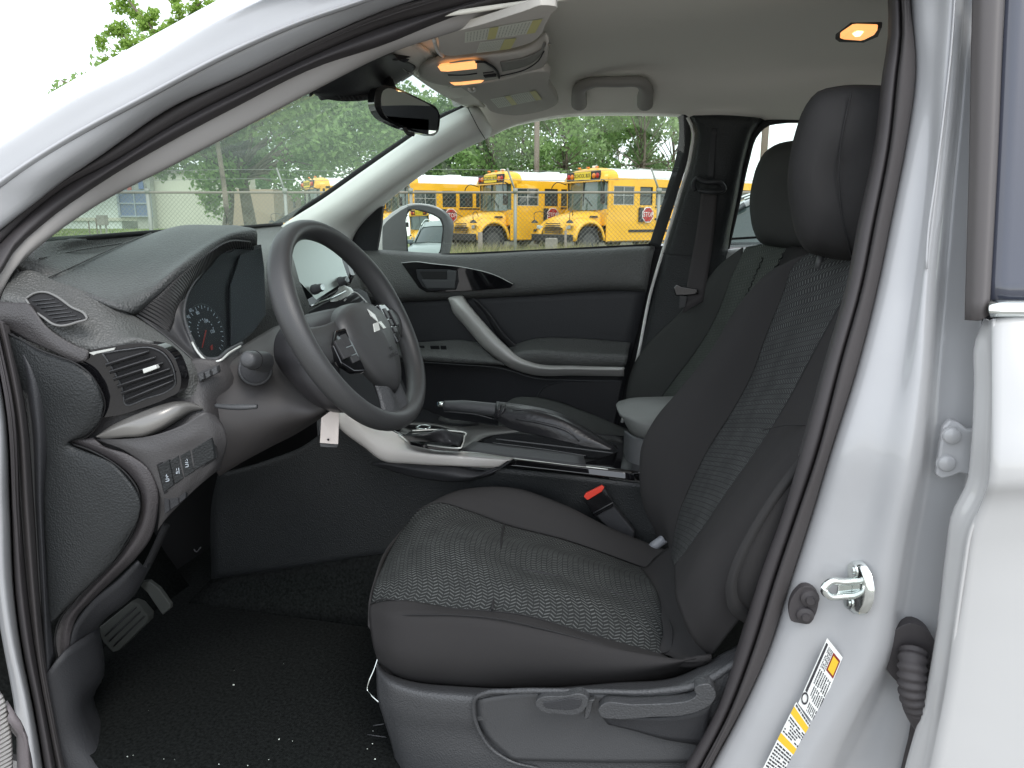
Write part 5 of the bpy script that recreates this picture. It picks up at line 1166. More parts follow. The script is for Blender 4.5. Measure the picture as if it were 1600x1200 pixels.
IN = [
 [(579, 945, 1.114), (612, 938, 1.094), (712, 951, 1.084), (820, 962, 1.084), (920, 991, 1.084), (1036, 1023, 1.089)],
 [(583, 925, 1.13), (640, 905, 1.13), (712, 908, 1.135), (820, 915, 1.14), (920, 942, 1.14), (1040, 990, 1.14)],
 [(588, 905, 1.18), (645, 872, 1.20), (720, 862, 1.205), (800, 884, 1.21), (900, 905, 1.21), (1034, 950, 1.21)],
 [(598, 880, 1.26), (650, 840, 1.28), (720, 830, 1.29), (790, 850, 1.29), (890, 872, 1.29), (1022, 915, 1.29)],
 [(624, 835, 1.36), (662, 806, 1.36), (720, 808, 1.36), (786, 830, 1.36), (880, 855, 1.36), (1010, 896, 1.36)],
 [(650, 800, 1.40), (680, 786, 1.40), (732, 798, 1.40), (788, 819, 1.40), (880, 843, 1.40), (1004, 887, 1.40)]]
seatpatch('cushion_insert', IN, ins, ds, nu=60, nv=60)
# stitched creases across and along the insert
tube('insert_seam', [(788, 820, 1.392), (784, 838, 1.325), (783, 850, 1.283), (778, 890, 1.200), (773, 925, 1.130), (769, 952, 1.078)], .0022, black, ds, n=30, k=6)
cr_ = [(780, 884, 1.208), (810, 888, 1.209), (880, 903, 1.207), (960, 926, 1.207), (1028, 950, 1.207)]
tube('insert_crease', cr_, [.001, .004, .0045, .004, .001], mat('crease_cloth', (.022, .023, .025), .95), ds, n=40, k=8, flat=.5)
tube('bolster_seam', [(612, 963, 1.062), (640, 961, 1.052), (716, 961, 1.052), (780, 967, 1.052), (850, 983, 1.052), (930, 1004, 1.052), (1000, 1026, 1.052), (1066, 1042, 1.052)], .0012, black, ds, n=60, k=5)
tube('insert_piping', [(579, 944, 1.113), (596, 936, 1.10), (612, 937, 1.092), (660, 946, 1.085), (712, 951, 1.082), (820, 961.5, 1.082), (920, 990.5, 1.082), (1030, 1021, 1.087), (1047, 1016, 1.095), (1050, 1000, 1.11), (1044, 965, 1.18), (1028, 925, 1.27), (1006, 889, 1.395)], .0013, black, ds, n=90, k=5)
# back of the cushion round the insert
seatpatch('cushion_rear', [
 [(1026, 1020, 1.094), (1034, 1000, 1.115), (1032, 962, 1.185), (1018, 922, 1.275), (996, 884, 1.404)],
 [(1046, 1024, 1.086), (1052, 1002, 1.108), (1046, 965, 1.178), (1030, 925, 1.268), (1006, 886, 1.400)],
 [(1064, 1036, 1.070), (1072, 1000, 1.11), (1066, 960, 1.18), (1050, 915, 1.27), (1022, 872, 1.42)],
 [(1110, 1034, 1.060), (1100, 990, 1.11), (1090, 950, 1.18), (1075, 905, 1.27), (1050, 850, 1.42)]], fab, ds, nu=24, nv=16)
seatpatch('cushion_bolster', [
 [(652, 800, 1.402), (682, 786.5, 1.402), (732, 798.5, 1.402), (788, 819, 1.402), (880, 843, 1.402), (1004, 887, 1.402), (1040, 900, 1.402)],
 [(672, 792, 1.43), (700, 775, 1.43), (748, 776, 1.43), (800, 786, 1.43), (876, 812, 1.43), (980, 856, 1.43), (1040, 876, 1.43)],
 [(690, 788, 1.465), (720, 769.5, 1.465), (752, 764, 1.465), (800, 765, 1.465), (872, 788, 1.465), (960, 831, 1.465), (1040, 862, 1.465)],
 [(700, 795, 1.485), (728, 773, 1.485), (756, 767, 1.485), (802, 768, 1.485), (876, 793, 1.485), (962, 836, 1.485), (1040, 868, 1.485)],
 [(700, 850, 1.495), (728, 850, 1.495), (756, 850, 1.495), (802, 850, 1.495), (876, 860, 1.495), (962, 880, 1.495), (1040, 900, 1.495)]], fab, ds, nu=50, nv=40)
# hidden front and underside close the cushion
seatpatch('cushion_front', [[(578, 978, 1.085), (579, 945, 1.114), (588, 905, 1.18), (624, 835, 1.36), (660, 798, 1.42), (690, 795, 1.47)], [P(578, 978, 1.085)+Vector((.03, .02, -.06)), P(579, 945, 1.114)+Vector((.01, .01, -.07)), P(588, 905, 1.18)+Vector((.0, .01, -.1)), P(624, 835, 1.36)+Vector((.0, 0, -.12)), P(660, 798, 1.42)+Vector((.02, 0, -.12)), P(690, 795, 1.47)+Vector((.03, 0, -.12))]], fab_side, ds, nu=20)
# backrest
BK = [
 [(1030, 850, 1.50), (1012, 790, 1.50), (1006, 740, 1.50), (1012, 690, 1.50), (1032, 655, 1.50), (1066, 617, 1.49), (1120, 550, 1.46), (1170, 472, 1.43), (1212, 430, 1.40), (1252, 408, 1.36)],
 [(1034, 848, 1.47), (1005, 790, 1.475), (999, 740, 1.475), (1003, 695, 1.475), (1021, 658, 1.475), (1057, 614, 1.465), (1110, 548, 1.44), (1160, 468, 1.41), (1200, 426, 1.385), (1245, 404, 1.35)],
 [(1042, 846, 1.44), (1030, 800, 1.435), (1030, 745, 1.435), (1040, 690, 1.435), (1062, 650, 1.43), (1096, 600, 1.42), (1140, 535, 1.40), (1182, 462, 1.38), (1216, 420, 1.36), (1252, 398, 1.34)],
 [(1047, 872, 1.405), (1062, 800, 1.405), (1083, 750, 1.405), (1108, 700, 1.40), (1140, 650, 1.395), (1173, 590, 1.385), (1200, 517, 1.37), (1223, 460, 1.355), (1240, 415, 1.345), (1262, 396, 1.33)]]
seatpatch('backrest_bolster', BK, fab, ds, nu=60, nv=50)
BI = [
 [(1047, 872, 1.405), (1062, 800, 1.405), (1083, 750, 1.405), (1108, 700, 1.40), (1140, 650, 1.395), (1173, 590, 1.385), (1200, 517, 1.37), (1223, 460, 1.355), (1240, 415, 1.345), (1262, 396, 1.33)],
 [(1050, 876, 1.34), (1072, 810, 1.34), (1096, 760, 1.34), (1124, 710, 1.335), (1158, 655, 1.33), (1192, 595, 1.32), (1222, 522, 1.31), (1248, 460, 1.30), (1268, 412, 1.30), (1288, 392, 1.29)],
 [(1052, 880, 1.26), (1084, 816, 1.26), (1112, 770, 1.26), (1142, 722, 1.255), (1180, 662, 1.25), (1216, 600, 1.24), (1250, 530, 1.235), (1282, 468, 1.235), (1304, 415, 1.24), (1318, 396, 1.24)],
 [(1053, 884, 1.20), (1100, 822, 1.19), (1130, 776, 1.185), (1164, 728, 1.18), (1200, 676, 1.175), (1238, 612, 1.165), (1276, 540, 1.16), (1312, 475, 1.165), (1336, 425, 1.175), (1352, 402, 1.18)]]
seatpatch('backrest_insert', BI, ins_b, ds, nu=70, nv=50)
BN = [
 [(1053, 884, 1.20), (1100, 822, 1.19), (1130, 776, 1.185), (1164, 728, 1.18), (1200, 676, 1.175), (1238, 612, 1.165), (1276, 540, 1.16), (1312, 475, 1.165), (1336, 425, 1.175), (1352, 402, 1.18)],
 [(1054, 910, 1.13), (1092, 850, 1.11), (1128, 802, 1.10), (1170, 752, 1.095), (1216, 694, 1.09), (1262, 628, 1.085), (1304, 550, 1.085), (1340, 480, 1.09), (1370, 425, 1.10), (1390, 400, 1.11)],
 [(1057, 940, 1.075), (1088, 890, 1.055), (1126, 845, 1.045), (1172, 790, 1.035), (1225, 725, 1.03), (1275, 655, 1.03), (1320, 570, 1.035), (1360, 490, 1.045), (1395, 430, 1.055), (1415, 400, 1.07)],
 [(1080, 995, 1.05), (1110, 940, 1.020), (1146, 890, 1.008), (1190, 835, 1.002), (1240, 770, 1.0), (1290, 700, 1.0), (1340, 610, 1.01), (1380, 530, 1.02), (1420, 450, 1.035), (1440, 420, 1.05)],
 [(1110, 1028, 1.06), (1138, 990, 1.025), (1175, 945, 1.015), (1220, 890, 1.010), (1268, 830, 1.01), (1320, 760, 1.01), (1370, 670, 1.02), (1410, 590, 1.03), (1450, 500, 1.045), (1470, 470, 1.06)]]
seatpatch('backrest_side', BN, fab_side, ds, nu=60, nv=60)
tube('backrest_seam', [(1054, 884, 1.197), (1100, 823, 1.187), (1130, 778, 1.182), (1164, 730, 1.176), (1200, 678, 1.171), (1238, 614, 1.161), (1276, 542, 1.156), (1312, 477, 1.161)], .0012, black, ds, n=50, k=5)
tube('airbag_seam', [(1192, 672, 1.10), (1222, 665, 1.085), (1250, 664, 1.05), (1280, 664, 1.03)], .0010, black, ds, n=20, k=5)
# rear shell edge of the seat back
patch('seat_back_shell', [
 [(1210, 1000, 1.03), (1165, 975, 1.012), (1140, 955, .995), (1133, 920, .985), (1143, 880, .98), (1165, 835, .98), (1205, 770, .985), (1250, 710, .99)],
 [(1214, 990, 1.02), (1172, 965, 1.002), (1150, 945, .987), (1145, 915, .978), (1155, 880, .975), (1178, 832, .976), (1215, 772, .98), (1255, 720, .985)],
 [(1220, 980, 1.03), (1180, 952, 1.010), (1160, 932, .994), (1157, 905, .986), (1168, 875, .982), (1190, 832, .984), (1224, 778, .988), (1260, 735, .993)]], fab, ds, nu=40, thick=.004)
patch('seat_back_cover', [[(1214, 985, 1.02), (1176, 958, 1.006), (1155, 938, .99), (1151, 910, .982), (1162, 877, .979), (1185, 832, .980), (1220, 775, .984), (1258, 728, .989)], [(1280, 985, 1.02), (1260, 958, 1.01), (1250, 938, 1.0), (1250, 910, .99), (1260, 877, .99), (1270, 832, .99), (1290, 775, .99), (1300, 728, .99)]], fab_side, ds, nu=30, thick=.004)
# head restraint
def headrest(parent, sil, y0, y1, m_, seam=None):
    """sil: picture outline (left edge, bottom to top then right edge), near and far distance"""
    n = len(sil); rows = []
    cu = sum(p[0] for p in sil)/n; cv = sum(p[1] for p in sil)/n
    ym = (y0+y1)/2
    prof = [(0.0, y0+.004), (.55, y0), (.86, y0+.018), (.97, y0+.045), (1.0, y0+.08), (1.0, ym+.04), (.97, y1-.05), (.86, y1-.02), (.5, y1), (0, y1)]
    for q, y in prof:
        rows.append([(cu+(u-cu)*q, cv+(v-cv)*q, y) for u, v in sil+[sil[0]]])
    return patch('headrest', rows, m_, parent, nu=60, nv=50, thick=0)
HS = [(1290, 400), (1262, 392), (1247, 372), (1236, 330), (1231, 290), (1234, 250), (1244, 205), (1260, 165), (1276, 146), (1310, 136), (1350, 134), (1395, 140), (1425, 180), (1420, 260), (1400, 340), (1370, 400), (1330, 408)]
headrest(ds, HS, 1.15, 1.41, fab)
tube('headrest_seam', [(1330, 146, 1.16), (1320, 190, 1.148), (1313, 230, 1.147), (1311, 290, 1.146), (1316, 340, 1.149), (1324, 375, 1.158), (1330, 402, 1.18)], .0013, black, ds, n=30, k=5)
for u in (1284, 1318): tube('headrest_post', [(u, 396, 1.28), (u-6, 420, 1.28)], .006, plas, ds, n=3, k=8)
# seat base valance and levers
SB = [
 [(590, 1034, 1.10), (604, 1050, 1.07), (640, 1063, 1.055), (720, 1072, 1.05), (840, 1075, 1.05), (960, 1066, 1.05), (1060, 1056, 1.05), (1112, 1030, 1.05), (1165, 1000, 1.06)],
 [(588, 1050, 1.06), (610, 1068, 1.022), (650, 1082, 1.008), (720, 1090, 1.003), (840, 1096, 1.0), (960, 1090, 1.0), (1060, 1078, 1.0), (1125, 1050, 1.0), (1180, 1025, 1.01)],
 [(590, 1090, 1.05), (615, 1100, 1.02), (655, 1112, 1.008), (720, 1118, 1.002), (840, 1122, 1.0), (960, 1122, 1.0), (1060, 1118, 1.0), (1130, 1100, 1.0), (1190, 1080, 1.01)],
 [(600, 1125, 1.055), (622, 1136, 1.03), (660, 1142, 1.016), (720, 1146, 1.010), (840, 1150, 1.008), (960, 1150, 1.008), (1060, 1148, 1.008), (1130, 1140, 1.008), (1190, 1130, 1.01)],
 [(612, 1165, 1.07), (630, 1175, 1.035), (668, 1180, 1.02), (720, 1182, 1.012), (840, 1184, 1.008), (960, 1184, 1.008), (1060, 1184, 1.008), (1130, 1184, 1.008), (1190, 1184, 1.01)],
 [(628, 1260, 1.08), (650, 1260, 1.045), (680, 1260, 1.03), (720, 1260, 1.02), (840, 1260, 1.016), (960, 1260, 1.016), (1060, 1260, 1.016), (1130, 1260, 1.016), (1190, 1260, 1.016)]]
patch('seat_base', SB, plas_l, ds, nu=60, nv=50, thick=.005)
# raised ledge that frames the recess
tube('base_ledge', [(1150, 1036, 1.0), (1090, 1070, .993), (1030, 1080, .990), (920, 1080, .988), (800, 1080, .988), (758, 1083, .990), (742, 1092, .993), (740, 1108, .996), (748, 1140, 1.0), (768, 1170, 1.004), (800, 1190, 1.006), (840, 1200, 1.006)], [.006, .006, .005, .004, .004, .0042, .0045, .004, .0035, .003, .003, .002], plas_l, ds, n=90, k=10)
patch('base_recess', [[(746, 1094, .9955), (800, 1085, .992), (920, 1085, .992), (1030, 1085, .994), (1120, 1060, 1.0)], [(745, 1110, .999), (800, 1110, .997), (920, 1112, .997), (1030, 1112, .997), (1130, 1105, .999)], [(752, 1140, 1.004), (800, 1145, 1.003), (920, 1146, 1.003), (1030, 1146, 1.003), (1130, 1146, 1.003)], [(800, 1188, 1.004), (860, 1190, 1.003), (960, 1192, 1.003), (1060, 1192, 1.003), (1130, 1192, 1.003)]], plas, ds, nu=30, thick=.003)
prism('recliner_lever', [(u, v, .972) for u, v in [(836, 1097), (840, 1093), (880, 1088), (912, 1086), (918, 1090), (914, 1108), (908, 1114), (870, 1116), (846, 1112), (838, 1104)]], plas_l, ds, depth=.018, bevel=.004, sm=30)
prism('lever_dish', [(u, v, .9705) for u, v in [(848, 1100), (866, 1096), (900, 1092), (908, 1094), (904, 1106), (898, 1108), (868, 1108), (852, 1105)]], dash_dk, ds, depth=.003, bevel=.001, sm=20)
prism('recliner_lever', [(u, v, .980) for u, v in [(912, 1094), (930, 1094), (926, 1100), (924, 1112), (918, 1126), (912, 1124), (914, 1108)]], plas_l, ds, depth=.012, bevel=.003)
prism('height_lever', [(u, v, .972) for u, v in [(934, 1110), (940, 1102), (990, 1101), (1030, 1100), (1060, 1098), (1078, 1094), (1088, 1086), (1084, 1077), (1098, 1069), (1107, 1069), (1119, 1088), (1114, 1098), (1096, 1110), (1070, 1118), (1020, 1121), (960, 1124), (940, 1121)]], plas_l, ds, depth=.022, bevel=.005, sm=50)
patch('lever_skirt', [[(940, 1120, .990), (990, 1122, .988), (1050, 1120, .988), (1090, 1112, .988), (1112, 1100, .99)], [(950, 1132, .995), (990, 1142, .992), (1040, 1156, .992), (1075, 1162, .994), (1100, 1166, .996)]], dash_dk, ds, nu=20, thick=.006)
prism('mid_slot', [(u, v, .990) for u, v in [(935, 1098), (948, 1092), (1000, 1090), (1060, 1092), (1076, 1096), (1060, 1100), (1000, 1100), (940, 1103)]], dash_dk, ds, depth=.004, bevel=.001)
# wire bar and slide rail under the front
tube('slide_wire', [(592, 1024, 1.10), (585, 1045, 1.09), (575, 1070, 1.08), (574, 1078, 1.08), (580, 1086, 1.07), (592, 1097, 1.06)], .0016, chrome, ds, n=30, k=6)
for (a, b, c, d) in ((574, 1148, 604, 1152), (576, 1154, 602, 1155), (583, 1134, 600, 1131)):
    tube('slide_rail', [(a, b, 1.12), (c, d, 1.12)], .0012, plas_l, ds, n=2, k=5)
# buckle
bk = thing('belt_buckle', P(945, 790, 1.50), parent=car)
prism('buckle_body', [(u, v, 1.50) for u, v in [(912, 778), (916, 773), (938, 760), (944, 762), (958, 790), (992, 832), (990, 842), (960, 836), (930, 806)]], dash_dk, bk, depth=.02, bevel=.004)
prism('buckle_top', [(u, v, 1.496) for u, v in [(913, 780), (940, 765), (957, 785), (958, 792), (928, 808)]], gloss, bk, depth=.006, bevel=.002)
prism('release_key', [(u, v, 1.492) for u, v in [(912, 776), (915, 771), (940, 759), (944, 762), (941, 768), (918, 782)]], redp, bk, depth=.008, bevel=.0015)
tube('buckle_edge', [(927, 802, 1.494), (958, 785, 1.494)], .0012, plas_l, bk, n=3, k=6)
tube('recliner_tube', [(1018, 856, 1.46), (1040, 840, 1.46)], .010, mat('recliner_grey', (.22, .23, .25), .4), ds, n=4, k=10)

fab_far = mat('seat_cloth_lit', (.050, .052, .050), .92, spec=.15, bump=('weave', 700, .5))  # same cloth as the driver's, lightened for the light on that seat
ins_far = chevron('insert_cloth_lit', (.050, .056, .050), (.14, .15, .14), px=.019, py=.0068)  # insert cloth made paler and greener to imitate light on it
# passenger seat
ps = thing('passenger_seat', (-.25, 2.08, .35), parent=car)
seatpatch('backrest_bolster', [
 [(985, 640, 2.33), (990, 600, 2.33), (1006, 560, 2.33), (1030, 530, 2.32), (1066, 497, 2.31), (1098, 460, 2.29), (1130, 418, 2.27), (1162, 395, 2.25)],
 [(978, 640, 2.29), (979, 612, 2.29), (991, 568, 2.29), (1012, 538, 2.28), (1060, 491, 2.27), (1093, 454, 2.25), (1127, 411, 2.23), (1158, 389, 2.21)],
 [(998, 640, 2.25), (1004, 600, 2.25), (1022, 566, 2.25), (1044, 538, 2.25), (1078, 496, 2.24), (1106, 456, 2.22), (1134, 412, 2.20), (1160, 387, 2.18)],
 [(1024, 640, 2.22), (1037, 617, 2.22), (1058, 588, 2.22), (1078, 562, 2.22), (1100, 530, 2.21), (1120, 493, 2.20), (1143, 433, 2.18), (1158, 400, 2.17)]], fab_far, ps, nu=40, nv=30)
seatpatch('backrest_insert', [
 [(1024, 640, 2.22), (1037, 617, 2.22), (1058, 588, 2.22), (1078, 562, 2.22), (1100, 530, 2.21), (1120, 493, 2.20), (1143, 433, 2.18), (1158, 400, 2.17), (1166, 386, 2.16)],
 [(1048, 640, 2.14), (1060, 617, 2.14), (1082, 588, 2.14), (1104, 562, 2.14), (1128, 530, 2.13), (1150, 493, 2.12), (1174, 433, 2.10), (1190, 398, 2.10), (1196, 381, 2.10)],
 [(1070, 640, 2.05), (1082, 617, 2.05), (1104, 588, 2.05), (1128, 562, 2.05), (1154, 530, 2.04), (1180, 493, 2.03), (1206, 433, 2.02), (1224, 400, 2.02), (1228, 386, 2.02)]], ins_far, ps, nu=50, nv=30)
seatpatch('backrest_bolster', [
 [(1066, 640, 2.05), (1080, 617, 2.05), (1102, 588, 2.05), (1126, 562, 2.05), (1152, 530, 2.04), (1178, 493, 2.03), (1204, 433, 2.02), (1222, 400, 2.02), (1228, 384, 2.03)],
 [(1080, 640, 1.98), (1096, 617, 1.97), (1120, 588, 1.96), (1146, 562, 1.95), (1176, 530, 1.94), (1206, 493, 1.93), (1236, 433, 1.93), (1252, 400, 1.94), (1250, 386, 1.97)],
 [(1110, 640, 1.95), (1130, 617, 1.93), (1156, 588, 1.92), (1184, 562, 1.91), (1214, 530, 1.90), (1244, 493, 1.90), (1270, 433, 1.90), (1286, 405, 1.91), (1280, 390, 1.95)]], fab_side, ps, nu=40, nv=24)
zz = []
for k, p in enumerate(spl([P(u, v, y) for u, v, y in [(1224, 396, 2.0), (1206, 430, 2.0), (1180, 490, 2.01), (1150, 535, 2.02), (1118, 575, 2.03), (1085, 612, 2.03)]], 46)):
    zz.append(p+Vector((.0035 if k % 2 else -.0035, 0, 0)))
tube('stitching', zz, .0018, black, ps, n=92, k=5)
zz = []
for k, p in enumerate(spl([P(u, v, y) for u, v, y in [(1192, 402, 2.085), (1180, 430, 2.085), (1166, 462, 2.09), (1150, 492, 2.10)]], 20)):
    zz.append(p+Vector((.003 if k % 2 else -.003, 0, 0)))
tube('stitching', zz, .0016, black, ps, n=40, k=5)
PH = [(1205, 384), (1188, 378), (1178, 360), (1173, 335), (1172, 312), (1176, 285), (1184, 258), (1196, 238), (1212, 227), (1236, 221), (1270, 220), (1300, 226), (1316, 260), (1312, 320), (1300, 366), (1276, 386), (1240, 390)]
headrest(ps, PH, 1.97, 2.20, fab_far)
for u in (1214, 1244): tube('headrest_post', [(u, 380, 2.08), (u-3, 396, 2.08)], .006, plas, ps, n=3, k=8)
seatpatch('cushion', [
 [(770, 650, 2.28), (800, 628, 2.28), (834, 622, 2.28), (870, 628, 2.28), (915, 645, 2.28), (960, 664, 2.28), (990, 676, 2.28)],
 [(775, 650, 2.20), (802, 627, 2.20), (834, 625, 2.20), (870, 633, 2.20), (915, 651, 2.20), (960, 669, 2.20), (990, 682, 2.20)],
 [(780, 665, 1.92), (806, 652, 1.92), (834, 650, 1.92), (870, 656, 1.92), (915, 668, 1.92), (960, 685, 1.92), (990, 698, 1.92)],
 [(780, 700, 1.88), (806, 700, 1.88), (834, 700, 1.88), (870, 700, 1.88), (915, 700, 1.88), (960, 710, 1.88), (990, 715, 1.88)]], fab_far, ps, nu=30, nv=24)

# ================================================================== FLOOR, PEDALS
box('floor_carpet', (-.35, 1.68, .285), (2.1, 1.46, .03), carpet, car)
patch('toe_board', [[Vector((-1.25, y, .29)) for y in (.98, 1.55)], [Vector((-1.34, y, .42)) for y in (.98, 1.55)], [Vector((-1.34, y, .9)) for y in (.98, 1.55)]], carpet, car, nu=4, thick=.01)
patch('carpet_riser', [[P(1060, 868, 1.50), P(800, 868, 1.50), P(604, 866, 1.50), P(470, 885, 1.51), P(330, 905, 1.52)], [Vector((.05, 1.47, .30)), Vector((-.3, 1.47, .30)), Vector((-.6, 1.47, .30)), Vector((-.9, 1.47, .30)), Vector((-1.2, 1.47, .30))]], carpet, car, nu=20, thick=.01)
# brake and throttle
pd = thing('brake_pedal', P(200, 975, 1.20), parent=car)
prism('pedal_pad', [(u, v, 1.16+.0009*(u-150)) for u, v in [(150, 984), (205, 940), (216, 944), (232, 962), (231, 972), (184, 1018), (176, 1020), (160, 1004)]], pedalm, pd, depth=.02, bevel=.004)
for k in range(3):
    du, dv_ = 8+k*7, 10+k*8
    tube('pad_rib', [(156+du, 984+dv_, 1.155+.0009*(8+du)), (206+du*.9, 940+dv_*.9, 1.152+.0009*(58+du))], .0016, black, pd, n=2, k=5)
tube('pedal_arm', [(205, 930, 1.22), (232, 880, 1.24), (260, 820, 1.26)], .008, black, pd, n=8, k=8)
prism('brake_arm_cover', [(u, v, 1.24) for u, v in [(212, 910), (232, 908), (248, 920), (266, 945), (266, 951), (254, 961), (242, 944), (230, 926)]], pedalm, pd, depth=.01, bevel=.002)
# lint on the carpet
bm = bmesh.new(); rr = random.Random(8)
spots = [(365, 1070, .0035), (436, 1155, .0022), (199, 1182, .002), (208, 1180, .0013), (342, 1194, .002), (387, 1196, .0018), (256, 1186, .0012), (420, 1187, .0012), (457, 1158, .0012), (582, 1162, .0022), (574, 1170, .0016), (583, 1142, .0012), (586, 1186, .0026)]+[(rr.uniform(180, 590), rr.uniform(900, 1198), .0007) for _ in range(6)]
for u, v, r_ in spots:
    p = PZ(u, v, .3035); bmesh.ops.create_icosphere(bm, subdivisions=1, radius=r_*.75, matrix=Matrix.Translation(p) @ Matrix.Diagonal((1, rr.uniform(.6, 1.3), .5, 1)))
tag(bmobj('carpet_lint', bm, mat('lint', (.55, .6, .55), .9)), 'tiny pale crumbs of lint scattered on the dark footwell carpet', 'lint', kind='stuff')
tube('wiring_glint', [(303, 858, 1.35), (306, 862, 1.35), (314, 855, 1.35)], .0015, plas_l, car, n=6, k=5)
# ================================================================== OUTSIDE
# picture distances: verge and fence about 17 m, buses 28-36 m, sheds and woods beyond
def gz(x, y):
    """terrain height: level by the car, rising towards the far left lawn"""
    q = Vector((x, y, 0)); d = q.dot(FH); s = q.dot(RT)
    t = -s - d*.12
    z = 0.2*min(1, max(0, (d-8)/8))*min(1, max(0, (22.5-d)/3))
    z += max(0, min(1, (t-2)/9))*max(0, min(1, (d-12)/26))*.78
    return z
n = 90
vs = []; fs = []
xs = np.concatenate([np.linspace(-600, -60, 12)[:-1], np.linspace(-60, 60, 81), np.linspace(60, 600, 12)[1:]])
ys = np.concatenate([np.linspace(-400, -30, 10)[:-1], np.linspace(-30, 90, 81), np.linspace(90, 900, 14)[1:]])
for x in xs:
    for y in ys: vs.append((x, y, gz(x, y)))
ny = len(ys)
for i in range(len(xs)-1):
    for j in range(ny-1): fs.append((i*ny+j, (i+1)*ny+j, (i+1)*ny+j+1, i*ny+j+1))
def ground_mat():
    m = mat('ground_mix', (.1, .1, .1), .95, bump=('noise', 12, .4)); t = m.node_tree; L = t.links; b = t.nodes['Principled BSDF']
    co_ = t.nodes.new('ShaderNodeTexCoord')
    n1 = t.nodes.new('ShaderNodeTexNoise'); n1.inputs['Scale'].default_value = 1.3; n1.inputs['Detail'].default_value = 8; L.new(co_.outputs['Object'], n1.inputs['Vector'])
    gr = t.nodes.new('ShaderNodeValToRGB'); gr.color_ramp.elements[0].position = .35; gr.color_ramp.elements[0].color = (.11, .16, .045, 1)
    gr.color_ramp.elements[1].position = .7; gr.color_ramp.elements[1].color = (.26, .27, .12, 1); L.new(n1.outputs[0], gr.inputs[0])
    L.new(gr.outputs[0], b.inputs['Base Color']); return m
gme = mesh('ground', vs, fs)
tag(link('ground', gme, ground_mat()), kind='structure')
# car park asphalt: a sheet above the ground near the car, and the bus yard
asph_bounce = mat('asphalt', (.27, .258, .24), .9, bump=('noise', 60, .5), var=.2, vs=.8)  # unseen lot kept pale to bounce light up into the cabin
def sheet(name, quad, mt, lift, nn=20):
    vs = []; fs = []
    for i in range(nn+1):
        for j in range(nn+1):
            p = quad[0].lerp(quad[1], i/nn).lerp(quad[3].lerp(quad[2], i/nn), j/nn)
            vs.append((p.x, p.y, gz(p.x, p.y)+lift))
    for i in range(nn):
        for j in range(nn): a = i*(nn+1)+j; fs.append((a, a+nn+1, a+nn+2, a+1))
    return tag(link(name, mesh(name, vs, fs), mt), kind='structure')
sheet('car_park', [Vector((-25, -40, 0)), Vector((60, -40, 0)), Vector((60, 9, 0)), Vector((-25, 9, 0))], asph_bounce, .012)
sheet('bus_yard', [G(470, 22, 0), G(1900, 20, 0), G(1500, 70, 0), G(560, 70, 0)], mat('yard_gravel', (.16, .15, .13), .95, bump=('noise', 30, .5), var=.25, vs=1.5), .03, 30)

yellow = mat('bus_yellow', (.86, .455, .018), .38, coat=.3, var=.10, vs=.9)
yellow2 = mat('bus_yellow_hood', (.88, .47, .03), .4, coat=.3, var=.06, vs=1.2)
roofw = mat('bus_roof_white', (.80, .80, .80), .5)
busblk = mat('bus_black', (.018, .018, .02), .5)
busglass = mat('bus_glass', (.035, .05, .05), .06, spec=.8)
busglass2 = mat('bus_windshield', (.10, .14, .13), .05, spec=1.0)
greyf = mat('window_frame_grey', (.35, .36, .35), .5)
tyre = mat('tyre', (.03, .03, .032), .85, bump=('noise', 30, .5))
rimm = mat('rim_grey', (.07, .07, .07), .6)
lampr = mat('flasher_red', (.45, .02, .015), .3)
lampa = mat('flasher_amber', (.75, .22, .02), .3)
lampw = mat('headlamp_glass', (.55, .58, .55), .15)
stopr = mat('stop_red', (.42, .02, .02), .45)
stopw = mat('stop_white', (.8, .8, .8), .5)
signy = mat('sign_yellow', (.85, .62, .02), .4)

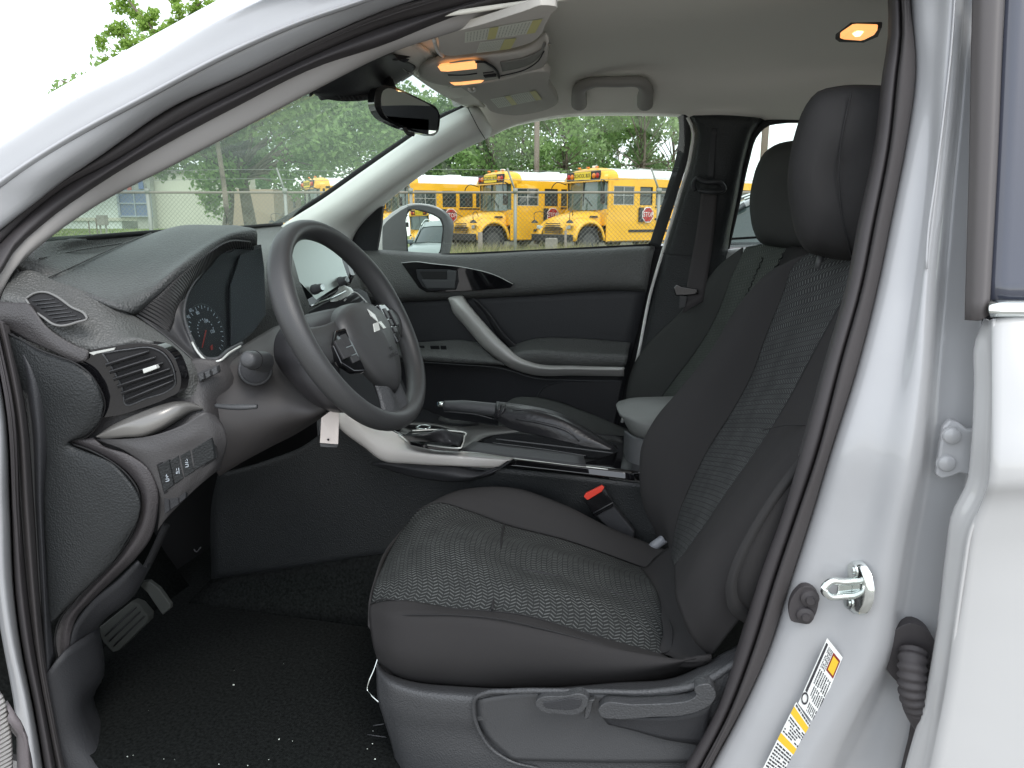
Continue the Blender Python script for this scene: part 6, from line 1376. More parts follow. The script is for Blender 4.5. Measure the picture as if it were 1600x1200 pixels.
def grid_prof(profs, xs_):
    """loft closed y-z profiles along x"""
    n = len(profs[0]); vs = []; fs = []
    for x, p in zip(xs_, profs): vs += [(x if not isinstance(x, (list, tuple)) else x[i], q[0], q[1]) for i, q in enumerate(p)]
    for i in range(len(profs)-1):
        for j in range(n-1): a = i*n+j; fs.append((a, a+1, a+n+1, a+n))
    return vs, fs
def build_bus(name='school_bus'):
    """origin at ground below the middle of the windscreen foot; +x forward, +y its own left"""
    root = thing(name, (0, 0, 0))
    def part(nm, bm, m_, bev=0, sm=False, par_=root): return bmobj(nm, bm, m_, par_, bev, sm)
    L_ = 9.6; hw = 1.2
    # side walls with real window openings
    wins = [(-1.24, -.24)] + [(-2.16-.80*k, -1.52-.80*k) for k in range(9)]
    for s in (-1, 1):
        bm = bmesh.new()
        boxm(bm, (-L_/2, s*(hw-.03), 1.13), (L_, .06, 1.30)); part('side_wall', bm, yellow)
        bm = bmesh.new(); boxm(bm, (-L_/2, s*(hw-.03), 2.58), (L_, .06, .28)); part('upper_side', bm, yellow)
        bm = bmesh.new(); x = 0.0; cuts = sorted(wins, reverse=True)
        for (a, b_) in cuts:
            boxm(bm, ((x+b_)/2, s*(hw-.03), 2.11), (abs(x-b_), .06, .66)); x = a
        boxm(bm, ((x-L_)/2, s*(hw-.03), 2.11), (abs(x+L_), .06, .66)); part('window_posts', bm, yellow)
        for k, (a, b_) in enumerate(wins):
            w = box('side_window', ((a+b_)/2, s*(hw-.045), 2.11), (b_-a, .012, .66), busglass, root)
            bm = bmesh.new(); z0, z1 = 1.78, 2.44
            for (cx, cz, sx_, sz_) in (((a+b_)/2, z0+.015, b_-a, .03), ((a+b_)/2, z1-.015, b_-a, .03), (a+.015, 2.11, .03, .66), (b_-.015, 2.11, .03, .66), ((a+b_)/2, 2.12, b_-a, .03)):
                boxm(bm, (cx, s*(hw-.03), cz), (sx_, .03, sz_))
            if k == 0: boxm(bm, ((a+b_)/2, s*(hw-.028), 2.11), (.035, .03, .62))
            bmobj('window_frame', bm, greyf if k == 0 else busblk, w)
        for z, x0, hh in ((1.72, -2.3, .05), (1.28, -2.3, .07), (.86, -1.0, .09)):
            box('rub_rail', ((x0-L_)/2, s*(hw+.012), z), (abs(L_+x0), .03, hh), busblk, root)
        box('skirt_line', (-L_/2, s*(hw+.006), .50), (L_, .014, .02), busblk, root)
    # roof
    prof = [(hw, 2.70), (hw-.01, 2.80), (hw-.10, 2.93), (hw-.32, 3.03), (.5, 3.09), (0, 3.11), (-.5, 3.09), (-(hw-.32), 3.03), (-(hw-.10), 2.93), (-(hw-.01), 2.80), (-hw, 2.70)]
    vs, fs = grid_prof([prof, prof], [-.42, -L_]); link('roof', mesh('roof', vs, fs), roofw, root)
    # rear wall
    box('rear_wall', (-L_+.03, 0, 1.7), (.05, 2.34, 2.3), yellow, root)
    box('floor_pan', (-L_/2, 0, .5), (L_-.1, 2.3, .1), busblk, root)
    for k in range(9): box('seat_row', (-2.0-.82*k, 0, 1.2), (.12, 2.0, .85), mat('bus_seat', (.03, .04, .035), .8) if 'bus_seat' not in MATS else MATS['bus_seat'], root)
    # cap over the windscreen
    def sc(k, f): return [(y*k, 2.62+(z-2.62)*f) for y, z in prof]
    pr = [(hw*1.0, 2.60)]+prof+[(-hw, 2.60)]
    def scl(k, f): return [(y*k, 2.60+(z-2.60)*f) for y, z in pr]
    vs, fs = grid_prof([scl(1, 1), scl(1, 1.01), scl(.985, .97), scl(.95, .84), scl(.93, .62), scl(.92, .0)], [-.44, -.25, -.05, .10, .18, .22])
    link('front_cap', mesh('front_cap', vs, fs), yellow, root)
    box('sign_backing', (.19, 0, 2.80), (.06, 1.92, .34), busblk, root, bevel=.04)
    box('sign_board', (.235, 0, 2.81), (.02, .92, .28), signy, root, bevel=.004)
    text('sign_lettering', 'SCHOOL BUS', frame3(Vector((.2475, 0, 2.81)), Vector((0, 1, 0)), Vector((0, 0, 1)), Vector((1, 0, 0))), .20, busblk, root, ext=.003, sx=.74)
    for y in (-.82, -.62, .62, .82):
        M = frame3(Vector((.22, y, 2.80)), Vector((0, 1, 0)), Vector((0, 0, 1)), Vector((1, 0, 0)))
        lathe('flasher', [(.0001, .05), (.05, .045), (.085, .02), (.095, 0)], M, lampr if abs(y) > .7 else lampa, root, n=16)
    for y in (-.5, 0, .5): box('marker_lamp', (-.02, y, 3.12), (.10, .09, .05), lampa, root, bevel=.01)
    box('roof_hatch', (-2.6, 0, 3.12), (.6, .6, .06), roofw, root, bevel=.01)
    box('roof_beacon', (-.35, .0, 3.16), (.16, .16, .08), roofw, root, bevel=.02)
    # windscreen, two panes round the corner, with its surround
    bm = bmesh.new()
    boxm(bm, (.04, 0, 1.55), (.10, 2.36, .16)); boxm(bm, (.10, 0, 2.62), (.16, 2.3, .06)); part('windshield_surround', bm, yellow)
    patch_like = [(-1.14, -.10), (-1.02, .06), (-.55, .14), (0, .16), (.55, .14), (1.02, .06), (1.14, -.10)]
    vs = []; fs = []
    for z, dx in ((1.60, .03), (2.60, -.02)):
        for y, x in patch_like: vs.append((x+dx, y, z))
    for j in range(6): fs.append((j, j+1, j+8, j+7))
    link('windshield', mesh('windshield', vs, fs), busglass2, root)
    for y in (-1.0, 0, 1.0):
        x = .17 if y == 0 else .075
        box('windshield_post', (x, y, 2.10), (.025, .04, 1.0), busblk, root)
    for s in (-1, 1): box('corner_post', (-.16, s*1.165, 2.10), (.10, .07, 1.0), yellow, root)
    box('cowl', (.02, 0, 1.28), (.14, 2.3, .46), yellow, root, bevel=.03)
    for s in (-1, 1):
        M = Matrix.Translation((.19, s*.45, 1.78)) @ Matrix.Rotation(R(52*s), 4, 'X')
        box('wiper', (0, 0, .2), (.015, .02, .5), busblk, root, M=M)
    # hood lofted from the cowl to the grille
    hp = lambda w, zt, zb: [(w, zb), (w, zb+(zt-zb)*.62), (w*.93, zb+(zt-zb)*.86), (w*.6, zt-.02), (0, zt), (-w*.6, zt-.02), (-w*.93, zb+(zt-zb)*.86), (-w, zb+(zt-zb)*.62), (-w, zb)]
    ps_ = [hp(.92, 1.60, .85), hp(.86, 1.56, .85), hp(.76, 1.47, .80), hp(.70, 1.34, .75), hp(.66, 1.20, .74), hp(.60, 1.02, .74)]
    vs, fs = grid_prof(ps_, [.02, .35, .95, 1.35, 1.50, 1.56]); fs.append(tuple(range(45, 54))[::-1])
    link('hood', mesh('hood', vs, fs), yellow2, root)
    for s in (-1, 1):
        # front fender with wheel arch
        fp = []
        cx, rz, rr_ = .78, .52, .60
        vs = []; fs = []
        arc = [math.pi*k/14 for k in range(15)]
        rows = []
        for q, (rad, y) in enumerate(((rr_, s*1.17), (rr_+.07, s*1.19), (rr_+.15, s*1.12), (rr_+.24, s*.90), (rr_+.27, s*.62))):
            rows.append([(cx+math.cos(a)*rad, y, rz+math.sin(a)*rad*(1 if q < 3 else .98)) for a in arc])
        for r_ in rows: vs += r_
        for i in range(4):
            for j in range(14): a = i*15+j; fs.append((a, a+1, a+16, a+15))
        fd = link('fender', mesh('fender', vs, fs), yellow2, root)
        m = fd.modifiers.new('s', 'SOLIDIFY'); m.thickness = .02
        # headlamp at the fender's shoulder
        bm = bmesh.new(); boxm(bm, (0, 0, 0), (.10, .34, .13), Matrix.Translation((1.50, s*.80, .98)) @ Matrix.Rotation(R(-22*s), 4, 'Z') @ Matrix.Rotation(R(10*s), 4, 'X'))
        part('headlamp', bm, lampw, .02)
        box('fender_front', (1.42, s*.78, .90), (.14, .62, .36), yellow2, root, bevel=.05)
        box('hood_vent', (.42, s*.905, 1.36), (.36, .02, .07), busblk, root, M=None)
        # mirrors on long arms
        tube('mirror_arm', [Vector((.06, s*1.16, 2.55)), Vector((.45, s*1.30, 2.62)), Vector((.55, s*1.42, 2.45)), Vector((.5, s*1.42, 2.1))], .018, busblk, root, n=14, k=6)
        box('side_mirror', (.46, s*1.42, 1.98), (.07, .22, .34), busblk, root, bevel=.03)
        tube('crossview_arm', [Vector((1.15, s*.62, 1.38)), Vector((1.45, s*.95, 1.55)), Vector((1.62, s*1.05, 1.5)), Vector((1.62, s*1.05, 1.22))], .014, busblk, root, n=14, k=6)
        lathe('crossview_mirror', [(.0001, .12), (.06, .10), (.12, .04), (.14, 0)], Matrix.Translation((1.62, s*1.05, 1.14)), busblk, root, n=14)
        # wheels
        for nm, x, y in (('front_wheel', .78, s*1.0), ('rear_wheel', -6.9, s*.98)):
            M = frame3(Vector((x, y, .50)), Vector((1, 0, 0)), Vector((0, 0, -s)), Vector((0, s, 0)))
            w = lathe(nm, [(.28, .10), (.34, .13), (.46, .13), (.50, .08), (.50, -.12), (.44, -.16)], M, tyre, root, n=32)
            lathe('wheel_rim', [(.0001, .10), (.09, .10), (.11, .03), (.20, .01), (.26, .07), (.29, .11)], M, rimm, w, n=24)
        # black boxes stand in for shadow at the front and rear wheel arches
        box('arch_shadow', (.78, s*.80, .78), (1.06, .3, .5), busblk, root)
        box('rear_arch_shadow', (-6.9, s*(hw+.004), .80), (1.14, .02, .62), busblk, root, bevel=.0)
        box('door_panel', (-.15, s*1.17, .95), (.42, .05, .95), yellow, root, bevel=.02)
    for k in range(6): box('grille_bar', (1.565, 0, .80+k*.065), (.02, .95-.02*k, .028), busblk, root)
    box('front_bumper', (1.62, 0, .62), (.12, 2.36, .26), busblk, root, bevel=.03)
    box('lower_valance', (1.3, 0, .60), (.4, 1.9, .20), busblk, root)
    # stop arm on its left side
    st = thing('stop_arm', (-1.86, hw+.10, 1.44), parent=root)
    oc_ = [Vector((-1.86+.30*math.cos(R(22.5+45*k)), hw+.08, 1.44+.30*math.sin(R(22.5+45*k)))) for k in range(8)]
    prism('sign_rim', oc_, stopw, st, depth=.012, bevel=0)
    oc2 = [Vector((-1.86+.265*math.cos(R(22.5+45*k)), hw+.094, 1.44+.265*math.sin(R(22.5+45*k)))) for k in range(8)]
    prism('sign_face', oc2, stopr, st, depth=.008, bevel=0)
    text('sign_lettering', 'STOP', frame3(Vector((-1.86, hw+.108, 1.44)), Vector((-1, 0, 0)), Vector((0, 0, 1)), Vector((0, 1, 0))), .25, stopw, st, ext=.003, sx=.82)
    box('arm_base', (-1.56, hw+.05, 1.44), (.20, .08, .52), busblk, st, bevel=.01)
    # small lettering rows low on the side
    bm = bmesh.new(); rr = random.Random(3)
    for r_ in range(4):
        x = -3.0
        while x > -3.7:
            w = rr.uniform(.05, .14); boxm(bm, (x-w/2, hw+.006, .80-.085*r_), (w, .006, .035)); x -= w+.03
    bmobj('side_lettering', bm, busblk, root)
    text('side_lettering', '15', frame3(Vector((-4.6, hw+.003, 1.50)), Vector((-1, 0, 0)), Vector((0, 0, 1)), Vector((0, 1, 0))), .2, busblk, root, ext=.002)
    return root
def place(root, p, ang, first=True):
    root.location = p; root.rotation_euler = (0, 0, ang); root['_w'] = tuple(p)
def copy_tree(o, parent=None):
    c = o.copy(); COL.objects.link(c)
    c.parent = parent
    for ch in o.children: copy_tree(ch, c)
    return c
bus = build_bus()
def heading(a):   # picture angle between the bus's nose and the line to the camera
    h = -FH*math.cos(R(a)) - RT*math.sin(R(a)); return math.atan2(h.y, h.x)
specs = [(950, 27.0, 56, 'nearest yellow school bus, its red STOP sign facing right of its nose', 'bus'),
         (800, 28.8, 57, 'yellow school bus whose nose stands left of the nearest bus, dark wheel arch behind weeds', 'bus'),
         (640, 30.8, 58, 'yellow school bus half hidden behind the door mirror, its row of side windows showing', 'bus'),
         (503, 33.0, 59, 'yellow school bus seen through the windshield beyond tree leaves, left of the grey pillar', 'bus')]
def bus_at(o, u, d, a):
    ang = heading(a)
    # given column is the driver-side front corner of the body (local 0, +1.2)
    p = G(u, d, .2); off_ = Matrix.Rotation(ang, 3, 'Z') @ Vector((0, 1.2, 0)); q = p-off_
    o.location = (q.x, q.y, .03); o.rotation_euler = (0, 0, ang)
bus_at(bus, *specs[0][:3]); tag(bus, specs[0][3], 'school bus', 'school buses parked behind the fence')
for s_ in specs[1:]:
    c = copy_tree(bus); bus_at(c, *s_[:3]); c['label'] = s_[3]
# an extra bus and two cars stand behind the SUV, seen only in the door mirror
def place_along(p0, r_, dist, side=0.0):
    h = Vector((r_.x, r_.y, 0)).normalized(); return p0 + h*dist + Vector((-h.y, h.x, 0))*side
rh = Vector((_r.x, _r.y, 0)).normalized(); rang = math.atan2(-rh.y, -rh.x)
c = copy_tree(bus); q = place_along(mc, rh, 21, -.6); c.location = (q.x, q.y, 0.0); c.rotation_euler = (0, 0, rang)
c['label'] = 'yellow school bus facing forward, seen only as a reflection in the door mirror'; c['group'] = 'reflected vehicles'

# passenger cars: a hatch-back estate body lofted in sections
def build_car(name, paint, label, group=None):
    root = thing(name, (0, 0, 0), label, 'car', group)
    st = [(-2.2, .55, .62, .80, .60), (-2.15, .35, .95, .84, .70), (-1.9, .30, 1.05, .88, .74), (-1.0, .28, 1.02, .90, .78), (.4, .28, 1.0, .90, .78), (1.1, .30, .98, .88, .76), (1.9, .32, .86, .84, .68), (2.15, .36, .74, .78, .60), (2.22, .45, .62, .70, .55)]
    pr = []; xs_ = []
    for x, zb, zt, w, wt in st:
        pr.append([(w*.9, zb), (w, zb+.12), (w, zb+(zt-zb)*.6), (w*.97, zt-.06), (wt, zt), (0, zt+.02), (-wt, zt), (-w*.97, zt-.06), (-w, zb+(zt-zb)*.6), (-w, zb+.12), (-w*.9, zb)]); xs_.append(x)
    vs, fs = grid_prof(pr, xs_); n_ = 11; fs.append(tuple(range(n_))); fs.append(tuple(range(n_*8, n_*9))[::-1])
    link('body', mesh('body', vs, fs), paint, root)
    # cabin: glass lofted, roof on top
    gp = [(-2.0, 1.04, 1.06, .72, .70), (-1.75, 1.0, 1.40, .74, .64), (-1.2, 1.0, 1.58, .76, .60), (.1, .99, 1.58, .76, .60), (.45, .98, 1.42, .75, .62), (1.15, .96, .99, .72, .70)]
    pr = []; xs_ = []
    for x, zb, zt, w, wt in gp:
        pr.append([(w, zb), (wt+.02, zt-.05), (wt-.08, zt), (0, zt+.015), (-wt+.08, zt), (-wt-.02, zt-.05), (-w, zb)]); xs_.append(x)
    vs, fs = grid_prof(pr, xs_); link('cabin_glass', mesh('cabin_glass', vs, fs), busglass, root)
    pr2 = [[(y*1.01, z+.012) for y, z in p[1:6]] for p in pr[1:5]]
    vs, fs = grid_prof(pr2, [x for x in xs_[1:5]]); link('roof', mesh('roof', vs, fs), paint, root)
    for s in (-1, 1):
        for a, b_ in (((1.15, .73, .985), (.40, .64, 1.44)), ((-.35, .77, 1.0), (-.40, .63, 1.56)), ((-1.75, .76, 1.0), (-1.72, .66, 1.42))):
            tube('pillar', [Vector((a[0], s*a[1], a[2])), Vector((b_[0], s*b_[1], b_[2]))], .035, paint, root, n=2, k=6)
        tube('roof_rail', [Vector((-1.7, s*.60, 1.52)), Vector((-1.1, s*.60, 1.65)), Vector((0, s*.60, 1.65)), Vector((.4, s*.62, 1.50))], .018, chrome, root, n=12, k=6)
        box('headlight', (2.12, s*.58, .70), (.14, .34, .13), lampw, root, bevel=.03)
        box('wing_mirror', (.85, s*.98, 1.02), (.14, .2, .12), paint, root, bevel=.03)
        box('door_handle', (-.1, s*.91, .88), (.18, .03, .03), chrome, root)
        for x in (-1.38, 1.38):
            M = frame3(Vector((x, s*.83, .33)), Vector((1, 0, 0)), Vector((0, 0, -s)), Vector((0, s, 0)))
            w = lathe('wheel', [(.20, .07), (.24, .09), (.31, .08), (.33, .04), (.33, -.10), (.28, -.12)], M, tyre, root, n=24)
            lathe('wheel_rim', [(.0001, .07), (.04, .07), (.06, .04), (.16, .05), (.20, .08)], M, rimm, w, n=20)
    box('grille', (2.20, 0, .62), (.05, .62, .22), busblk, root, bevel=.01)
    box('license_plate', (2.235, 0, .48), (.02, .36, .12), label_w, root)
    return root
silverp = mat('car_silver_green', (.30, .34, .33), .3, metal=.3, coat=.5)
blackp = mat('car_black', (.02, .022, .025), .2, coat=.8)
greyp = mat('car_grey_blue', (.16, .19, .22), .3, coat=.5)
k1 = build_car('parked_car', silverp, 'silver green estate car with roof rails, reflected in the door mirror', 'reflected vehicles')
q = place_along(mc, rh, 8.2, .55); k1.location = (q.x, q.y, 0); k1.rotation_euler = (0, 0, rang+.35)
k2 = build_car('parked_car', greyp, 'blue grey car at the right edge of the door mirror reflection', 'reflected vehicles')
q = place_along(mc, rh, 8.0, -1.9); k2.location = (q.x, q.y, 0); k2.rotation_euler = (0, 0, rang-.25)
k3 = build_car('parked_car', blackp, 'black car seen through the rear side window beside the passenger headrest')
q = G(1200, 9.6, 0); k3.location = (q.x, q.y, 0.0); k3.rotation_euler = (0, 0, R(185))

# ------------------------------------------------------------------ chain-link fence
steel = mat('galvanised', (.30, .30, .28), .6, metal=.3)
steel2 = mat('weathered_rail', (.26, .22, .19), .7)
fe = thing('chain_link_fence', G(800, 17, .2), 'weathered chain link fence on thin posts running in front of the buses', 'fence')
FD = 17.0
def fz(u): p = G(u, FD); return gz(p.x, p.y)
TOP = 1.90
for u in (-140, 60, 235, 448, 643, 805, 1028, 1215, 1400):
    p = G(u, FD); z0 = fz(u)-.1
    r_ = .045 if u in (235,) else .038
    tube('fence_post', [Vector((p.x, p.y, z0)), Vector((p.x, p.y, TOP+.02))], r_, steel, fe, n=2, k=10)
    a = Vector((p.x, p.y, TOP)); b_ = a + Vector((0, 0, .50)) - RT*.18 + FH*.10
    tube('barb_arm', [a, b_], .022, steel, fe, n=2, k=6)
    tube('post_cap', [a-Vector((0, 0, .05)), a+Vector((0, 0, .06))], .055, steel, fe, n=2, k=10)
pr_ = [G(u, FD, TOP-.03) for u in (-300, 1500)]
tube('top_rail', pr_, .026, steel2, fe, n=2, k=8)
for k in (0.25, .45):
    tube('barbed_wire', [G(u, FD+.05, TOP+k+.02*math.sin(u*.02)) - RT*.1 for u in range(-300, 1500, 90)], .005, steel, fe, n=60, k=4)
# mesh: two families of slanting wires
wires_v = []; wires_f = []
p0 = G(-200, FD, 0); p1 = G(1420, FD, 0); tot = (p1-p0).length; dx = (p1-p0).normalized()
pitch = .085; hgt = TOP-.05-.2
def addwire(a, b_, w=.0036):
    n_ = len(wires_v); d = (b_-a).normalized(); nn = d.cross(FH)*w; mm = FH*w
    for q_ in (a+nn, a-nn*.5+mm, a-nn*.5-mm, b_+nn, b_-nn*.5+mm, b_-nn*.5-mm): wires_v.append(q_)
    for i in range(3): wires_f.append((n_+i, n_+(i+1) % 3, n_+3+(i+1) % 3, n_+3+i))
k = -hgt
while k < tot+hgt:
    for sgn in (1, -1):
        a = p0+dx*k; b_ = p0+dx*(k+sgn*hgt)
        addwire(Vector((a.x, a.y, .15)), Vector((b_.x, b_.y, TOP-.05)))
    k += pitch*1.15
wm = link('wire_mesh', mesh('wire_mesh', wires_v, wires_f, False), mat('mesh_wire', (.22, .21, .19), .7), fe); wm['kind'] = 'stuff'

# ------------------------------------------------------------------ grass and weeds
def blades(name, pts, h0, h1, w, mt, label, cat, lean=.35):
    vs = []; fs = []
    N = len(pts); hs = rng.uniform(h0, h1, N); an = rng.uniform(0, math.tau, N); ln = rng.normal(0, lean, (N, 2))
    for i, p in enumerate(pts):
        h = hs[i]; d = Vector((math.cos(an[i]), math.sin(an[i]), 0))*w; l_ = Vector((ln[i][0]*h, ln[i][1]*h, 0))
        n_ = len(vs); b_ = Vector(p)
        vs += [b_-d, b_+d, b_+l_*.4+d*.6+Vector((0, 0, h*.6)), b_+l_*.4-d*.6+Vector((0, 0, h*.6)), b_+l_+Vector((0, 0, h))]
        fs += [(n_, n_+1, n_+2, n_+3), (n_+3, n_+2, n_+4)]
    return tag(link(name, mesh(name, vs, fs, False), mt), label, cat, kind='stuff')
def leafmat(name, c1, c2, tr=.35):
    m = bpy.data.materials.new(name); m.use_nodes = True; t = m.node_tree; t.nodes.clear(); L = t.links
    at_ = t.nodes.new('ShaderNodeAttribute'); at_.attribute_name = 'tone'
    cr_ = t.nodes.new('ShaderNodeMix'); cr_.data_type = 'RGBA'; cr_.inputs[6].default_value = (*c1, 1); cr_.inputs[7].default_value = (*c2, 1)
    L.new(at_.outputs['Fac'], cr_.inputs[0])
    df = t.nodes.new('ShaderNodeBsdfDiffuse'); tl = t.nodes.new('ShaderNodeBsdfTranslucent'); mx = t.nodes.new('ShaderNodeMixShader'); mx.inputs[0].default_value = tr
    L.new(cr_.outputs[2], df.inputs[0]); L.new(cr_.outputs[2], tl.inputs[0]); L.new(df.outputs[0], mx.inputs[1]); L.new(tl.outputs[0], mx.inputs[2])
    o = t.nodes.new('ShaderNodeOutputMaterial'); L.new(mx.outputs[0], o.inputs[0]); MATS[name] = m
    return m
weed = mat('dry_weeds', (.36, .32, .17), .9, var=.3, vs=3)
weedg = mat('green_weeds', (.16, .21, .06), .9, var=.3, vs=3)
pts = []
for _ in range(9000):
    u = random.uniform(560, 1060); d = FD+random.uniform(-1.2, 2.4); p = G(u, d); 
    if random.random() < .35+.6*abs(math.sin(u*.023)): pts.append((p.x, p.y, gz(p.x, p.y)))
blades('dry_weeds', pts, .25, .62, .006, weed, 'tall straw coloured weeds along the foot of the chain link fence', 'weeds')
pts = []
for _ in range(5000):
    u = random.uniform(560, 1060); d = FD+random.uniform(-1.5, 3.5); p = G(u, d); pts.append((p.x, p.y, gz(p.x, p.y)))
blades('green_weeds', pts, .2, .5, .010, weedg, 'low green weeds mixed into the straw coloured growth at the fence', 'weeds')
pts = []
for _ in range(14000):
    u = random.uniform(-20, 480); d = random.uniform(17, 40); p = G(u, d); pts.append((p.x, p.y, gz(p.x, p.y)))
blades('lawn_grass', pts, .04, .11, .02, mat('lawn_blades', (.17, .23, .06), .9, var=.25, vs=.5), 'mown green lawn running back to the pale building', 'grass')

# ------------------------------------------------------------------ trees
bark = mat('bark', (.17, .14, .11), .95, bump=('noise', 18, 1.0), var=.3, vs=5)
def leaf_cloud(name, blobs, count, size, mt, parent, squash=.8):
    """leaf quads inside clumps: (centre, radius)"""
    w = np.array([b[1]**2.2 for b in blobs]); w /= w.sum()
    idx = rng.choice(len(blobs), count, p=w)
    C_ = np.array([tuple(b[0]) for b in blobs])[idx]; R_ = np.array([b[1] for b in blobs])[idx]
    d = rng.normal(size=(count, 3)); d /= np.linalg.norm(d, axis=1)[:, None]
    rr = rng.random(count)**.55
    ctr = C_+d*(R_*rr)[:, None]*np.array([1, 1, squash])
    a = rng.normal(size=(count, 3)); a /= np.linalg.norm(a, axis=1)[:, None]
    b = np.cross(a, rng.normal(size=(count, 3))); b /= np.linalg.norm(b, axis=1)[:, None]
    s = size*rng.uniform(.6, 1.35, count)[:, None]
    V = np.empty((count, 4, 3)); V[:, 0] = ctr-a*s; V[:, 1] = ctr+b*s*.55; V[:, 2] = ctr+a*s; V[:, 3] = ctr-b*s*.55
    me = bpy.data.meshes.new(name); me.vertices.add(count*4); me.vertices.foreach_set('co', V.ravel())
    me.loops.add(count*4); me.polygons.add(count)
    me.loops.foreach_set('vertex_index', np.arange(count*4)); me.polygons.foreach_set('loop_start', np.arange(count)*4)
    me.update(calc_edges=True)
    tone = np.repeat(np.clip(rng.random(count)*.7+rng.random(len(blobs))[idx]*.5, 0, 1), 4)
    at_ = me.attributes.new('tone', 'FLOAT', 'POINT'); at_.data.foreach_set('value', tone)
    return link(name, me, mt, parent)
def make_tree(name, base, H, crown_r, crown_z, label, group, mt, count, size, trunk_r=.25, nbl=26, seed=1, extra=(), squash=.8, spread=(1, 1), openness=.30):
    rr = random.Random(seed); base = Vector(base)
    root = thing(name, base, label, 'tree', group)
    top = base+Vector((rr.uniform(-.4, .4), rr.uniform(-.3, .3), H*.86))
    mid = base.lerp(top, .5)+Vector((rr.uniform(-.25, .25), 0, 0))
    tube('trunk', [base-Vector((0, 0, .3)), base+Vector((0, 0, H*.12)), mid, top], [trunk_r*1.25, trunk_r, trunk_r*.62, trunk_r*.15], bark, root, n=16, k=10)
    blobs = []; brv = []
    for k in range(nbl):
        f = (k+.5)/nbl; a = k*2.39996+rr.uniform(-.4, .4)
        z = crown_z + (H-crown_z)*(f**.8)
        prof_ = math.sin(math.pi*min(.98, max(.08, (f*.86+.14))))**.6
        r_ = crown_r*prof_*rr.uniform(.55, 1.05)
        c_ = base+Vector((math.cos(a)*r_*spread[0], math.sin(a)*r_*spread[1], z))
        blobs.append((c_, crown_r*openness*rr.uniform(.65, 1.3))); brv.append(c_)
    for e in extra: blobs.append(e); brv.append(e[0])
    for c_ in brv:
        h0 = max(.42*H, (c_.z-base.z)*.62); s0 = base.lerp(top, min(.95, h0/(H*.86)))
        m_ = s0.lerp(c_, .5)+Vector((rr.uniform(-.2, .2), rr.uniform(-.2, .2), rr.uniform(0, .35)))
        far = (c_-base).xy.length > crown_r*1.02
        tube('branch', [s0, m_, c_], [trunk_r*.34, trunk_r*.2, trunk_r*.05] if not far else [.02, .012, .006], bark, root, n=7, k=5)
    leaf_cloud('crown', blobs, count, size, mt, root, squash)
    return root
lf1 = leafmat('leaf_mid', (.17, .28, .10), (.33, .47, .19), .5)
lf2 = leafmat('leaf_dark', (.12, .20, .09), (.24, .35, .17), .5)
lf3 = leafmat('leaf_light', (.22, .32, .14), (.38, .50, .25), .5)
# the big tree on the lawn with a drooping limb
g = G(392, 21.0); zb = gz(g.x, g.y)
ex = []
for u, v, d, r_ in ((322, 262, 20, .75), (330, 290, 20, .55), (335, 312, 20, .45), (338, 330, 20, .3), (326, 318, 20, .3), (355, 268, 20.5, .6), (372, 285, 20.5, .35), (290, 242, 20.5, .6), (262, 250, 21, .5), (250, 268, 21, .4), (240, 258, 21, .5), (300, 215, 21, .8), (445, 276, 20, .45), (462, 302, 20, .28), (470, 250, 20, .7), (500, 262, 19.5, .3), (520, 235, 20, .9), (560, 215, 20, .9), (600, 190, 20, .9), (640, 170, 20, .8), (560, 150, 21, 1.2)):
    ex.append((EYE+ray(u, v)*(d/ray(u, v).dot(FH)), r_))
make_tree('shade_tree', (g.x, g.y, zb), 5.2, 3.6, 2.75, 'large leafy shade tree on the lawn, seen through the windshield', None, lf1, 30000, .075, .17, 26, 3, ex, spread=(1.1, 1))
g = G(352, 21.8); make_tree('slim_tree', (g.x, g.y, gz(g.x, g.y)), 4.4, 1.4, 2.6, 'slim pale trunked tree just left of the large shade tree', None, lf1, 9000, .08, .14, 14, 5)
# branches that reach above the pillar, top left of the picture
tb = G(348, 12.0); root = thing('overhanging_tree', (tb.x, tb.y, gz(tb.x, tb.y)), 'bright green leafy boughs against the white sky above the car pillar', 'tree')
blobs = []
def bough(path, r0, blob_r, d=12.0, nb=8):
    pts_ = [EYE+ray(u, v)*(d/ray(u, v).dot(FH)) for u, v in path]
    tube('branch', pts_, [r0]+[r0*.6]*(len(pts_)-2)+[r0*.15], bark, root, n=16, k=6)
    for i, p in enumerate(spl(pts_, nb)): blobs.append((p+Vector(rng.normal(0, .06, 3)), blob_r*random.uniform(.6, 1.2)))
bough([(265, 82), (245, 56), (230, 35), (212, 15), (195, -8)], .03, .14, nb=10)
bough([(225, 100), (215, 82), (200, 62), (182, 50), (172, 42)], .02, .13, nb=8)
bough([(200, 108), (184, 96), (168, 88), (153, 74)], .012, .085, nb=7)
bough([(262, 78), (272, 50), (280, 30), (278, 5), (265, -10)], .025, .15, nb=9)
bough([(262, 60), (290, 30), (305, 12), (330, -8)], .02, .12, nb=7)
bough([(300, 42), (280, 44), (310, 18), (325, 20)], .015, .10, nb=6)
bough([(300, 42), (312, 28), (345, 8), (372, -6)], .015, .07, nb=6)
bough([(240, 50), (232, 30), (238, 14)], .01, .07, nb=4)
bough([(225, 80), (205, 76), (196, 80)], .01, .06, nb=4)
t0 = EYE+ray(262, 130)*(12.0/ray(262, 130).dot(FH))
tube('trunk', [Vector((tb.x, tb.y, -.2)), EYE+ray(347, 270)*(12.0/ray(347, 270).dot(FH)), EYE+ray(334, 205)*(12.0/ray(334, 205).dot(FH)), t0, EYE+ray(263, 70)*(12.0/ray(263, 70).dot(FH))], [.055, .045, .04, .035, .02], bark, root, n=14, k=8)
leaf_cloud('crown', blobs, 5200, .036, leafmat('leaf_bright', (.20, .34, .06), (.40, .56, .16), .6), root, 1.0)
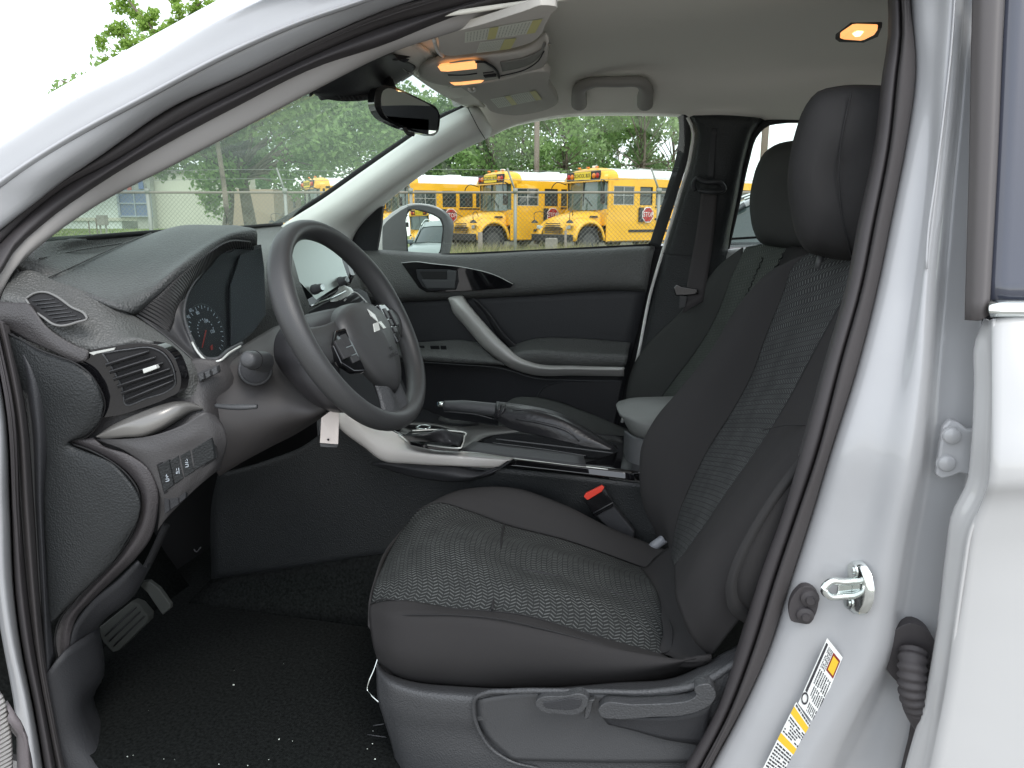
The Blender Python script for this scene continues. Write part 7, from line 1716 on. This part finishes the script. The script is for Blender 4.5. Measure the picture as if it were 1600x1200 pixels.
# a lone leafy twig
tw = thing('leafy_twig', EYE+ray(108, 131)*6, 'tiny stray twig tip against the white sky at far left', 'twig')
c_ = EYE+ray(112, 132)*8
tube('twig_stem', [EYE+ray(96, 126)*8, EYE+ray(104, 129)*8, c_], .008, bark, tw, n=6, k=5)
leaf_cloud('leaves', [(c_, .05), (EYE+ray(114, 127)*8, .03), (EYE+ray(113, 136)*8, .03)], 40, .022, MATS['leaf_bright'], tw, 1.0)

# woods behind the buses
tl = [(560, 52, 9.5, 4.2, lf2), (640, 48, 8.5, 3.6, lf2), (705, 50, 8.6, 3.6, lf2), (760, 46, 8.8, 3.4, lf1), (815, 52, 9.8, 3.8, lf2), (880, 44, 9.6, 4.0, lf1), (940, 47, 10.2, 4.0, lf1), (995, 43, 9.6, 3.8, lf3), (1052, 46, 9.4, 3.2, lf3), (600, 60, 11, 5, lf2), (680, 62, 10, 5, lf1), (745, 64, 9.5, 5, lf2), (850, 64, 11, 5.2, lf1), (960, 64, 10, 5, lf2), (450, 62, 7, 4, lf2), (380, 70, 7, 4, lf2)]
words = ['dark', 'rounded', 'bushy', 'mid green', 'tall', 'spreading', 'open crowned', 'pale green', 'thin leaved', 'broad', 'dense', 'low dark', 'wide', 'back row', 'shadowy', 'far']
where = ['left of the far pillar', 'behind the mirror side of the buses', 'above the half hidden bus', 'left of the utility pole', 'just left of the utility pole', 'right of the utility pole', 'above the nearest bus', 'with bare twigs over the nearest bus', 'at the right edge of the passenger window', 'in the woods behind the windshield edge', 'in the back row of woods left', 'in the back row above the second bus', 'in the back row behind the utility pole', 'in the back row above the stop sign', 'behind the shade tree crown', 'behind the pale building']
for i, (u, d, H, cr__, m_) in enumerate(tl):
    g = G(u, d)
    make_tree('woodland_tree', (g.x, g.y, .2), H, cr__, 1.6, f'{words[i]} tree {where[i]}', 'trees behind the bus yard', m_, 5600 if i < 9 else 3600, .14 if i < 9 else .18, .11, 24, 20+i, openness=.30 if i not in (6, 7, 8) else .24)
# undergrowth hedge mass closing the woods low down
hb_ = [(G(u, 50+random.uniform(-2, 3), random.uniform(.8, 2.6)), random.uniform(1.1, 1.8)) for u in range(560, 1320, 18)]
hb_ += [(G(u, 58, random.uniform(.8, 2.6)), random.uniform(1.1, 1.8)) for u in range(300, 600, 30)]
o = leaf_cloud('undergrowth', hb_, 26000, .16, lf2, None); tag(o, 'dark green undergrowth closing the view behind the parked buses', 'bushes', kind='stuff')
# utility pole and a distant one
wood = mat('pole_wood', (.20, .16, .13), .9, bump=('noise', 10, .5))
g = G(838, 40); up = thing('utility_pole', (g.x, g.y, .2), 'brown wooden utility pole standing in the trees behind the buses', 'pole')
tube('pole_shaft', [Vector((g.x, g.y, 0)), Vector((g.x, g.y, 9.5))], .14, wood, up, n=2, k=10)
box('cross_arm', (g.x, g.y, 8.9), (2.2, .12, .12), wood, up)
g = G(1186, 34); u2 = thing('utility_pole', (g.x, g.y, .2), 'dark utility pole seen through the rear side window', 'pole')
tube('pole_shaft', [Vector((g.x, g.y, 0)), Vector((g.x, g.y, 10.5))], .15, wood, u2, n=2, k=10)
box('cross_arm', (g.x, g.y, 9.6), (2.2, .12, .12), wood, u2)
g = G(1041, 44); lp = thing('yard_lamp', (g.x, g.y, .2), 'small dark lamp post above the white bus roof', 'lamp post')
tube('lamp_pole', [Vector((g.x, g.y, 0)), Vector((g.x, g.y, 4.6))], .06, wood, lp, n=2, k=8)
box('lamp_head', (g.x+.1, g.y, 4.6), (.35, .2, .12), wood, lp)

# ------------------------------------------------------------------ pale building on the left
cream = mat('wall_cream', (.50, .50, .42), .85, bump=('noise', 20, .1), var=.06, vs=.4)
tan = mat('wall_tan', (.36, .28, .21), .85, bump=('noise', 20, .15), var=.08, vs=.4)
roofg = mat('roof_edge', (.30, .29, .26), .7)
bd = thing('warehouse', G(340, 46, .9), 'long pale cream building with a blue framed window beyond the lawn', 'building')
def wallseg(nm, u0, u1, d, z0, z1, m_, th=.4):
    a = G(u0, d); b_ = G(u1, d); ctr = (a+b_)/2+FH*th/2
    M = Matrix.Translation((ctr.x, ctr.y, (z0+z1)/2)) @ Matrix.Rotation(YAW, 4, 'Z')
    return box(nm, (0, 0, 0), ((b_-a).length, th, z1-z0), m_, bd, M=M)
DB = 46.0
def zat(v, d): return CZ+(345-v)/1206*d
wallseg('wall', -250, 190, DB, .3, zat(255, DB)+1.2, mat('wall_pale', (.55, .60, .56), .8, var=.05, vs=.4), 6)
wallseg('wall', 238, 352, DB+.5, .3, zat(270, DB), cream, 6)
wallseg('wall', 352, 430, DB+.9, .3, zat(295, DB), tan, 6)
wallseg('roof_edge', 238, 352, DB+.3, zat(270, DB), zat(266, DB), roofg, .5)
wallseg('wall', 215, 240, DB-.2, .3, zat(272, DB), mat('post_grey', (.33, .34, .30), .8), .5)
w = wallseg('window', 188, 236, DB-.35, zat(338, DB), zat(300, DB), mat('window_blue', (.10, .14, .24), .2), .1)
for (a, b_, c_, d_) in ((186, 189.5, 340, 298), (235, 238.5, 340, 298), (212, 213.6, 338, 300)):
    x = wallseg('window_bar', a, b_, DB-.42, zat(c_, DB), zat(d_, DB), mat('bar_grey', (.28, .32, .36), .6), .16)
for v in (338, 318, 299): wallseg('window_bar', 186, 238, DB-.42, zat(v+1, DB), zat(v-1, DB), MATS['bar_grey'], .16)
wallseg('sill_band', -250, 236, DB-.1, zat(345, DB), zat(340, DB), cream, .3)
wallseg('sign_panel', 222, 229, DB-.3, zat(296, DB), zat(284, DB), mat('sign_blue', (.12, .18, .35), .6), .1)
wallseg('sign_panel', 204, 210, DB-.3, zat(300, DB), zat(288, DB), mat('sign_red', (.45, .10, .08), .6), .1)
# bits in front: power box, sapling, mail box
g = G(409, 24); z_ = gz(g.x, g.y); ub = thing('utility_box', (g.x, g.y, z_), 'black utility box standing right of the big tree trunk', 'box')
box('box_body', (g.x, g.y, z_+.55), (.22, .25, .75), busblk, ub, bevel=.02); box('box_lid', (g.x, g.y, z_+.95), (.26, .29, .05), roofg, ub, bevel=.01); box('box_foot', (g.x-.25, g.y, z_+.45), (.16, .2, .5), cream, ub, bevel=.02)
for i, (u, lab, h_) in enumerate(((138, 'thin left stake at the lawn edge by the windshield corner', .9), (150, 'second thin stake, just right of the leftmost one, on the lawn', 1.0))):
    g = G(u, 24); z_ = gz(g.x, g.y); s_ = tube('garden_stake', [Vector((g.x, g.y, z_-.1)), Vector((g.x, g.y, z_+h_))], .02, bark, None, n=2, k=6); tag(s_, lab, 'stake', 'stakes on the lawn')
g = G(160, 26); z_ = gz(g.x, g.y); mb = thing('ground_cabinet', (g.x, g.y, z_), 'small grey cabinet on two legs on the lawn', 'cabinet')
box('cabinet_body', (g.x, g.y, z_+.85), (.32, .2, .34), roofg, mb, bevel=.01)
for s in (-1, 1): box('cabinet_leg', (g.x+s*.12, g.y, z_+.34), (.04, .04, .7), roofg, mb)
# low concrete block among the weeds
g = G(862, 18.2); cb = box('concrete_block', (g.x, g.y, gz(g.x, g.y)+.32), (.26, .3, .64), mat('concrete', (.32, .29, .26), .9, var=.15, vs=4), None, bevel=.02); tag(cb, 'rough concrete block half hidden in weeds under the nearest bus nose', 'block')
for i, (u, h_, lab) in enumerate(((750, .78, 'short stout stub post in the weeds before the second bus'), (884, .82, 'thin stub post in the weeds below the nearest headlamp'))):
    g = G(u, 18.3); s_ = tube('stub_post', [Vector((g.x, g.y, 0)), Vector((g.x, g.y, gz(g.x, g.y)+h_))], .06 if i == 0 else .03, steel2, None, n=2, k=8); tag(s_, lab, 'post')
